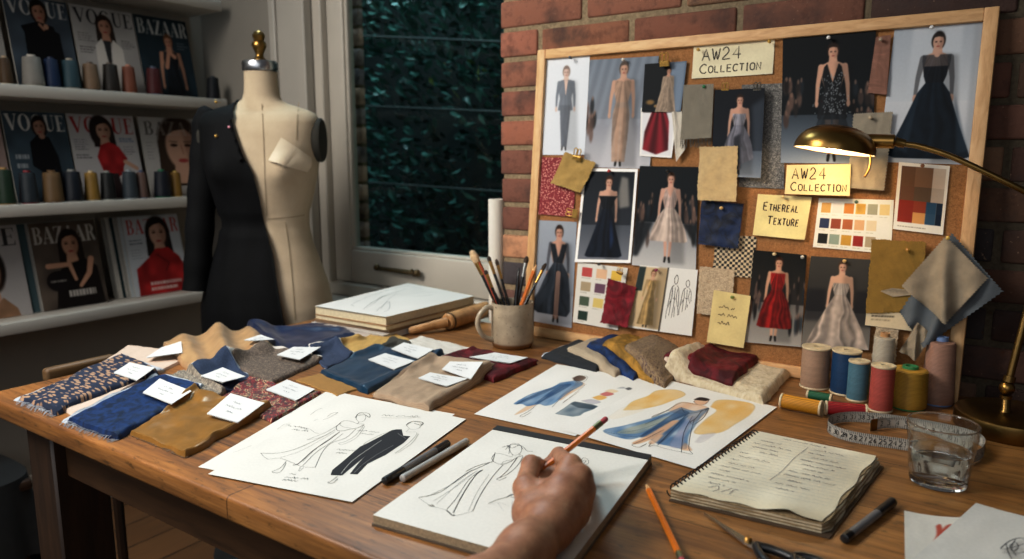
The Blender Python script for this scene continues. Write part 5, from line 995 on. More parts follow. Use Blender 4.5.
cloth([(380, 350), (393, 340), (412, 346), (396, 357)], F_OLIVE, 'small dark olive wool sample behind the petrol satin', .003, seed=15)
cloth([(374, 347), (444, 354), (367, 390), (320, 371)], F_TEAL, 'petrol blue satin sample with a folded right edge', .006, T_ + .008, amp=.0022, wl=4, seed=16, ridges=((.98, 0, .9, 1, .005, .010), (.2, .4, .8, .7, .002, .03)))
cloth([(442, 361), (478, 350), (537, 361), (494, 379)], F_DRV, 'wine red velvet sample with one white card, right of the linen', .008, amp=.002, seed=17, lining=(F_DRV, .002, .003))
cloth([(431, 359), (493, 371), (429, 408), (373, 393)], F_LINEN2, 'oatmeal linen sample in several layers with two cards', .005, T_ + .008, lining=(F_LINEN2, .003, .004), amp=.0022, ridges=((.97, 0, .9, 1, .004, .012), (.1, .3, .9, .2, .002, .02)), seed=18, fringe=((2,), F_LINEN2, .003))
card([(162, 351), (182, 351), (183, 360), (146, 362)], T_ + .006, 'white card on the pale pink cotton sample', seed=1)
card([(130, 366), (155, 370), (137, 382), (114, 377)], T_ + .012, 'white card on the navy and tan patterned sample', seed=2)
card([(160, 383), (192, 395), (172, 407), (143, 396)], T_ + .011, 'white card on the royal blue velvet', seed=3)
card([(223, 372), (246, 383), (223, 391), (201, 381)], T_ + .006, 'white card on the dark navy denim sample', seed=4)
card([(294, 354), (321, 352), (300, 365), (277, 360)], T_ + .008, 'white card on the brown-grey tweed', seed=5)
card([(261, 341), (275, 344), (256, 349), (244, 345)], T_ + .014, 'small white card on the champagne satin', seed=6)
card([(287, 379), (315, 390), (296, 402), (266, 391)], T_ + .006, 'white card on the red paisley sample', seed=7)
card([(231, 399), (265, 408), (238, 425), (207, 416)], T_ + .009, 'white card on the old gold satin', seed=8)
card([(385, 353), (415, 361), (394, 370), (368, 360)], T_ + .011, 'white card on the petrol blue satin', seed=9)
card([(404, 345), (434, 354), (418, 361), (391, 352)], T_ + .008, 'white card on the dark olive wool sample', seed=10)
card([(430, 373), (468, 381), (447, 388), (418, 379)], T_ + .012, 'front white card of two on the oatmeal linen', seed=11)
card([(450, 366), (483, 372), (471, 382), (442, 372)], T_ + .013, 'back white card of two on the oatmeal linen', seed=12)
card([(495, 354), (528, 359), (510, 365), (469, 359)], T_ + .012, 'white card on the wine red velvet sample', seed=13)
for a in (([(578, 337), (612, 347), (597, 366), (541, 352)], F_BLACKW, 'folded black wool at the left end of the row under the board', F_ICE), ([(612, 333), (648, 348), (616, 371), (568, 350)], F_CREAMC, 'folded cream wool second in the row under the board', F_FLEECE), ([(632, 333), (668, 350), (634, 374), (587, 351)], F_BLUEV, 'folded navy velvet third in the row under the board', F_NAVYD), ([(646, 335), (684, 353), (654, 378), (603, 355)], F_MUSTV, 'folded mustard velvet fourth in the row under the board', F_NAVYD), ([(664, 339), (698, 353), (664, 382), (624, 361)], F_MULTI, 'folded multicolour boucle tweed in the row under the board', F_BRT)):
    cloth(a[0], a[1], a[2], .0045, T_ + .014, lining=(a[3], .0035, .0005), group=GR, name='folded_fabric', amp=.0012, seed=len(a[2]), wob=.0018, round=.006)
cloth([(697, 343), (708, 347), (682, 374), (664, 366)], F_PINKC, 'narrow pale pink fold tucked between boucle tweed and cream fleece', .007, T_ + .014, round=.010, group=GR, name='folded_fabric', seed=33)
cloth([(697, 351), (790, 370), (764, 398), (664, 370)], F_FLEECE, 'thick cream fleece with red lining, right end of the row', .010, T_ + .014, round=.012, lining=(F_DRV, .004, .0015), group=GR, name='folded_fabric', amp=.003, seed=34)
cloth([(711, 347), (760, 356), (733, 378), (688, 366)], F_DRV, 'folded crimson velvet on top of the cream fleece', .006, T_ + .027, round=.006, lining=(F_REDV, .004, .002), group=GR, name='folded_fabric', amp=.002, seed=35)
# ================================================================== papers, sketches
ZU = A([0, 0, 1.])
class Sheet:
    def __init__(s, q, z, w=220, bg='#d8d4cb', h=None):
        s.c = [Zp(x, y, z) for x, y in q]; s.z = z; W = np.linalg.norm(s.c[1] - s.c[0]); H_ = np.linalg.norm(s.c[3] - s.c[0]); s.cv = Cv(w, h or max(4, int(w * H_ / W)), W / H_, bg); s.W, s.H = W, H_
        s.cv.blotch((5, 5), .02, 3)
    def uv(s, x, y):
        p = Zp(x, y, s.z) - s.c[0]; M = np.stack([(s.c[1] - s.c[0])[:2], (s.c[3] - s.c[0])[:2]], 1); r = np.linalg.solve(M, p[:2]); return tuple(r)
    def b(s, curl=0.):
        bb = B(); sheet(bb, s.c, s.cv, 0, curl, (0, 0, 1)); return bb
def zpx(pts, zm): return [(zm[0] + x / zm[2], zm[1] + y / zm[2]) for x, y in pts]
def ink(b, pts, zm, z, w=.0007, col='#3b3b3f', sm=4, lift=.0003):
    p = zpx(pts, zm); p = catmull(p, sm) if len(p) > 2 else A(p); w = w * .82; b.ribbon([Zp(x, y, z) for x, y in p], w, ZU, 0, col, lift)
def inkfill(b, pts, zm, z, col, lift=.00025):
    p = [Zp(x, y, z) + ZU * lift for x, y in zpx(pts, zm)]; cx = sum(p) / len(p); n = len(p); b.add(p, [list(range(n))[::-1]] if np.cross(p[1] - p[0], p[2] - p[0])[2] < 0 else [list(range(n))], 0, np.tile(lin(hx(col)), (n, 1)), None, False)
def jot(b, x0, y0, x1, y1, zm, z, hgt=.0035, col='#55555a', seed=0, wd=.0005):
    p0, p1 = [Zp(*q, z) for q in zpx([(x0, y0), (x1, y1)], zm)]; d = p1 - p0; L_ = np.linalg.norm(d); X_ = d / L_; Y_ = np.cross(ZU, X_); f = lambda u, v: p0 + X_ * u + Y_ * v
    scribble(b, f, 0, 0, L_, hgt, wd, ZU, col, seed, lift=.0003)
def register(b): TREES.extend(b.trees()[:1])
GS = 'loose sketch sheets on the table'
# two sketch sheets, left
zm = (190, 380, 3.657); z0 = TZ + .0008
s = Sheet([(327, 391), (455, 414), (340, 494), (198, 467)], z0, 60); b = s.b(); ink(b, [(158, 265), (180, 258), (225, 240)], zm, z0, .0005, '#8a8a8c'); tag(b.build('sketch_sheet', M_PAPER), 'blank-looking sheet peeping out under the left fashion sketches', 'sheet', GS); register(b)
z0 = TZ + .0022; s = Sheet([(343, 393), (466, 419), (352, 502), (208, 474)], z0, 60); b = s.b()
K = '#4a4b50'; DK = '#232428'
for pts, w, c in (([(607, 142), (612, 126), (632, 122), (643, 134), (636, 150), (618, 154), (607, 142)], .0006, K), ([(604, 138), (622, 120), (655, 124), (656, 138), (640, 128), (612, 130)], .0011, DK), ([(618, 154), (612, 162)], .0006, K), ([(550, 156), (566, 149), (590, 152), (612, 160), (638, 162)], .0007, K), ([(552, 156), (535, 172), (540, 185), (562, 186), (585, 180), (612, 176), (636, 164)], .0010, DK), ([(545, 160), (560, 172), (590, 176)], .0006, K), ([(532, 182), (500, 200), (450, 225), (380, 255), (318, 268), (258, 268)], .0008, K), ([(258, 268), (285, 290), (326, 286), (372, 302), (412, 318), (458, 320)], .0007, K), ([(606, 180), (570, 212), (516, 232), (484, 264), (458, 320)], .0009, K), ([(548, 190), (505, 222), (450, 258), (398, 305), (376, 312)], .0014, DK), ([(560, 196), (520, 226), (465, 262), (412, 314)], .0008, K), ([(530, 190), (470, 225), (400, 262), (330, 284)], .0005, K), ([(536, 196), (480, 236), (430, 280), (412, 300)], .0005, K), ([(352, 298), (330, 322), (300, 336), (322, 340), (338, 328), (352, 304)], .0008, K), ([(404, 318), (398, 334), (415, 322)], .0006, K), ([(637, 164), (604, 204), (566, 226), (544, 232), (560, 236), (610, 210), (640, 168)], .0006, K), ([(552, 158), (500, 190), (446, 212), (428, 220)], .0006, K), ([(505, 200), (460, 215), (428, 218)], .0005, K), ([(440, 128), (462, 112), (484, 104)], .0006, K), ([(452, 150), (470, 142)], .0005, K), ([(486, 146), (508, 138), (540, 120), (520, 122), (502, 134)], .0007, K), ([(440, 180), (455, 192), (470, 196)], .0006, K), ([(320, 180), (345, 162), (366, 158)], .0006, K)): ink(b, pts, zm, z0, w, c)
for pts in ([(755, 181), (774, 181), (780, 204), (806, 206), (782, 230), (740, 258), (716, 274), (650, 306), (612, 346), (584, 344), (620, 300), (640, 280)], [(755, 181), (640, 280), (556, 350), (514, 348), (520, 330), (566, 292), (622, 244), (640, 236), (702, 204), (738, 184)]): inkfill(b, pts, zm, z0, '#2c2d31')
for pts, w, c in (([(792, 168), (800, 156), (826, 154), (846, 162), (836, 178), (808, 182), (792, 168)], .0006, K), ([(790, 166), (815, 152), (850, 156), (846, 166), (820, 160)], .0012, DK), ([(800, 182), (790, 190)], .0007, K), ([(790, 192), (830, 194), (806, 226), (768, 256), (750, 268), (766, 264), (812, 232), (836, 198)], .0006, K), ([(540, 352), (520, 368), (504, 376), (522, 378), (540, 362)], .0009, K), ([(738, 186), (690, 205), (640, 232), (634, 248)], .0008, K), ([(700, 222), (650, 256), (590, 300), (552, 344)], .0008, '#c9c6c0'), ([(744, 240), (690, 270), (630, 312), (600, 342)], .0007, '#8a8888'), ([(760, 196), (790, 216)], .0008, '#8a8888'), ([(700, 138), (760, 140), (844, 138)], .0006, K)): ink(b, pts, zm, z0, w, c, lift=.0006)
for a in ((700, 132, 850, 138, .0055, 1), (376, 170, 430, 182, .004, 2), (372, 182, 428, 190, .0035, 3), (348, 166, 366, 172, .004, 20), (612, 186, 690, 194, .0038, 4), (618, 198, 680, 204, .0036, 5), (536, 256, 600, 262, .0038, 6), (534, 268, 580, 272, .0036, 7), (362, 346, 384, 348, .004, 8), (345, 358, 440, 366, .0036, 9), (335, 368, 402, 374, .0036, 10)): jot(b, a[0], a[1], a[2], a[3], zm, z0, a[4] * 1.6, K, a[5], .0007)
tag(b.build('sketch_sheet', M_PAPER), 'white sheet with two long gown sketches, one filled in black', 'sheet', GS); register(b)
# watercolour sheets
zm = (470, 355, 3.2)
s = Sheet([(557, 364), (664, 383), (575, 436), (474, 414)], TZ + .0012, 240, '#dbd6ce'); cv = s.cv
def wash(s, pts, col, a=.85, edge=.25, sd=0, soft=1, amp=.5, sq=False):
    u = [s.uv(*q) for q in zpx(pts, zm)]; u = u if sq else [tuple(q) for q in catmull(u + [u[0]], 5)]; m = s.cv.mask(u, soft=soft); n = vnoise(s.cv.h, s.cv.w, (14, 12), sd); e = np.clip(m * (1 - m) * 4, 0, 1)
    s.cv.put(m * (1 - amp * n) , col, a); s.cv.put(e * n, tuple(hx(col) * .75), edge)
BL, DB, SKN = '#37618c', '#1f3d63', '#c99f7e'
wash(s, [(308, 198), (330, 180), (352, 158), (372, 160), (442, 174), (428, 186), (404, 196), (396, 206), (372, 210)], '#4a5d6c', .9, .4, 1, sq=True); wash(s, [(348, 164), (358, 155), (420, 166), (441, 173), (432, 184), (380, 178)], '#2c3a46', .85, .4, 2, sq=True); wash(s, [(380, 153), (412, 148), (446, 158), (420, 164)], '#8d8796', .8, .3, 3); wash(s, [(412, 142), (436, 134), (460, 142), (440, 151)], '#d09a45', .9, .3, 4, amp=.2); wash(s, [(434, 130), (456, 122), (478, 130), (456, 137)], '#b04c48', .9, .3, 5, amp=.2); wash(s, [(446, 119), (466, 113), (490, 120), (470, 126)], '#d6b994', .8, .2, 6, amp=.2); wash(s, [(508, 110), (520, 106), (530, 111), (520, 116)], '#3f3f44', .9, 0, 7, amp=.2); wash(s, [(480, 110), (500, 104), (508, 110)], '#7f8088', .6, 0, 8)
wash(s, [(345, 84), (374, 96), (330, 132), (308, 150), (300, 138), (340, 100)], SKN, .9, .3, 9); wash(s, [(200, 166), (228, 164), (196, 186), (164, 198), (172, 188)], SKN, .95, .3, 10); wash(s, [(332, 74), (352, 66), (374, 72), (362, 84), (340, 84)], '#4a3226', .9, .2, 11, amp=.2)
wash(s, [(296, 90), (345, 84), (368, 96), (325, 124), (290, 160), (262, 168), (240, 162), (200, 168), (180, 160), (150, 158), (200, 128), (262, 108)], BL, .95, .5, 12, amp=.55); wash(s, [(300, 96), (330, 98), (250, 150), (225, 160), (270, 118)], DB, .8, .3, 13); wash(s, [(250, 112), (280, 108), (190, 150), (160, 158)], DB, .6, .3, 14); wash(s, [(310, 120), (270, 165), (290, 160)], '#a9bccb', .5, 0, 15)
s2 = Sheet([(660, 378), (777, 407), (695, 469), (563, 430)], TZ + .0022, 260, '#dbd6ce')
wash(s2, [(490, 178), (520, 150), (568, 132), (600, 114), (660, 112), (688, 128), (640, 150), (600, 164), (540, 176)], '#cf9c48', .85, .35, 16, amp=.45); wash(s2, [(770, 168), (792, 146), (850, 146), (908, 160), (898, 192), (850, 226), (800, 256), (720, 258), (752, 214), (790, 182)], '#cfa050', .85, .35, 17, amp=.45); wash(s2, [(720, 290), (745, 262), (790, 258), (745, 290)], '#b5aeb0', .6, .1, 18); wash(s2, [(440, 200), (500, 165), (560, 176), (470, 206)], '#d9c6ac', .4, .1, 30)
wash(s2, [(660, 158), (690, 152), (762, 170), (740, 205), (708, 222), (690, 196), (640, 184)], SKN, .9, .3, 19); wash(s2, [(716, 150), (738, 138), (764, 142), (752, 160), (726, 158)], SKN, .9, .2, 20, amp=.2); wash(s2, [(716, 144), (738, 136), (766, 142), (756, 148), (732, 146)], '#2c211c', 1, .2, 21, amp=.1)
wash(s2, [(676, 170), (720, 182), (764, 172), (736, 206), (716, 240), (700, 268), (692, 312), (650, 304), (600, 292), (560, 268), (500, 276), (426, 246), (500, 228), (580, 206), (640, 184)], BL, .9, .5, 22, amp=.65); wash(s2, [(650, 196), (590, 232), (540, 256), (470, 252), (560, 222)], '#b8a87c', .55, .2, 23); wash(s2, [(676, 176), (700, 190), (640, 220), (575, 262), (545, 268), (600, 226)], DB, .8, .4, 24); wash(s2, [(720, 200), (690, 260), (680, 306), (640, 300), (668, 250), (690, 214)], '#8f8ea6', .7, .4, 25); wash(s2, [(700, 196), (668, 236), (620, 284), (600, 290), (640, 234)], DB, .8, .3, 26); wash(s2, [(648, 214), (668, 216), (610, 262), (566, 284), (530, 294), (520, 288), (560, 268)], SKN, .95, .3, 27, amp=.2); wash(s2, [(690, 290), (712, 318), (676, 314)], '#c9946a', .7, .2, 28); wash(s2, [(600, 262), (618, 264), (590, 292), (572, 290)], SKN, .9, .3, 29, amp=.2)
b = s.b()
for pts, w, c in (([(332, 78), (350, 66), (376, 70), (368, 84), (348, 90), (332, 78)], .0007, DK), ([(346, 90), (300, 92), (262, 108), (200, 130), (150, 158)], .0008, '#2a3a50'), ([(372, 94), (340, 120), (300, 152), (306, 146), (350, 118)], .0006, '#5a4030'), ([(205, 168), (182, 184), (160, 196), (170, 198), (196, 184)], .0009, '#3a2a22'), ([(300, 100), (255, 130), (205, 166)], .0007, DB), ([(330, 110), (285, 145), (262, 168)], .0007, DB)): ink(b, pts, zm, TZ + .0012, w, c, lift=.0005)
tag(b.build('watercolour_sheet', M_PAPER), 'watercolour sheet with a short blue dress and paint swatches, back left of the pair', 'sheet', GS); register(b)
b = s2.b(.0)
for pts, w, c in (([(716, 150), (730, 138), (764, 142), (752, 158), (730, 160), (716, 150)], .0008, DK), ([(728, 160), (690, 154), (664, 158), (620, 184), (584, 200), (590, 194), (640, 176)], .0009, DK), ([(676, 168), (690, 186), (728, 184), (764, 170), (752, 178)], .001, DK), ([(764, 172), (748, 200), (718, 222), (704, 216), (722, 204), (742, 178)], .0009, DK), ([(690, 190), (640, 212), (590, 236), (530, 262), (430, 246)], .0008, '#22344c'), ([(692, 192), (660, 226), (600, 290)], .0009, '#22344c'), ([(712, 196), (684, 250), (676, 312)], .0008, '#22344c'), ([(718, 206), (706, 250), (700, 300), (712, 318), (680, 312), (640, 304), (590, 290)], .0008, '#3a3a4a'), ([(600, 220), (540, 240), (480, 250)], .0006, '#22344c'), ([(566, 284), (540, 296), (518, 290), (528, 284), (560, 270), (620, 240)], .0009, '#4a3226'), ([(590, 288), (572, 294), (580, 282)], .0009, '#4a3226'), ([(640, 186), (600, 204), (560, 222)], .0009, '#2c3c52')): ink(b, pts, zm, TZ + .0022, w, c, lift=.0005)
tag(b.build('watercolour_sheet', M_PAPER), 'watercolour sheet with a full blue gown between two ochre washes', 'sheet', GS); register(b)
# loose sheets bottom right
zm = (640, 420, 2.667)
s = Sheet([(904, 512), (962, 519), (985, 600), (905, 588)], TZ + .0008, 90, '#d2ccc2'); 
for pts in ([(788, 282), (800, 278), (804, 300), (792, 322), (778, 328), (788, 306)], [(800, 296), (815, 282), (830, 280), (812, 300), (798, 312)]):
    u = [s.uv(*q) for q in zpx(pts, zm)]; s.cv.poly([tuple(q) for q in catmull(u + [u[0]], 4)], '#a8402e', .9, 1)
b = s.b(.004); tag(b.build('painted_sheet', M_PAPER), 'loose sheet with red paint strokes, bottom right corner', 'sheet', GS); register(b)
z0 = TZ + .006; s = Sheet([(976, 504), (1064, 526), (1010, 610), (888, 583)], z0, 60, '#cfcac2'); b = s.b(.003)
for pts, w in (([(960, 352), (985, 332), (1012, 324), (1030, 330)], .0014), ([(962, 355), (990, 350), (1024, 340)], .001), ([(975, 340), (982, 365), (990, 380)], .0012), ([(1000, 328), (990, 350), (1002, 372)], .001), ([(985, 345), (1000, 335), (1008, 350), (992, 360), (985, 345)], .001), ([(965, 362), (1000, 366), (1030, 360)], .0008)): ink(b, pts, zm, z0, w, DK, lift=.004)
tag(b.build('sketch_sheet', M_PAPER), 'loose sheet with a black ink doodle, bottom right corner', 'sheet', GS); register(b)
# ---- sketch pad in use
PT = .0125; zp = TZ + PT; q = [(497, 426.5), (651, 456), (560, 559), (373, 515)]
# near-right corner: keep the pad a rectangle
c = [Zp(x, y, zp) for x, y in q]; c[2] = c[1] + (c[3] - c[0])
sp = thing('sketch_pad', 'open sketch pad with a pencil gown drawing under the hand', 'sketch pad', (sum(c) / 4)[:2].tolist() + [TZ + .0004])
def slab(c, z0, z1, col, inset=0., m=None, wob=0, sd=0):
    cen = sum(c) / 4; cc = [p + (cen - p) / np.linalg.norm(cen - p) * inset for p in c]; b = B(); b.prism([A([p[0], p[1], z0]) for p in cc[::-1]], (0, 0, 1), z1 - z0); 
    if np.cross(cc[1] - cc[0], cc[2] - cc[1])[2] < 0: pass
    return b
M_PADW = mat('sketch_paper', '#d9d4c9', .85, var=.03, scale=20); M_PADE = mat('pad_page_edges', '#a08e72', .9, var=.25, scale=300); M_BLKC = mat('black_card_cover', '#17181a', .6); M_CARDB = mat('grey_board_back', '#5d4f40', .85)
slab(c, TZ + .0006, TZ + .0028, 0, -.002).build('back_board', M_CARDB, sp)
b = slab(c, TZ + .0029, zp - .0004, 0); b.build('page_block', M_PADE, sp)
s = Sheet(q, zp, 60, '#dbd7ce'); s.c = c; b = s.b(); zm = (360, 410, 3.413)
for pts, w, cl in (([(508, 132), (516, 116), (540, 116), (552, 132), (544, 150), (522, 154), (508, 132)], .0006, K), ([(484, 128), (505, 122), (530, 118), (556, 126), (570, 140), (590, 142)], .0009, K), ([(500, 122), (520, 130), (545, 120), (556, 136)], .0008, K), ([(496, 136), (512, 120), (508, 150)], .0006, K), ([(520, 154), (515, 160), (482, 150), (460, 148)], .0006, K), ([(540, 150), (556, 158)], .0006, K), ([(462, 146), (450, 165), (458, 178), (482, 186), (510, 178), (540, 160), (556, 158)], .0009, K), ([(482, 186), (492, 176), (520, 170)], .0006, K), ([(460, 150), (452, 176), (438, 180), (398, 192), (362, 210)], .0009, DK), ([(446, 178), (400, 200), (368, 214), (330, 240), (270, 282), (200, 300)], .0010, K), ([(200, 300), (240, 326), (298, 344), (318, 362), (385, 346)], .0006, '#77787c'), ([(488, 188), (454, 226), (412, 288), (384, 346)], .0010, K), ([(420, 204), (392, 226), (350, 290), (318, 352)], .0014, DK), ([(412, 206), (370, 240), (330, 300), (296, 340)], .0008, K), ([(400, 208), (350, 240), (300, 285), (260, 322)], .0005, '#8a8b8f'), ([(390, 214), (330, 260), (250, 312)], .0005, '#8a8b8f'), ([(440, 220), (400, 280), (370, 345)], .0005, '#8a8b8f'), ([(384, 204), (320, 250), (230, 296)], .0006, '#77787c'), ([(556, 160), (536, 192), (500, 222), (468, 234), (476, 240), (500, 230)], .0008, K), ([(536, 164), (505, 205), (476, 232)], .0010, DK), ([(232, 326), (252, 330), (244, 322)], .0012, DK), ([(296, 344), (316, 360), (324, 358)], .0016, DK), ([(438, 320), (470, 306), (500, 298), (524, 288)], .0008, K), ([(500, 300), (515, 288), (530, 292), (525, 300), (512, 296)], .0007, K), ([(440, 322), (480, 318), (510, 330)], .0004, '#9a9b9f'), ([(470, 318), (490, 345)], .0004, '#9a9b9f'), ([(520, 310), (516, 350)], .0004, '#9a9b9f'), ([(752, 186), (760, 165), (776, 168), (780, 182), (766, 190), (776, 204), (764, 212)], .0008, K), ([(756, 176), (772, 172), (764, 184), (754, 196), (772, 198)], .0007, K)): ink(b, pts, zm, zp, w, cl)
b.build('top_page', M_PAPER, sp); register(b)
o0, o1 = c[0], c[1]; dn = (c[3] - c[0]) / np.linalg.norm(c[3] - c[0]); b = B(); e = [o0 - dn * .002, o1 - dn * .002, o1 + dn * .014, o0 + dn * .014]
b.prism([A([p[0], p[1], TZ + .003]) for p in e[::-1]], (0, 0, 1), PT - .003 + .0012); b.build('binding_strip', M_BLKC, sp); register(b)
# ---- stack of sketchbooks at the back
stq = [(408, 283), (474, 296), (386, 317), (315, 306)]
def rect_from(q, z):
    c = [Zp(x, y, z) for x, y in q]; return c
zt = TZ + .050; c = rect_from(stq, zt)
def off(c, dx, dy, rot=0, sc=1.):
    cen = sum(c) / 4; R_ = A([[math.cos(rot), -math.sin(rot), 0], [math.sin(rot), math.cos(rot), 0], [0, 0, 1]]); return [cen + R_ @ ((p - cen) * sc) + A([dx, dy, 0]) for p in c]
M_KRAFT = mat('kraft_card', '#9a7a55', .85, var=.12); M_CREAMP = mat('cream_pages', '#c9bc9f', .85, var=.12, scale=220); M_TAUPE = mat('taupe_card', '#77604a', .8); M_WHITEP = mat('white_pages', '#bdb8b2', .85, var=.1, scale=220)
for k, (z0, z1, m, cm, dx, dy, ro, sc, lab) in enumerate(((TZ + .0006, TZ + .012, M_WHITEP, M_WHITEP, .004, -.006, -.02, 1.03, 'bottom pad of white pages in the sketchbook stack'), (TZ + .0126, TZ + .0205, M_TAUPE, M_KRAFT, -.002, .003, .03, 1.02, 'brown folder second from the bottom of the sketchbook stack'), (TZ + .021, TZ + .0305, M_CREAMP, M_KRAFT, .006, -.002, -.015, 1.01, 'kraft covered sketchbook third from the bottom of the stack'), (TZ + .031, zt, M_CREAMP, M_CREAMP, 0, 0, 0, 1., 'thick cream sketchbook on top of the stack, gown sketch on it'))):
    cc = off(c, dx, dy, ro, sc); t_ = thing('sketchbook', lab, 'sketchbook', (sum(cc) / 4)[:2].tolist() + [z0], 'stack of sketchbooks at the back of the table')
    slab(cc, z0, z1 - .0015, 0, .001).build('page_block', m, t_); b = slab(cc, z1 - .0014, z1, 0, -.001); b.build('cover', cm, t_)
    if k == 3: register(b)
s = Sheet(stq, zt + .0012, 50, '#cfccc6'); b = s.b(); zm = (300, 235, 3.938)
for pts, w, cl in (([(200, 275), (240, 255), (300, 232), (370, 212), (430, 200)], .0009, '#6a6e78'), ([(250, 292), (290, 262), (350, 234), (420, 212)], .0011, '#4a4e58'), ([(300, 300), (330, 275), (350, 262), (352, 290), (330, 304)], .001, '#6a6e78'), ([(370, 232), (420, 236), (470, 226), (540, 226)], .0009, '#6a6e78'), ([(430, 205), (470, 210), (480, 214)], .0009, '#6a6e78'), ([(440, 240), (490, 240), (520, 234)], .001, '#4a4e58'), ([(330, 236), (300, 262), (262, 290)], .0006, '#7a7e88'), ([(390, 222), (350, 252), (320, 290)], .0006, '#7a7e88'), ([(200, 276), (215, 280)], .0012, '#3a3e48')): ink(b, pts, zm, zt + .0012, w, cl)
tag(b.build('sketch_sheet', M_PAPER), 'white sheet with a faint gown sketch on top of the sketchbook stack', 'sheet', GS)
# ---- wooden roller and kraft roll beside the stack
M_BEECH = wood('beech_wood', '#8a6238', '#ad8150', '#c29a68', (10, 10, 3), .5, .06)
def bar(pts, radii, name, m, parent, n=20): b = B(); b.tube(pts, radii, n=n); return b.build(name, m, parent)
p0 = Zp(447, 322, TZ + .021); p1 = Zp(487, 309, TZ + .021); d_ = (p1 - p0) / np.linalg.norm(p1 - p0); t_ = thing('wooden_mallet', 'light wooden mallet lying between the sketchbooks and the mug', 'mallet', (p0[0], p0[1], TZ))
bar([p0, p0 + d_ * .004, p0 + d_ * .01, p1 - d_ * .01, p1 - d_ * .003, p1], [.016, .019, .020, .020, .019, .016], 'head', M_BEECH, t_); hd = Zp(409, 331, TZ + .010)
bar([hd, hd + (p0 - hd) * .05, hd + (p0 - hd) * .5, p0 - d_ * .002], [.006, .009, .0095, .012], 'handle', M_BEECH, t_); bar([p0 + d_ * .006, p0 + d_ * .010], [.0206, .0206], 'ring', mat('dark_iron', '#2b2622', .5, .6), t_)
p0 = Zp(402, 329, TZ + .010); p1 = Zp(446, 311, TZ + .014); d_ = p1 - p0; b = B()
ring = np.linspace(0, 2 * math.pi * 1.15, 40); s1 = np.cross(d_, ZU); s1 /= np.linalg.norm(s1); s2_ = np.cross(s1, d_ / np.linalg.norm(d_)); P = np.zeros((2, 40, 3))
for k, (p, r_) in enumerate(((p0, .0095), (p1, .0135))): P[k] = p + (s1[None] * np.cos(ring)[:, None] + s2_[None] * np.sin(ring)[:, None]) * (r_ - .0016 * ring[:, None] / 7)
b.grid(P); tag(b.build('kraft_roll', M_TAUPE), 'rolled brown kraft paper lying against the sketchbook stack', 'roll')
# ---- paper roll standing in the corner
p = Zp(497, 321); h_ = .300; b = B(); b.lathe([(.0195, 0), (.0200, .002), (.0200, h_ - .002), (.0195, h_), (.0165, h_), (.0160, h_ - .01), (.0160, .004), (.0165, 0), (.0195, 0)], (p[0], p[1], TZ + .0005), n=32); tag(b.build('paper_roll', mat('white_roll_paper', '#d5cfc3', .8, var=.02)), 'white paper roll standing upright behind the mug', 'paper roll')
# ---- mug and brushes
t = NT('speckled_stoneware'); n = t.noise(t.coord(), 26, 4, .6); sp_ = t.noise(t.coord(), 240, 2); c_ = t.ramp(n, [(.3, '#8d7f6b'), (.7, '#b3a48c')]); c_ = t.mix(t.ramp(sp_, [(.66, (0, 0, 0, 1)), (.72, (.9, .9, .9, 1))]), c_, L4('#3d2f22'))
g = t.n('ShaderNodeSeparateXYZ'); t.l(t.n('ShaderNodeTexCoord').outputs['Object'], g.inputs[0]); mr = t.n('ShaderNodeMapRange'); mr.inputs[1].default_value = .008; mr.inputs[2].default_value = .013; t.l(g.outputs[2], mr.inputs[0])
c_ = t.mix(mr.outputs[0], L4('#6b4526'), c_); t.l(c_, t.b.inputs['Base Color']); t.set(Roughness=.38); t.bump(n, .15, .002); M_MUG = t.m
mp = Zp(512.5, 345.5); MUG = A([mp[0], mp[1], TZ + .0004]); mzc = np.dot(MUG - CP, FV); mr_ = 21.0 * mzc / F; mh = .1
for _ in range(20): mh += (300.0 - pr_y if False else 0)
def pr(P_): q_ = A(P_) - CP; zc_ = q_ @ FV; return 512 + F * (q_ @ RV) / zc_, 279.5 - F * (q_ @ UV_) / zc_
lo, hi = .05, .16
for _ in range(40):
    mh = (lo + hi) / 2
    if pr(MUG + ZU * mh)[1] > 301.5: lo = mh
    else: hi = mh
mug = thing('stoneware_mug', 'speckled stoneware mug holding paintbrushes and pencils', 'mug', MUG); R0 = mr_
b = B(); b.lathe([(1e-4, 0), (R0 * .9, 0), (R0 * .97, .004), (R0, .012), (R0, mh - .003), (R0 * .985, mh), (R0 * .95, mh - .001), (R0 * .92, mh - .006), (R0 * .92, .008), (R0 * .86, .005), (1e-4, .005)], MUG, n=48); b.build('body', M_MUG, mug)
hs = -RV * .93 - HV * .37; b = B(); hp_ = [MUG + hs * (R0 * .98) + ZU * mh * .88, MUG + hs * (R0 * 1.28) + ZU * mh * .91, MUG + hs * (R0 * 1.66) + ZU * mh * .74, MUG + hs * (R0 * 1.72) + ZU * mh * .50, MUG + hs * (R0 * 1.42) + ZU * mh * .26, MUG + hs * (R0 * .98) + ZU * mh * .16]; b.tube(catmull(hp_, 6), .0055, n=12); b.build('handle', M_MUG, mug)
M_BK = mat('black_lacquer', '#121214', .25); M_FER = mat('brass_ferrule', '#b0894e', .3, 1, .08); M_FERS = mat('silver_ferrule', '#a9a9a6', .3, 1, .08); M_BRIS = mat('cream_bristle', '#c7ab86', .9, var=.3, scale=200, bump=.4); M_BRD = mat('dark_bristle', '#3a2a1e', .9, var=.3, scale=200); M_ORW = mat('orange_lacquer', '#c56a17', .35); M_RAW = mat('raw_cedar', '#c79c6a', .7); M_GRAPH = mat('graphite', '#222224', .4); M_REDL = mat('red_lacquer', '#a5442a', .35)
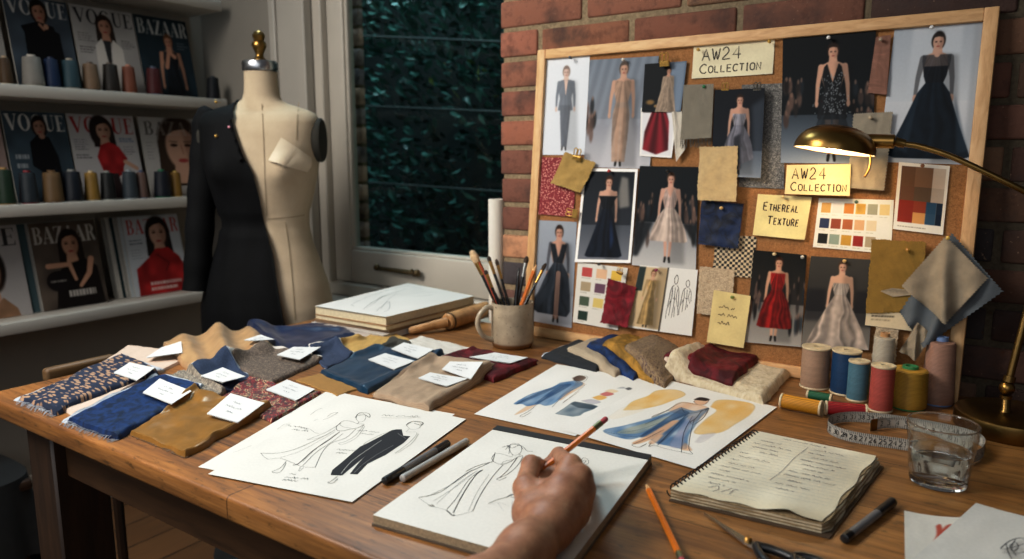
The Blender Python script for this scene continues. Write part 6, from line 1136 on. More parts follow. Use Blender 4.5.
def brush(tx, ty, bx, kind, lab, wd=.0032, fm=None, hm=None):
    wd *= 1.3
    d0 = mzc + bx[1]; tip = Dp(tx, ty, d0); foot = MUG + RV * bx[0] * R0 + HV * (bx[1] * .5) + ZU * .012; v = tip - foot; L_ = np.linalg.norm(v); v /= L_
    t_ = thing('paintbrush' if kind != 'pencil' else 'pencil', lab, 'brush' if kind != 'pencil' else 'pencil', foot, 'brushes and pencils in the mug')
    at = lambda s_: foot + v * s_
    if kind == 'pencil':
        bar([at(0), at(L_ - .018)], [wd, wd], 'barrel', hm or M_ORW, t_, 8); bar([at(L_ - .018), at(L_ - .004)], [wd, wd * .3], 'sharpened_wood', M_RAW, t_, 8); bar([at(L_ - .004), at(L_)], [wd * .3, .0003], 'lead', M_GRAPH, t_, 8)
    elif kind == 'end':
        bar([at(0), at(L_ * .5), at(L_ * .85), at(L_ - .002), at(L_)], [wd, wd * 1.1, wd * .75, wd * .5, wd * .2], 'handle', hm or M_BK, t_, 10)
    else:
        bl = kind; bar([at(0), at(L_ * .4), at(L_ - bl - .03)], [wd * .7, wd, wd * .8], 'handle', hm or M_BK, t_, 10); bar([at(L_ - bl - .03), at(L_ - bl - .005), at(L_ - bl)], [wd * .85, wd, wd * 1.02], 'ferrule', fm or M_FER, t_, 12)
        bar([at(L_ - bl), at(L_ - bl * .55), at(L_ - bl * .15), at(L_)], [wd, wd * 1.25, wd * .8, .0004], 'bristles', M_BRIS if bl > .02 else M_BRD, t_, 12)
brush(471, 250, (.15, .01), .030, 'paintbrush with a wide cream bristle head, leftmost in the mug', .0058); brush(488, 256, (.25, .02), .012, 'thin black paintbrush leaning left behind the cream-headed one', .003); brush(496, 259, (.3, -.01), .014, 'slim dark brush between the thin black brush and the mug centre', .0026, M_FER); brush(485, 270, (.05, -.02), .010, 'short black brush beside the cream-headed one', .003, M_FER)
brush(519, 268, (.0, .01), 'end', 'black brush handle standing nearly upright in the mug', .0036); brush(527, 256, (-.1, .015), .016, 'brush with a silver ferrule and black handle, tallest on the right', .0036, M_FERS); brush(537, 263, (-.2, -.01), 'pencil', 'orange pencil leaning right in the mug', .0034); brush(546, 263, (-.25, .012), .018, 'black brush with a fine brass ferrule, rightmost in the mug', .0028, M_FER); brush(479, 262, (.1, .0), 'end', 'red-tipped thin stick by the cream-headed brush', .0024, None, M_REDL)
# ================================================================== pens, pencils, notebook, scissors
M_GREYP = mat('grey_pen_barrel', '#b3b1ad', .35, .3); M_DGREY = mat('dark_grey_barrel', '#6f6e6e', .4, .2); M_BLKP = mat('black_pen_plastic', '#141416', .3)
def marker(x0, y0, x1, y1, r, lab, cols, splits, grp='marker pens left of the sketch pad'):
    a, e = Zp(x0, y0, TZ + r), Zp(x1, y1, TZ + r); zz = TZ + r + .0008; a[2] = e[2] = zz; v = (e - a); L_ = np.linalg.norm(v); v /= L_; t_ = thing('marker_pen', lab, 'pen', ((a + e) / 2)[:2].tolist() + [TZ + .0006], grp); at = lambda s_: a + v * s_ * L_
    s0 = 0
    for k, (s1, m, rr, nm) in enumerate(zip(splits, cols, (r, r * .94, r), ('end_cap', 'barrel', 'cap'))):
        bar([at(s0), at(s0 + .008), at(s0 + .02), at(s1 - .02), at(s1 - .008), at(s1)], [rr * (.6 if k == 0 else .98), rr * .95 if k == 0 else rr, rr, rr, rr, rr * (.75 if k == 2 else .98)], nm, m, t_, 18); s0 = s1
    TREES.extend(B().tube([a, e], r * 1.0, n=10).trees())
marker(384, 482, 448, 443.5, .0052, 'black marker pen with grey barrel, beside the gown sketches', (M_BLKP, M_DGREY, M_BLKP), (.27, .78, 1)); marker(402, 479.5, 467, 441.5, .0050, 'silver grey marker pen, closer to the sketch pad', (M_GREYP, M_GREYP, M_GREYP), (.1, .66, 1))
marker(844, 540, 893, 502, .0052, 'black pen lying in front of the notebook and glass', (M_BLKP, M_DGREY, M_BLKP), (.12, .66, 1), None)
a, e = Zp(645.5, 486, TZ + .0008), Zp(684, 568, TZ + .004); v = (e - a); L_ = np.linalg.norm(v); v /= L_; pc = thing('pencil', 'orange pencil lying on the bare table, pointing away from the viewer', 'pencil', (a + e) / 2)
def pencil(a, v, L_, t_, r=.0037, eraser=True):
    at = lambda s_: a + v * s_
    sw = bar([at(.004), at(.02)], [.001, r * .96], 'sharpened_wood', M_RAW, t_, 6); bar([at(0), at(.004)], [.0003, .001], 'lead', M_GRAPH, sw, 6); bar([at(.02), at(L_ - .022)], [r, r], 'barrel', M_ORW, t_, 6)
    fe = bar([at(L_ - .022), at(L_ - .018), at(L_ - .016), at(L_ - .012), at(L_ - .010)], [r, r * 1.06, r * .98, r * 1.06, r * 1.02], 'ferrule', M_FERS if False else mat('green_gold_ferrule', '#6d6a4a', .35, .8), t_, 12); bar([at(L_ - .010), at(L_ - .002), at(L_)], [r * .95, r * .95, r * .6], 'eraser', mat('pink_eraser', '#a5484c', .8), fe, 12)
pencil(a + ZU * .0034, v, L_, pc)
# scissors
M_STEEL = mat('scissor_steel', '#b5b3ae', .22, 1, .08); M_BLKH = mat('black_handle_enamel', '#131315', .3)
tip = Zp(704, 514, TZ + .003); pv = Zp(748, 541, TZ + .005); v = pv - tip; v[2] = 0; L_ = np.linalg.norm(v); v /= L_; sd = np.cross(ZU, v); sc_ = thing('scissors', 'steel scissors with black handles at the bottom edge of the table', 'scissors', (pv[0], pv[1], TZ))
for sg, zz, nm in ((1, TZ + .0012, 'blade'), (-1, TZ + .0036, 'blade')):
    b = B(); pts = [tip + sd * sg * .0004, tip + v * L_ * .5 + sd * sg * .0045, pv + sd * sg * .0062, pv + v * .012 + sd * sg * .005, pv + v * .012 - sd * sg * .003, pv - sd * sg * .003, tip + v * L_ * .5 - sd * sg * .001]
    pts = [A([p[0], p[1], zz]) for p in pts]; pts = pts if np.cross(pts[1] - pts[0], pts[2] - pts[0])[2] > 0 else pts[::-1]; b.prism(pts, (0, 0, 1), .0022); b.build(nm, M_STEEL, sc_)
b = B(); b.lathe([(1e-4, 0), (.0042, 0), (.0042, .0072), (.003, .0086), (1e-4, .0088)], (pv[0], pv[1], TZ + .0008), n=20); b.build('pivot_screw', M_FER, sc_)
for sg in (1, -1):
    b = B(); c0 = pv + v * .012; cen = pv + v * (.075 if sg > 0 else .07) + sd * sg * .021; cc = [A([c0[0], c0[1], TZ + .006])]
    st_ = pv + v * .034 + sd * sg * .012; ang = np.linspace(-2.6, 3.4, 26); ring = [cen - v * .03 * np.cos(a_) + sd * sg * .015 * np.sin(a_) * -1 for a_ in ang]; pts = cc + [A([st_[0], st_[1], TZ + .006])] + [A([p[0], p[1], TZ + .006]) for p in ring]
    b.tube(catmull(pts, 3), .0046, n=12); b.build('handle', M_BLKH, sc_)
# notebook
nt = TZ + .0145; q = [(757, 431), (876, 456), (822, 523), (671, 489)]; c = [Zp(x, y, nt) for x, y in q]; nb = thing('spiral_notebook', 'worn spiral notebook open at handwritten lined pages', 'notebook', (sum(c) / 4)[:2].tolist() + [TZ])
M_OLDP = mat('old_page_edges', '#8f7a58', .9, var=.3, scale=260); M_NCOV = mat('brown_notebook_cover', '#4d3b29', .8)
ur = (c[1] - c[0]) / np.linalg.norm(c[1] - c[0]); vr = (c[3] - c[0]) / np.linalg.norm(c[3] - c[0])
slab([c[0] - vr * .001, c[1] + ur * .010, c[2] + ur * .010 + vr * .004, c[3] + vr * .004], TZ + .0005, TZ + .0025, 0).build('back_cover', M_NCOV, nb)
rr = random.Random(4); z = TZ + .0028; k = 0
while z < nt - .0012:
    th = rr.uniform(.0014, .0026); th = min(th, nt - .0006 - z); n = 18; P = []
    for a0, a1, nrm, am in ((c[0], c[1], -vr, .0006), (c[1], c[2], ur, .0035), (c[2], c[3], vr, .002), (c[3], c[0], -ur, .0002)):
        for i in range(n):
            t0 = i / n; p = a0 + (a1 - a0) * t0 + nrm * (am * (nz(t0 * 4, k * 3.1, 1) + rr.uniform(-.25, .25)) + (.005 * (1 - (z - TZ) / .0145) * 1.6 if nrm is ur else 0)); P.append(A([p[0], p[1], z]))
    b = B(); b.prism(P[::-1], (0, 0, 1), th * .93); b.build('page_layer', M_OLDP if k % 2 else M_CREAMP, nb); z += th; k += 1
s = Sheet(q, nt, 90, '#d6cdb8'); s.c = c; cv = s.cv; cv.blotch((4, 4), .07, 6); cv.put(np.clip((cv.U - .75) * 2, 0, 1), '#a58a5c', .25); cv.put(np.clip((cv.V - .85) * 4, 0, 1), '#a58a5c', .3)
n_ = 30; b = B(); u = np.linspace(0, 1, cv.w)[None, :, None]; v_ = np.linspace(0, 1, cv.h)[:, None, None]; P = (c[0] * (1 - u) + c[1] * u) * (1 - v_) + (c[3] * (1 - u) + c[2] * u) * v_
edge = np.clip((u - .93) / .07, 0, 1) * .003 * np.sin(v_ * 17) + np.clip((v_ - .94) / .06, 0, 1) * .003 * np.sin(u * 13); P = P + ur * edge * .6 + vr * np.clip((v_ - .94) / .06, 0, 1) * .002 * np.sin(u * 23); crl = np.clip((v_ - .82) / .18, 0, 1) ** 2 * np.clip(1 - np.abs(u - .80) / .22, 0, 1) * .006; P = P + ZU * (crl + .0004); b.grid(P[::-1], 0, lin(np.clip(cv.im, 0, 1))[::-1])
f = lambda uu, vv: bil(c, uu, vv)
for i in range(22): b.ribbon([f(.05, .09 + i * .04), f(.96, .09 + i * .04)] if i < 19 else [f(.05, .09 + i * .04), f(.55, .09 + i * .04)], .0003, ZU, 0, '#9aa0a4', .0009)
W, H_ = s.W, s.H
def nb_line(x, y, l, sd_, col='#4d4a50'): scribble(b, lambda a_, d_: f(a_ / W, y) + (f(0, 0) - f(0, 1)) / H_ * d_, x * W, 0, l * W, .0042, .0006, ZU, col, sd_, lift=.0011)
for i, (x, l) in enumerate(((.12, .18), (.1, .34), (.12, .22), (.22, .16), (.1, .06), (.12, .26), (.1, .06), (.12, .2), (.1, .3), (.12, .1), (.1, .28), (.12, .2), (.16, .12))): nb_line(x, .15 + i * .058, l, i)
for i, (x, l) in enumerate(((.56, .26), (.54, .14), (.6, .2), (.54, .34), (.58, .24), (.62, .14), (.54, .3), (.54, .36), (.6, .1), (.54, .24), (.58, .12))): nb_line(x, .12 + i * .062, l, 30 + i)
nb_line(.26, .055, .36, 60); b.ribbon([f(*p) for p in catmull([(.5, .1), (.49, .3), (.505, .5), (.495, .66)], 5)], .0005, ZU, 0, '#6a6668', .0011)
for pts in ([(.2, .9), (.24, .86), (.27, .9), (.25, .93)], [(.3, .92), (.34, .85)], [(.36, .92), (.36, .86), (.39, .86)]): b.ribbon([f(*p) for p in catmull(pts, 4)], .0007, ZU, 0, '#55525a', .0011)
b.build('written_page', M_PAPER, nb)
b = B(); nco = 26; L_ = np.linalg.norm(c[3] - c[0]); th_ = np.linspace(0, 2 * math.pi * nco, nco * 14); P = [c[0] + vr * L_ * (.015 + .97 * t_ / (2 * math.pi * nco)) - ur * (.0005 + .0065 * math.cos(t_)) + ZU * (-.005 + .0078 * math.sin(t_)) for t_ in th_]; b.tube(P, .0009, n=6); b.build('wire_spiral', mat('black_wire', '#19191a', .35, .7), nb)
TREES += slab(c, TZ, nt, 0).trees()
# ================================================================== spools
M_RIM = mat('cream_spool_plastic', '#c9b998', .45, var=.08, scale=200)
GSP = 'thread spools standing on the right of the table'
def fit_h(base, ytop):
    lo, hi = .01, .2
    for _ in range(40):
        m = (lo + hi) / 2
        if pr(base + ZU * m)[1] > ytop: lo = m
        else: hi = m
    return lo
def spool(xc, yb, yt, w, col, lab):
    p = Zp(xc, yb); zc = np.dot(p - CP, FV); r_ = w * zc / F / 2; L0 = A([p[0], p[1], TZ + .0005]); h = fit_h(p, yt); t_ = thing('thread_spool', lab, 'thread', L0, GSP); fl = .0035
    b = B(); b.lathe([(r_ * .3, fl), (r_ * .93, fl), (r_ * .95, fl + .004), (r_ * .95, h - fl - .004), (r_ * .93, h - fl), (r_ * .3, h - fl)], L0, n=36); b.build('wound_thread', thread_mat(col), t_)
    for z0, nm in ((0, 'bottom_flange'), (h - fl, 'top_flange')):
        b = B(); b.lathe([(r_ * .22, z0), (r_ * .97, z0), (r_, z0 + .001), (r_, z0 + fl - .001), (r_ * .97, z0 + fl), (r_ * .75, z0 + fl - .0003), (r_ * .72, z0 + fl - .001), (r_ * .3, z0 + fl - .001), (r_ * .22, z0 + fl), (r_ * .22, z0)], L0, n=36); b.build(nm, M_RIM, t_)
    return t_
def bigcone(xc, yb, yt, w, taper, col, top, lab):
    p = Zp(xc, yb); zc = np.dot(p - CP, FV); r_ = w * zc / F / 2; h = fit_h(p, yt); cone('thread_cone', lab, (p[0], p[1], TZ + .0005), h, r_, r_ * taper, col, top, GSP)
spool(814, 387, 346.5, 28, '#a5876f', 'tan thread spool, leftmost of the standing spools'); spool(844, 393, 350, 28, '#16385c', 'navy blue thread spool behind the small teal one'); spool(856.5, 400, 360.5, 20.5, '#4d7483', 'small teal thread spool in front of the navy blue one'); bigcone(880, 396, 333, 22, .86, '#aca392', '#b58a5c', 'pale grey thread cone behind the coral spool'); spool(880, 410.5, 365, 23, '#a84c42', 'coral red thread spool beside the gold cone')
bigcone(907, 407, 366, 35, .93, '#a37c2e', '#2f7d4a', 'fat gold thread cone with a green core'); bigcone(936, 403, 337, 31, .82, '#94705e', '#6d86b0', 'tall dusty mauve thread cone with a blue core')
def lying(x0, y0, x1, y1, wpx, col, lab):
    zc0 = np.dot(Zp(x0, y0) - CP, FV); r_ = wpx * zc0 / F / 2; a, e = Zp(x0, y0, TZ + r_ + .001), Zp(x1, y1, TZ + r_ + .001); v = e - a; L_ = np.linalg.norm(v); v /= L_; t_ = thing('thread_spool', lab, 'thread', ((a + e) / 2)[:2].tolist() + [TZ + .0006], 'thread spools lying on the table'); at = lambda s_: a + v * s_; fl = .0032
    q_ = Vector((0, 0, 1)).rotation_difference(Vector(v)).to_matrix()
    def lz(prof, nm, m): b = B(); b.lathe(prof, a, n=30, axis=tuple(v)); b.build(nm, m, t_)
    lz([(r_ * .3, fl), (r_ * .9, fl), (r_ * .92, fl + .003), (r_ * .92, L_ - fl - .003), (r_ * .9, L_ - fl), (r_ * .3, L_ - fl)], 'wound_thread', thread_mat(col))
    for z0 in (0, L_ - fl): lz([(r_ * .25, z0), (r_ * .97, z0), (r_, z0 + .001), (r_, z0 + fl - .001), (r_ * .97, z0 + fl), (r_ * .25, z0 + fl), (r_ * .25, z0)], 'end_flange', M_RIM)
lying(781, 400.5, 822, 408.5, 15, '#b57f22', 'yellow thread spool lying on its side'); lying(807, 394, 832, 398.5, 9, '#1e5a3c', 'thin green thread spool lying behind the yellow one'); lying(825, 407.5, 867, 411.5, 14, '#8a1a1f', 'dark red thread spool lying between the yellow one and the coral one')
# ================================================================== tape measure
M_TAPE = vcmat('tape_measure', .45, .4, .03); b = B()
path = [(880, 429), (873, 432), (882, 436), (905, 433), (930, 435)]
path = [(872, 431), (888, 428.5), (910, 430), (935, 437), (958, 447), (972, 456), (962, 462), (938, 459), (905, 451), (870, 446), (845, 441), (829, 434), (829, 427), (842, 423), (866, 423), (900, 427), (940, 434), (968, 441), (982, 448), (983, 457), (972, 464), (955, 467)]
pp = catmull([Zp(x, y) for x, y in path], 10); pp[:, 2] = 0; sl = np.concatenate([[0], np.cumsum(np.linalg.norm(np.diff(pp, axis=0), axis=1))]); TH_ = .0165
P = np.stack([pp + ZU * (TZ + .0008), pp + ZU * (TZ + .0008 + TH_)]); col = np.tile(lin(hx('#b3b0a6')), (2, len(pp), 1)); b.grid(P, 0, col)
T2 = np.gradient(pp, axis=0); T2 /= np.linalg.norm(T2, axis=1)[:, None]; N2 = np.cross(T2, ZU)
def onpath(s_): return np.stack([np.interp(s_, sl, pp[:, k]) for k in range(3)], -1), np.stack([np.interp(s_, sl, N2[:, k]) for k in range(3)], -1), np.stack([np.interp(s_, sl, T2[:, k]) for k in range(3)], -1)
k = 0; s_ = .004
while s_ < sl[-1] - .003:
    p, n2, t2 = onpath(s_); n2 = n2 / np.linalg.norm(n2)
    for sg in (1, -1):
        nn = n2 * sg; ln = .006 if k % 5 == 0 else .0035; o = p + nn * .0004 + ZU * (TZ + .0008)
        b.ribbon([o + ZU * (TH_ - ln), o + ZU * TH_], .0006, nn, 0, '#1e1e20'); b.ribbon([o, o + ZU * ln], .0006, nn, 0, '#1e1e20')
        if k % 5 == 0:
            xd = np.cross(ZU, nn); tx = str((k // 5) % 60 + 1); fr_ = lambda u, v, o=o, xd=xd: o + xd * u + ZU * v; write(b, tx, fr_, .0006, .0048, .0068, .0010, nn, '#1a1a1c', w=.55, gap=.2, jit=0, lift=.0001)
    s_ += .0025; k += 1
tm = thing('tape_measure', 'white tape measure curled on edge round the glass', 'tape measure', (pp[:, 0].mean(), pp[:, 1].mean(), TZ)); b.build('tape', M_TAPE, tm, sharp=0)
p, n2, t2 = onpath(.003); b = B(); b.box((-.006, -.0008, 0), (.006, .0008, TH_ + .001), M=Matrix.Translation(Vector((p[0], p[1], TZ + .0004))) @ Matrix.Rotation(math.atan2(t2[1], t2[0]), 4, 'Z')); b.build('end_tab', M_BRASSD, tm)
# ================================================================== glass of water
gb = Zp(937.5, 482); gz = np.dot(gb - CP, FV); rb = 26.0 * gz / F; GB = A([gb[0], gb[1], TZ + .0005]); gh = fit_h(gb, 423.5); rt = 32.5 * (np.dot(GB + ZU * gh - CP, FV)) / F
t = NT('clear_glass'); tr = t.n('ShaderNodeBsdfTransparent'); tr.inputs[0].default_value = (.96, .975, .97, 1); gl0 = t.n('ShaderNodeBsdfGlossy'); gl0.inputs['Roughness'].default_value = .02; mx = t.n('ShaderNodeMixShader'); t.l(thin_fac(t, .05, .85, 3.), mx.inputs[0]); t.l(tr.outputs[0], mx.inputs[1]); t.l(gl0.outputs[0], mx.inputs[2]); t.l(mx.outputs[0], t.out.inputs[0]); M_GLASS = t.m
t = NT('thick_glass'); t.set(Roughness=.0, IOR=1.45, Transmission_Weight=1.); t.b.inputs['Base Color'].default_value = (.98, .99, .99, 1); M_GLASSB = t.m
t = NT('still_water'); t.set(Roughness=.0, IOR=1.25, Transmission_Weight=1.); t.b.inputs['Base Color'].default_value = (.97, .98, .97, 1); M_WATER = t.m
gl_ = thing('water_glass', 'clear tumbler half full of water in front of the tape measure', 'glass', GB); wt = .0017; ri = lambda z: rb + (rt - rb) * z / gh
b = B(); b.lathe([(rb * .97, .0085), (ri(.0095), .0095), (ri(gh * .5), gh * .5), (rt, gh - .0012), (rt - wt * .2, gh - .0003), (rt - wt * .5, gh), (rt - wt * .8, gh - .0003), (rt - wt, gh - .0012), (ri(gh * .5) - wt, gh * .5), (ri(.0095) - wt, .0095), (rb * .97 - wt, .0085), (rb * .97, .0085)], GB, n=64); b.build('tumbler', M_GLASS, gl_, sharp=60, outward=True)
an_ = np.linspace(0, 2 * math.pi, 73); b = B(); b.lathe([(rt - wt * .5 + .0011 * math.cos(k_), gh + .0011 * math.sin(k_)) for k_ in np.linspace(0, 2 * math.pi, 11)], GB, n=72); b.build('rim', M_GLASSB, gl_, sharp=0, outward=True)
b = B(); b.lathe([(1e-4, 0), (rb * .93, 0), (rb * .98, .001), (rb, .003), (rb * 1.0, .0082), (1e-4, .0082)], GB, n=64); b.build('thick_base', M_GLASSB, gl_, sharp=40, outward=True)
hw = gh * .55; b = B(); b.lathe([(1e-4, .0082), (rb * .9, .0084), (ri(.01) - wt - .0001, .0098), (ri(hw) - wt - .0001, hw), (1e-4, hw)], GB, n=64); b.build('water', M_WATER, gl_, sharp=60, outward=True)
# ================================================================== brass lamp
lp = Zp(1010, 430); LPB = A([lp[0], lp[1], TZ + .0005]); lz = np.dot(LPB - CP, FV); lr = 50 * lz / F
lamp = thing('desk_lamp', 'brass desk lamp with a domed shade, lit above the table at the right', 'lamp', LPB)
b = B(); b.lathe([(1e-4, 0), (lr * .97, 0), (lr, .003), (lr, .022), (lr * .985, .0255), (lr * .95, .027), (lr * .3, .0285), (1e-4, .029)], LPB, n=64); b.build('base', M_BRASSD, lamp)
foot = Dp(1004, 425, lz + .0); foot = LPB + RV * (-.010) + ZU * .028; ball = Dp(1007, 388, np.dot(foot - CP, FV)); elb = Dp(1054, 206, np.dot(foot - CP, FV) - .02); hd0 = Dp(905, 144, 1.172); 
bar([foot, foot + ZU * .003, ball - ZU * .014], [.0085, .0062, .0062], 'stem', M_BRASSD, lamp, 18)
b = B(); b.sphere(ball, .0105, n=14); b.lathe([(1e-4, -.016), (.0078, -.016), (.0078, -.011), (1e-4, -.011)], ball, n=18); b.build('ball_joint', M_BRASS, lamp)
dv = (elb - ball) / np.linalg.norm(elb - ball); bar([ball + dv * .009, ball + dv * .018, ball + dv * .0185, elb], [.008, .008, .0052, .0052], 'upright_rod', M_BRASSD, lamp, 16)
b = B(); b.sphere(elb, .012, n=14); b.build('elbow_joint', M_BRASSD, lamp)
arm = catmull([elb, Dp(1024, 191, 1.082), Dp(985, 172, 1.102), Dp(950, 156, 1.13), Dp(922, 147, 1.156), hd0], 8); bar(arm, .0046, 'arm', M_BRASSD, lamp, 14)
sk0 = Dp(869, 141, 1.196); sk1 = Dp(895, 141.5, 1.178); bar([sk1, sk1 + (hd0 - sk1) * .2, hd0], [.0085, .0072, .0068], 'collar', M_BRASSD, lamp, 18); bar([sk0 - (sk1 - sk0) * .4, sk0, sk0 + (sk1 - sk0) * .95, sk1], [.010, .0112, .0112, .0095], 'socket', M_BRASS, lamp, 24)
t = NT('lamp_white_enamel'); t.b.inputs['Base Color'].default_value = L4('#efe6d2'); t.set(Roughness=.4); M_ENAM = t.m
sc0 = Dp(834, 151, 1.205); rs = 38.5 * 1.205 / F; hs_ = .041; ax = ZU * .985 + RV * .15; ax /= np.linalg.norm(ax)
outer = [(rs * math.cos(a_) ** .8 if a_ < 1.55 else 1e-4, hs_ * math.sin(a_)) for a_ in np.linspace(0, math.pi / 2, 18)]; inner = [(max(r_ - .0015, 1e-4), max(z_ - .0015, 0.0)) for r_, z_ in outer]
b = B(); b.lathe(outer + [], sc0, n=56, axis=tuple(ax)); b.lathe([(outer[0][0], 0), (outer[0][0] + .0006, -.0012), (inner[0][0], 0)], sc0, n=56, axis=tuple(ax)); shade = b.build('shade', M_BRASS, lamp, sharp=70)
b = B(); b.lathe(inner[::-1], sc0, n=56, axis=tuple(ax)); b.build('shade_lining', M_ENAM, shade, sharp=0)
t = NT('warm_bulb'); t.b.inputs['Emission Color'].default_value = (1, .72, .4, 1); t.b.inputs['Emission Strength'].default_value = 25; M_BULB = t.m
b = B(); b.sphere(sc0 + ax * .012, .014, n=12); b.build('bulb', M_BULB, shade)
hk = [Dp(870, 150, 1.2), Dp(870.5, 160, 1.2), Dp(869.5, 168, 1.2), Dp(866.5, 174, 1.2), Dp(864.5, 177, 1.2)]; bar(catmull(hk, 5), [.0016] * 20 + [.0022], 'switch_hook', M_BRASS, shade, 10)
l = bpy.data.lights.new('lamp_bulb', 'POINT'); l.energy = .9; l.color = (1, .76, .48); l.shadow_soft_size = .016; lo_ = bpy.data.objects.new('lamp_bulb', l); COL.objects.link(lo_); lo_.location = tuple(sc0 + ax * .002)
# ================================================================== drawing hand
def seg_sd(P, a, b, ra, rb):
    ab = b - a; t = np.clip(((P - a) @ ab) / (ab @ ab), 0, 1); d = np.linalg.norm(P - a - t[..., None] * ab, axis=-1); return d - (ra + (rb - ra) * t)
def smin(a, b, k): h = np.clip(.5 + .5 * (b - a) / k, 0, 1); return b * (1 - h) + a * h - k * h * (1 - h)
def surface_net(f, lo, hi, h):
    """smooth closed mesh of the zero set of f on a regular grid"""
    n = np.ceil((hi - lo) / h).astype(int) + 1; ax = [lo[i] + h * np.arange(n[i]) for i in range(3)]
    V = np.zeros(n)
    for i in range(n[0]): V[i] = f(np.stack(np.meshgrid([ax[0][i]], ax[1], ax[2], indexing='ij'), -1))[0]
    s = V < 0; c = np.zeros(n - 1, int)
    for dx in (0, 1):
        for dy in (0, 1):
            for dz in (0, 1): c += s[dx:n[0] - 1 + dx, dy:n[1] - 1 + dy, dz:n[2] - 1 + dz]
    act = (c > 0) & (c < 8); idx = -np.ones(n - 1, int); cells = np.argwhere(act); idx[act] = np.arange(len(cells))
    acc = np.zeros((len(cells), 3)); cnt = np.zeros(len(cells)); I, J, K_ = cells.T
    cor = [(0, 0, 0), (1, 0, 0), (0, 1, 0), (1, 1, 0), (0, 0, 1), (1, 0, 1), (0, 1, 1), (1, 1, 1)]
    for a, b_ in ((0, 1), (2, 3), (4, 5), (6, 7), (0, 2), (1, 3), (4, 6), (5, 7), (0, 4), (1, 5), (2, 6), (3, 7)):
        ca, cb = A(cor[a]), A(cor[b_]); va = V[I + ca[0], J + ca[1], K_ + ca[2]]; vb = V[I + cb[0], J + cb[1], K_ + cb[2]]; m = (va < 0) != (vb < 0); t = np.where(m, va / np.where(m, va - vb, 1), 0)
        acc += np.where(m[:, None], ca + (cb - ca) * t[:, None], 0); cnt += m
    verts = lo + h * (cells + acc / cnt[:, None]); F_ = []
    for d in range(3):
        e = [0, 0, 0]; e[d] = 1; o1, o2 = [(1, 2), (2, 0), (0, 1)][d]
        sl0 = [slice(0, n[k] - (1 if k == d else 0)) for k in range(3)]; A0 = s[tuple(slice(0, n[k] - e[k]) for k in range(3))]; A1 = s[tuple(slice(e[k], n[k]) for k in range(3))]
        for p in np.argwhere(A0 != A1):
            q0 = p.copy(); q1 = p.copy(); q1[o1] -= 1; q2 = q1.copy(); q2[o2] -= 1; q3 = p.copy(); q3[o2] -= 1
            if min(q2.min(), q1.min(), q3.min()) < 0 or (np.maximum.reduce([q0, q1, q2, q3]) >= n - 1).any(): continue
            fc = [idx[tuple(q)] for q in (q0, q1, q2, q3)]
            F_.append(fc[::-1] if A0[tuple(p)] else fc)
    return verts, A(F_)
def hp(x, y, z): return Zp(x, y, TZ + PT + z)
tipP = hp(516, 491, .0008); tailP = hp(607, 418, .066)
hv = tailP - tipP; hl = np.linalg.norm(hv); hv /= hl; 
pc2 = thing('pencil', 'orange pencil with pink eraser held in the drawing hand', 'pencil', tipP); pencil(tipP, hv, hl, pc2)
pen = lambda s_: tipP + hv * s_
# joints
WR = hp(546, 529, .028)
KN = {'index': hp(571, 466, .060), 'middle': hp(581, 477, .054), 'ring': hp(584, 490, .042), 'little': hp(580, 505, .027)}
sdv = np.cross(hv, ZU); sdv /= np.linalg.norm(sdv)       # right of the pencil
FNG = {'index': [KN['index'], hp(559, 455, .022), pen(.050) + sdv * .003 + HV * .012 - ZU * .004, pen(.028) + ZU * .003 + HV * .010], 'middle': [KN['middle'], hp(573, 465, .034), hp(552, 474, .020), pen(.026) - ZU * .004 + sdv * .009 + HV * .004],
       'ring': [KN['ring'], hp(583, 477, .018), hp(565, 482, .011), hp(546, 486, .009)], 'little': [KN['little'], hp(586, 494, .013), hp(572, 496, .0085), hp(556, 496, .008)]}
TH_B = [hp(531, 513, .030), hp(525, 488, .040), hp(531, 465, .043), pen(.040) - sdv * .010 + ZU * .006 - HV * .002]
FR = {'index': (.0105, .0098, .0086, .0070), 'middle': (.0108, .0100, .0088, .0072), 'ring': (.0102, .0094, .0083, .0068), 'little': (.0092, .0084, .0074, .0062)}
edir = hp(516, 562, .030) - WR; ELB = WR + edir / np.linalg.norm(edir) * .25
ua = (ELB - WR) / np.linalg.norm(ELB - WR)
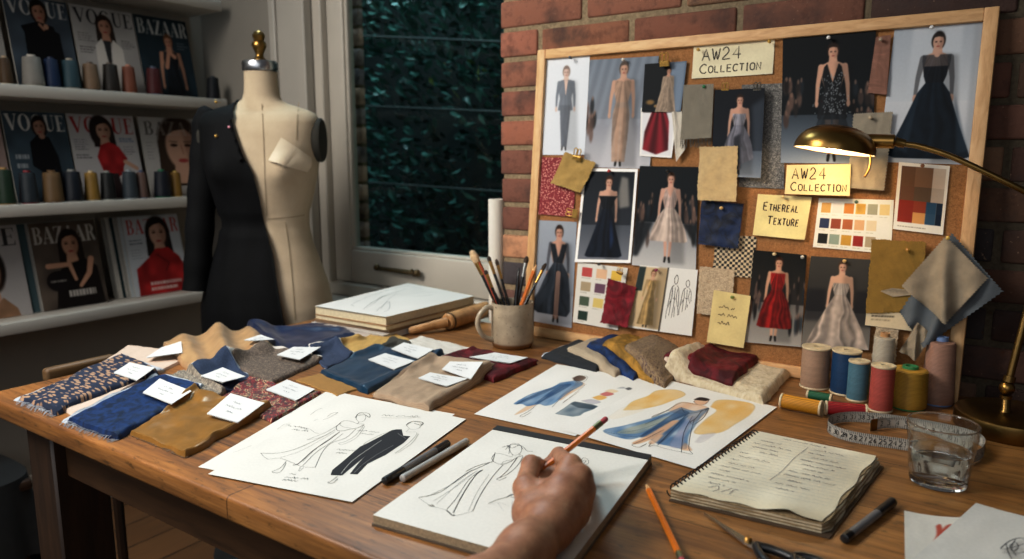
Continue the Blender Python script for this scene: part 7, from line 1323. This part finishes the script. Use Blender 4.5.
def hand_sdf(P):
    d = seg_sd(P, WR, WR + ua * .05, .0212, .0228); d = smin(d, seg_sd(P, WR + ua * .05, WR + ua * .14, .0228, .0295), .02); d = smin(d, seg_sd(P, WR + ua * .14, ELB, .031, .035), .02)
    pw = [WR * .78 + KN[k] * .22 for k in KN]
    for k in KN:
        d = smin(d, seg_sd(P, WR * .86 + KN[k] * .14, WR * .45 + KN[k] * .55, .0178, .0145), .013); d = smin(d, seg_sd(P, WR * .45 + KN[k] * .55, KN[k], .0145, .0112), .009)
    ks = list(KN)
    for a_, b_ in zip(ks[:-1], ks[1:]):
        d = smin(d, seg_sd(P, KN[a_] * .86 + WR * .14, KN[b_] * .86 + WR * .14, .0128, .0120), .008)
    d = smin(d, seg_sd(P, WR, KN['little'] * .8 + WR * .2 - ZU * .006, .020, .0135), .014)      # heel of the hand
    d = smin(d, seg_sd(P, WR, TH_B[0], .0178, .0158), .013); d = smin(d, seg_sd(P, TH_B[0], TH_B[1], .0158, .0120), .010); d = smin(d, seg_sd(P, TH_B[0], KN['index'] * .6 + WR * .4, .014, .012), .014)
    d = smin(d, seg_sd(P, TH_B[1], KN['index'] * .75 + WR * .25 - ZU * .008, .0095, .010), .010)
    t = smin(seg_sd(P, TH_B[1], TH_B[2], .0122, .0108), seg_sd(P, TH_B[2], TH_B[3], .0110, .0082), .004); d = smin(d, t, .0035)
    for k in FNG:
        j = FNG[k]; r = FR[k]; g = seg_sd(P, j[0], j[1], r[0], r[1]); g = smin(g, seg_sd(P, j[1], j[2], r[1], r[2]), .003); g = smin(g, seg_sd(P, j[2], j[3], r[2], r[3]), .003); d = smin(d, g, .0032)
        d = smin(d, np.linalg.norm(P - (KN[k] + ZU * .001), axis=-1) - .0122, .004)
    return d
allj = A([WR, *KN.values(), *[p for v_ in FNG.values() for p in v_], *TH_B]); lo_ = allj.min(0) - .032; hi_ = allj.max(0) + .03
lo_ = np.minimum(lo_, np.minimum(WR, ELB) - .05); hi_ = np.maximum(hi_, np.maximum(WR, ELB) + .05)
hs = .0021; Vh, Fh = surface_net(hand_sdf, lo_, hi_, hs)
# settle: nothing may sink into the pad
for v_ in (0,): Vh[:, 2] = np.where((Vh[:, 2] < TZ + PT + .0012) & (np.linalg.norm(Vh - ELB, axis=1) > .1), TZ + PT + .0012, Vh[:, 2])
t = NT('skin'); n = t.noise(t.coord(), 55, 4, .6); n2 = t.noise(t.coord(), 420, 3, .6); c_ = t.ramp(n, [(.3, '#8b6148'), (.55, '#a1775b'), (.75, '#b0886c')]); c_ = t.mix(.3, c_, t.ramp(n2, [(.35, '#87583f'), (.65, '#cfa488')]), 'SOFT_LIGHT')
t.l(c_, t.b.inputs['Base Color']); t.set(Roughness=.5, Subsurface_Weight=.12, Subsurface_Scale=.006); t.b.inputs['Subsurface Radius'].default_value = (1, .35, .2); vo = t.n('ShaderNodeTexVoronoi', feature='DISTANCE_TO_EDGE'); vo.inputs['Scale'].default_value = 700; t.l(t.coord(), vo.inputs['Vector']); t.bump(t.mix(.5, vo.outputs['Distance'], n2), .18, .0012); M_SKIN = t.m
hand = thing('person', "person's bare right forearm and hand drawing with a pencil on the sketch pad", 'person', (WR[0], WR[1], TZ + PT))
b = B(); b.add(Vh, Fh); b.build('hand_and_forearm', M_SKIN, hand, sharp=0, outward=True)
M_NAIL = mat('finger_nail', '#c9a08c', .3, var=.05)
d_ = TH_B[3] - TH_B[2]; d_ /= np.linalg.norm(d_); up_ = ZU - d_ * (ZU @ d_) - sdv * .8; up_ -= d_ * (up_ @ d_); up_ /= np.linalg.norm(up_); rt_ = np.cross(d_, up_); cn = TH_B[3] + up_ * .0062 - d_ * .001
b = B(); P = A([[cn + d_ * (.0062 * y) + rt_ * (.0048 * x * (1 - .15 * y * y)) - up_ * (.0022 * x * x + .0010 * y * y) + up_ * .0022 for x in np.linspace(-1, 1, 9)] for y in np.linspace(-1, 1, 9)]); b.grid(P); b.build('thumb_nail', M_NAIL, hand)
M_SLV = mat('charcoal_knit_sleeve', '#26272b', .9, var=.2, scale=200, bump=.5, sheen=.2); b = B(); e0 = WR + ua * .215; b.tube([e0 - ua * .001, e0, e0 + ua * .02, e0 + ua * .05, e0 + ua * .08], [.036, .040, .0415, .043, .040], n=30); b.build('rolled_sleeve', M_SLV, hand)
# ================================================================== light
w = bpy.data.worlds.new('dusk'); SC.world = w; w.use_nodes = True; bg = w.node_tree.nodes['Background']; bg.inputs[0].default_value = (.62, .62, .66, 1); bg.inputs[1].default_value = .10
def area(name, loc, to, sx, sy, power, col):
    l = bpy.data.lights.new(name, 'AREA'); l.shape = 'RECTANGLE'; l.size = sx; l.size_y = sy; l.energy = power; l.color = col
    o = bpy.data.objects.new(name, l); COL.objects.link(o); o.location = loc; d = Vector(to) - Vector(loc); o.rotation_euler = d.to_track_quat('-Z', 'Y').to_euler(); return o
area('room_light', (-1.65, -.25, 2.15), (-1.05, 1.0, .8), .8, .8, 22, (1, .96, .9)).data.spread = math.radians(115)
area('room_fill', (-.2, -1.6, 1.9), (-.9, 1.2, .9), 2.2, 1.6, 16, (.95, .97, 1))
area('garden_light', (-2.3, 2.0, 3.4), (-1.8, 2.8, 1.0), 1.0, 1.0, 110, (.62, .88, 1))
SC.view_settings.view_transform = 'Standard'; SC.view_settings.look = 'None'; SC.view_settings.exposure = 0
SC.cycles.use_denoising = True; SC.cycles.max_bounces = 10; SC.cycles.caustics_refractive = True; SC.cycles.caustics_reflective = False; SC.cycles.sample_clamp_indirect = 3

SC.view_settings.use_curve_mapping = True; cm = SC.view_settings.curve_mapping; cu = cm.curves[3]; cu.points.new(.25, .215); cu.points.new(.7, .715); cm.update()
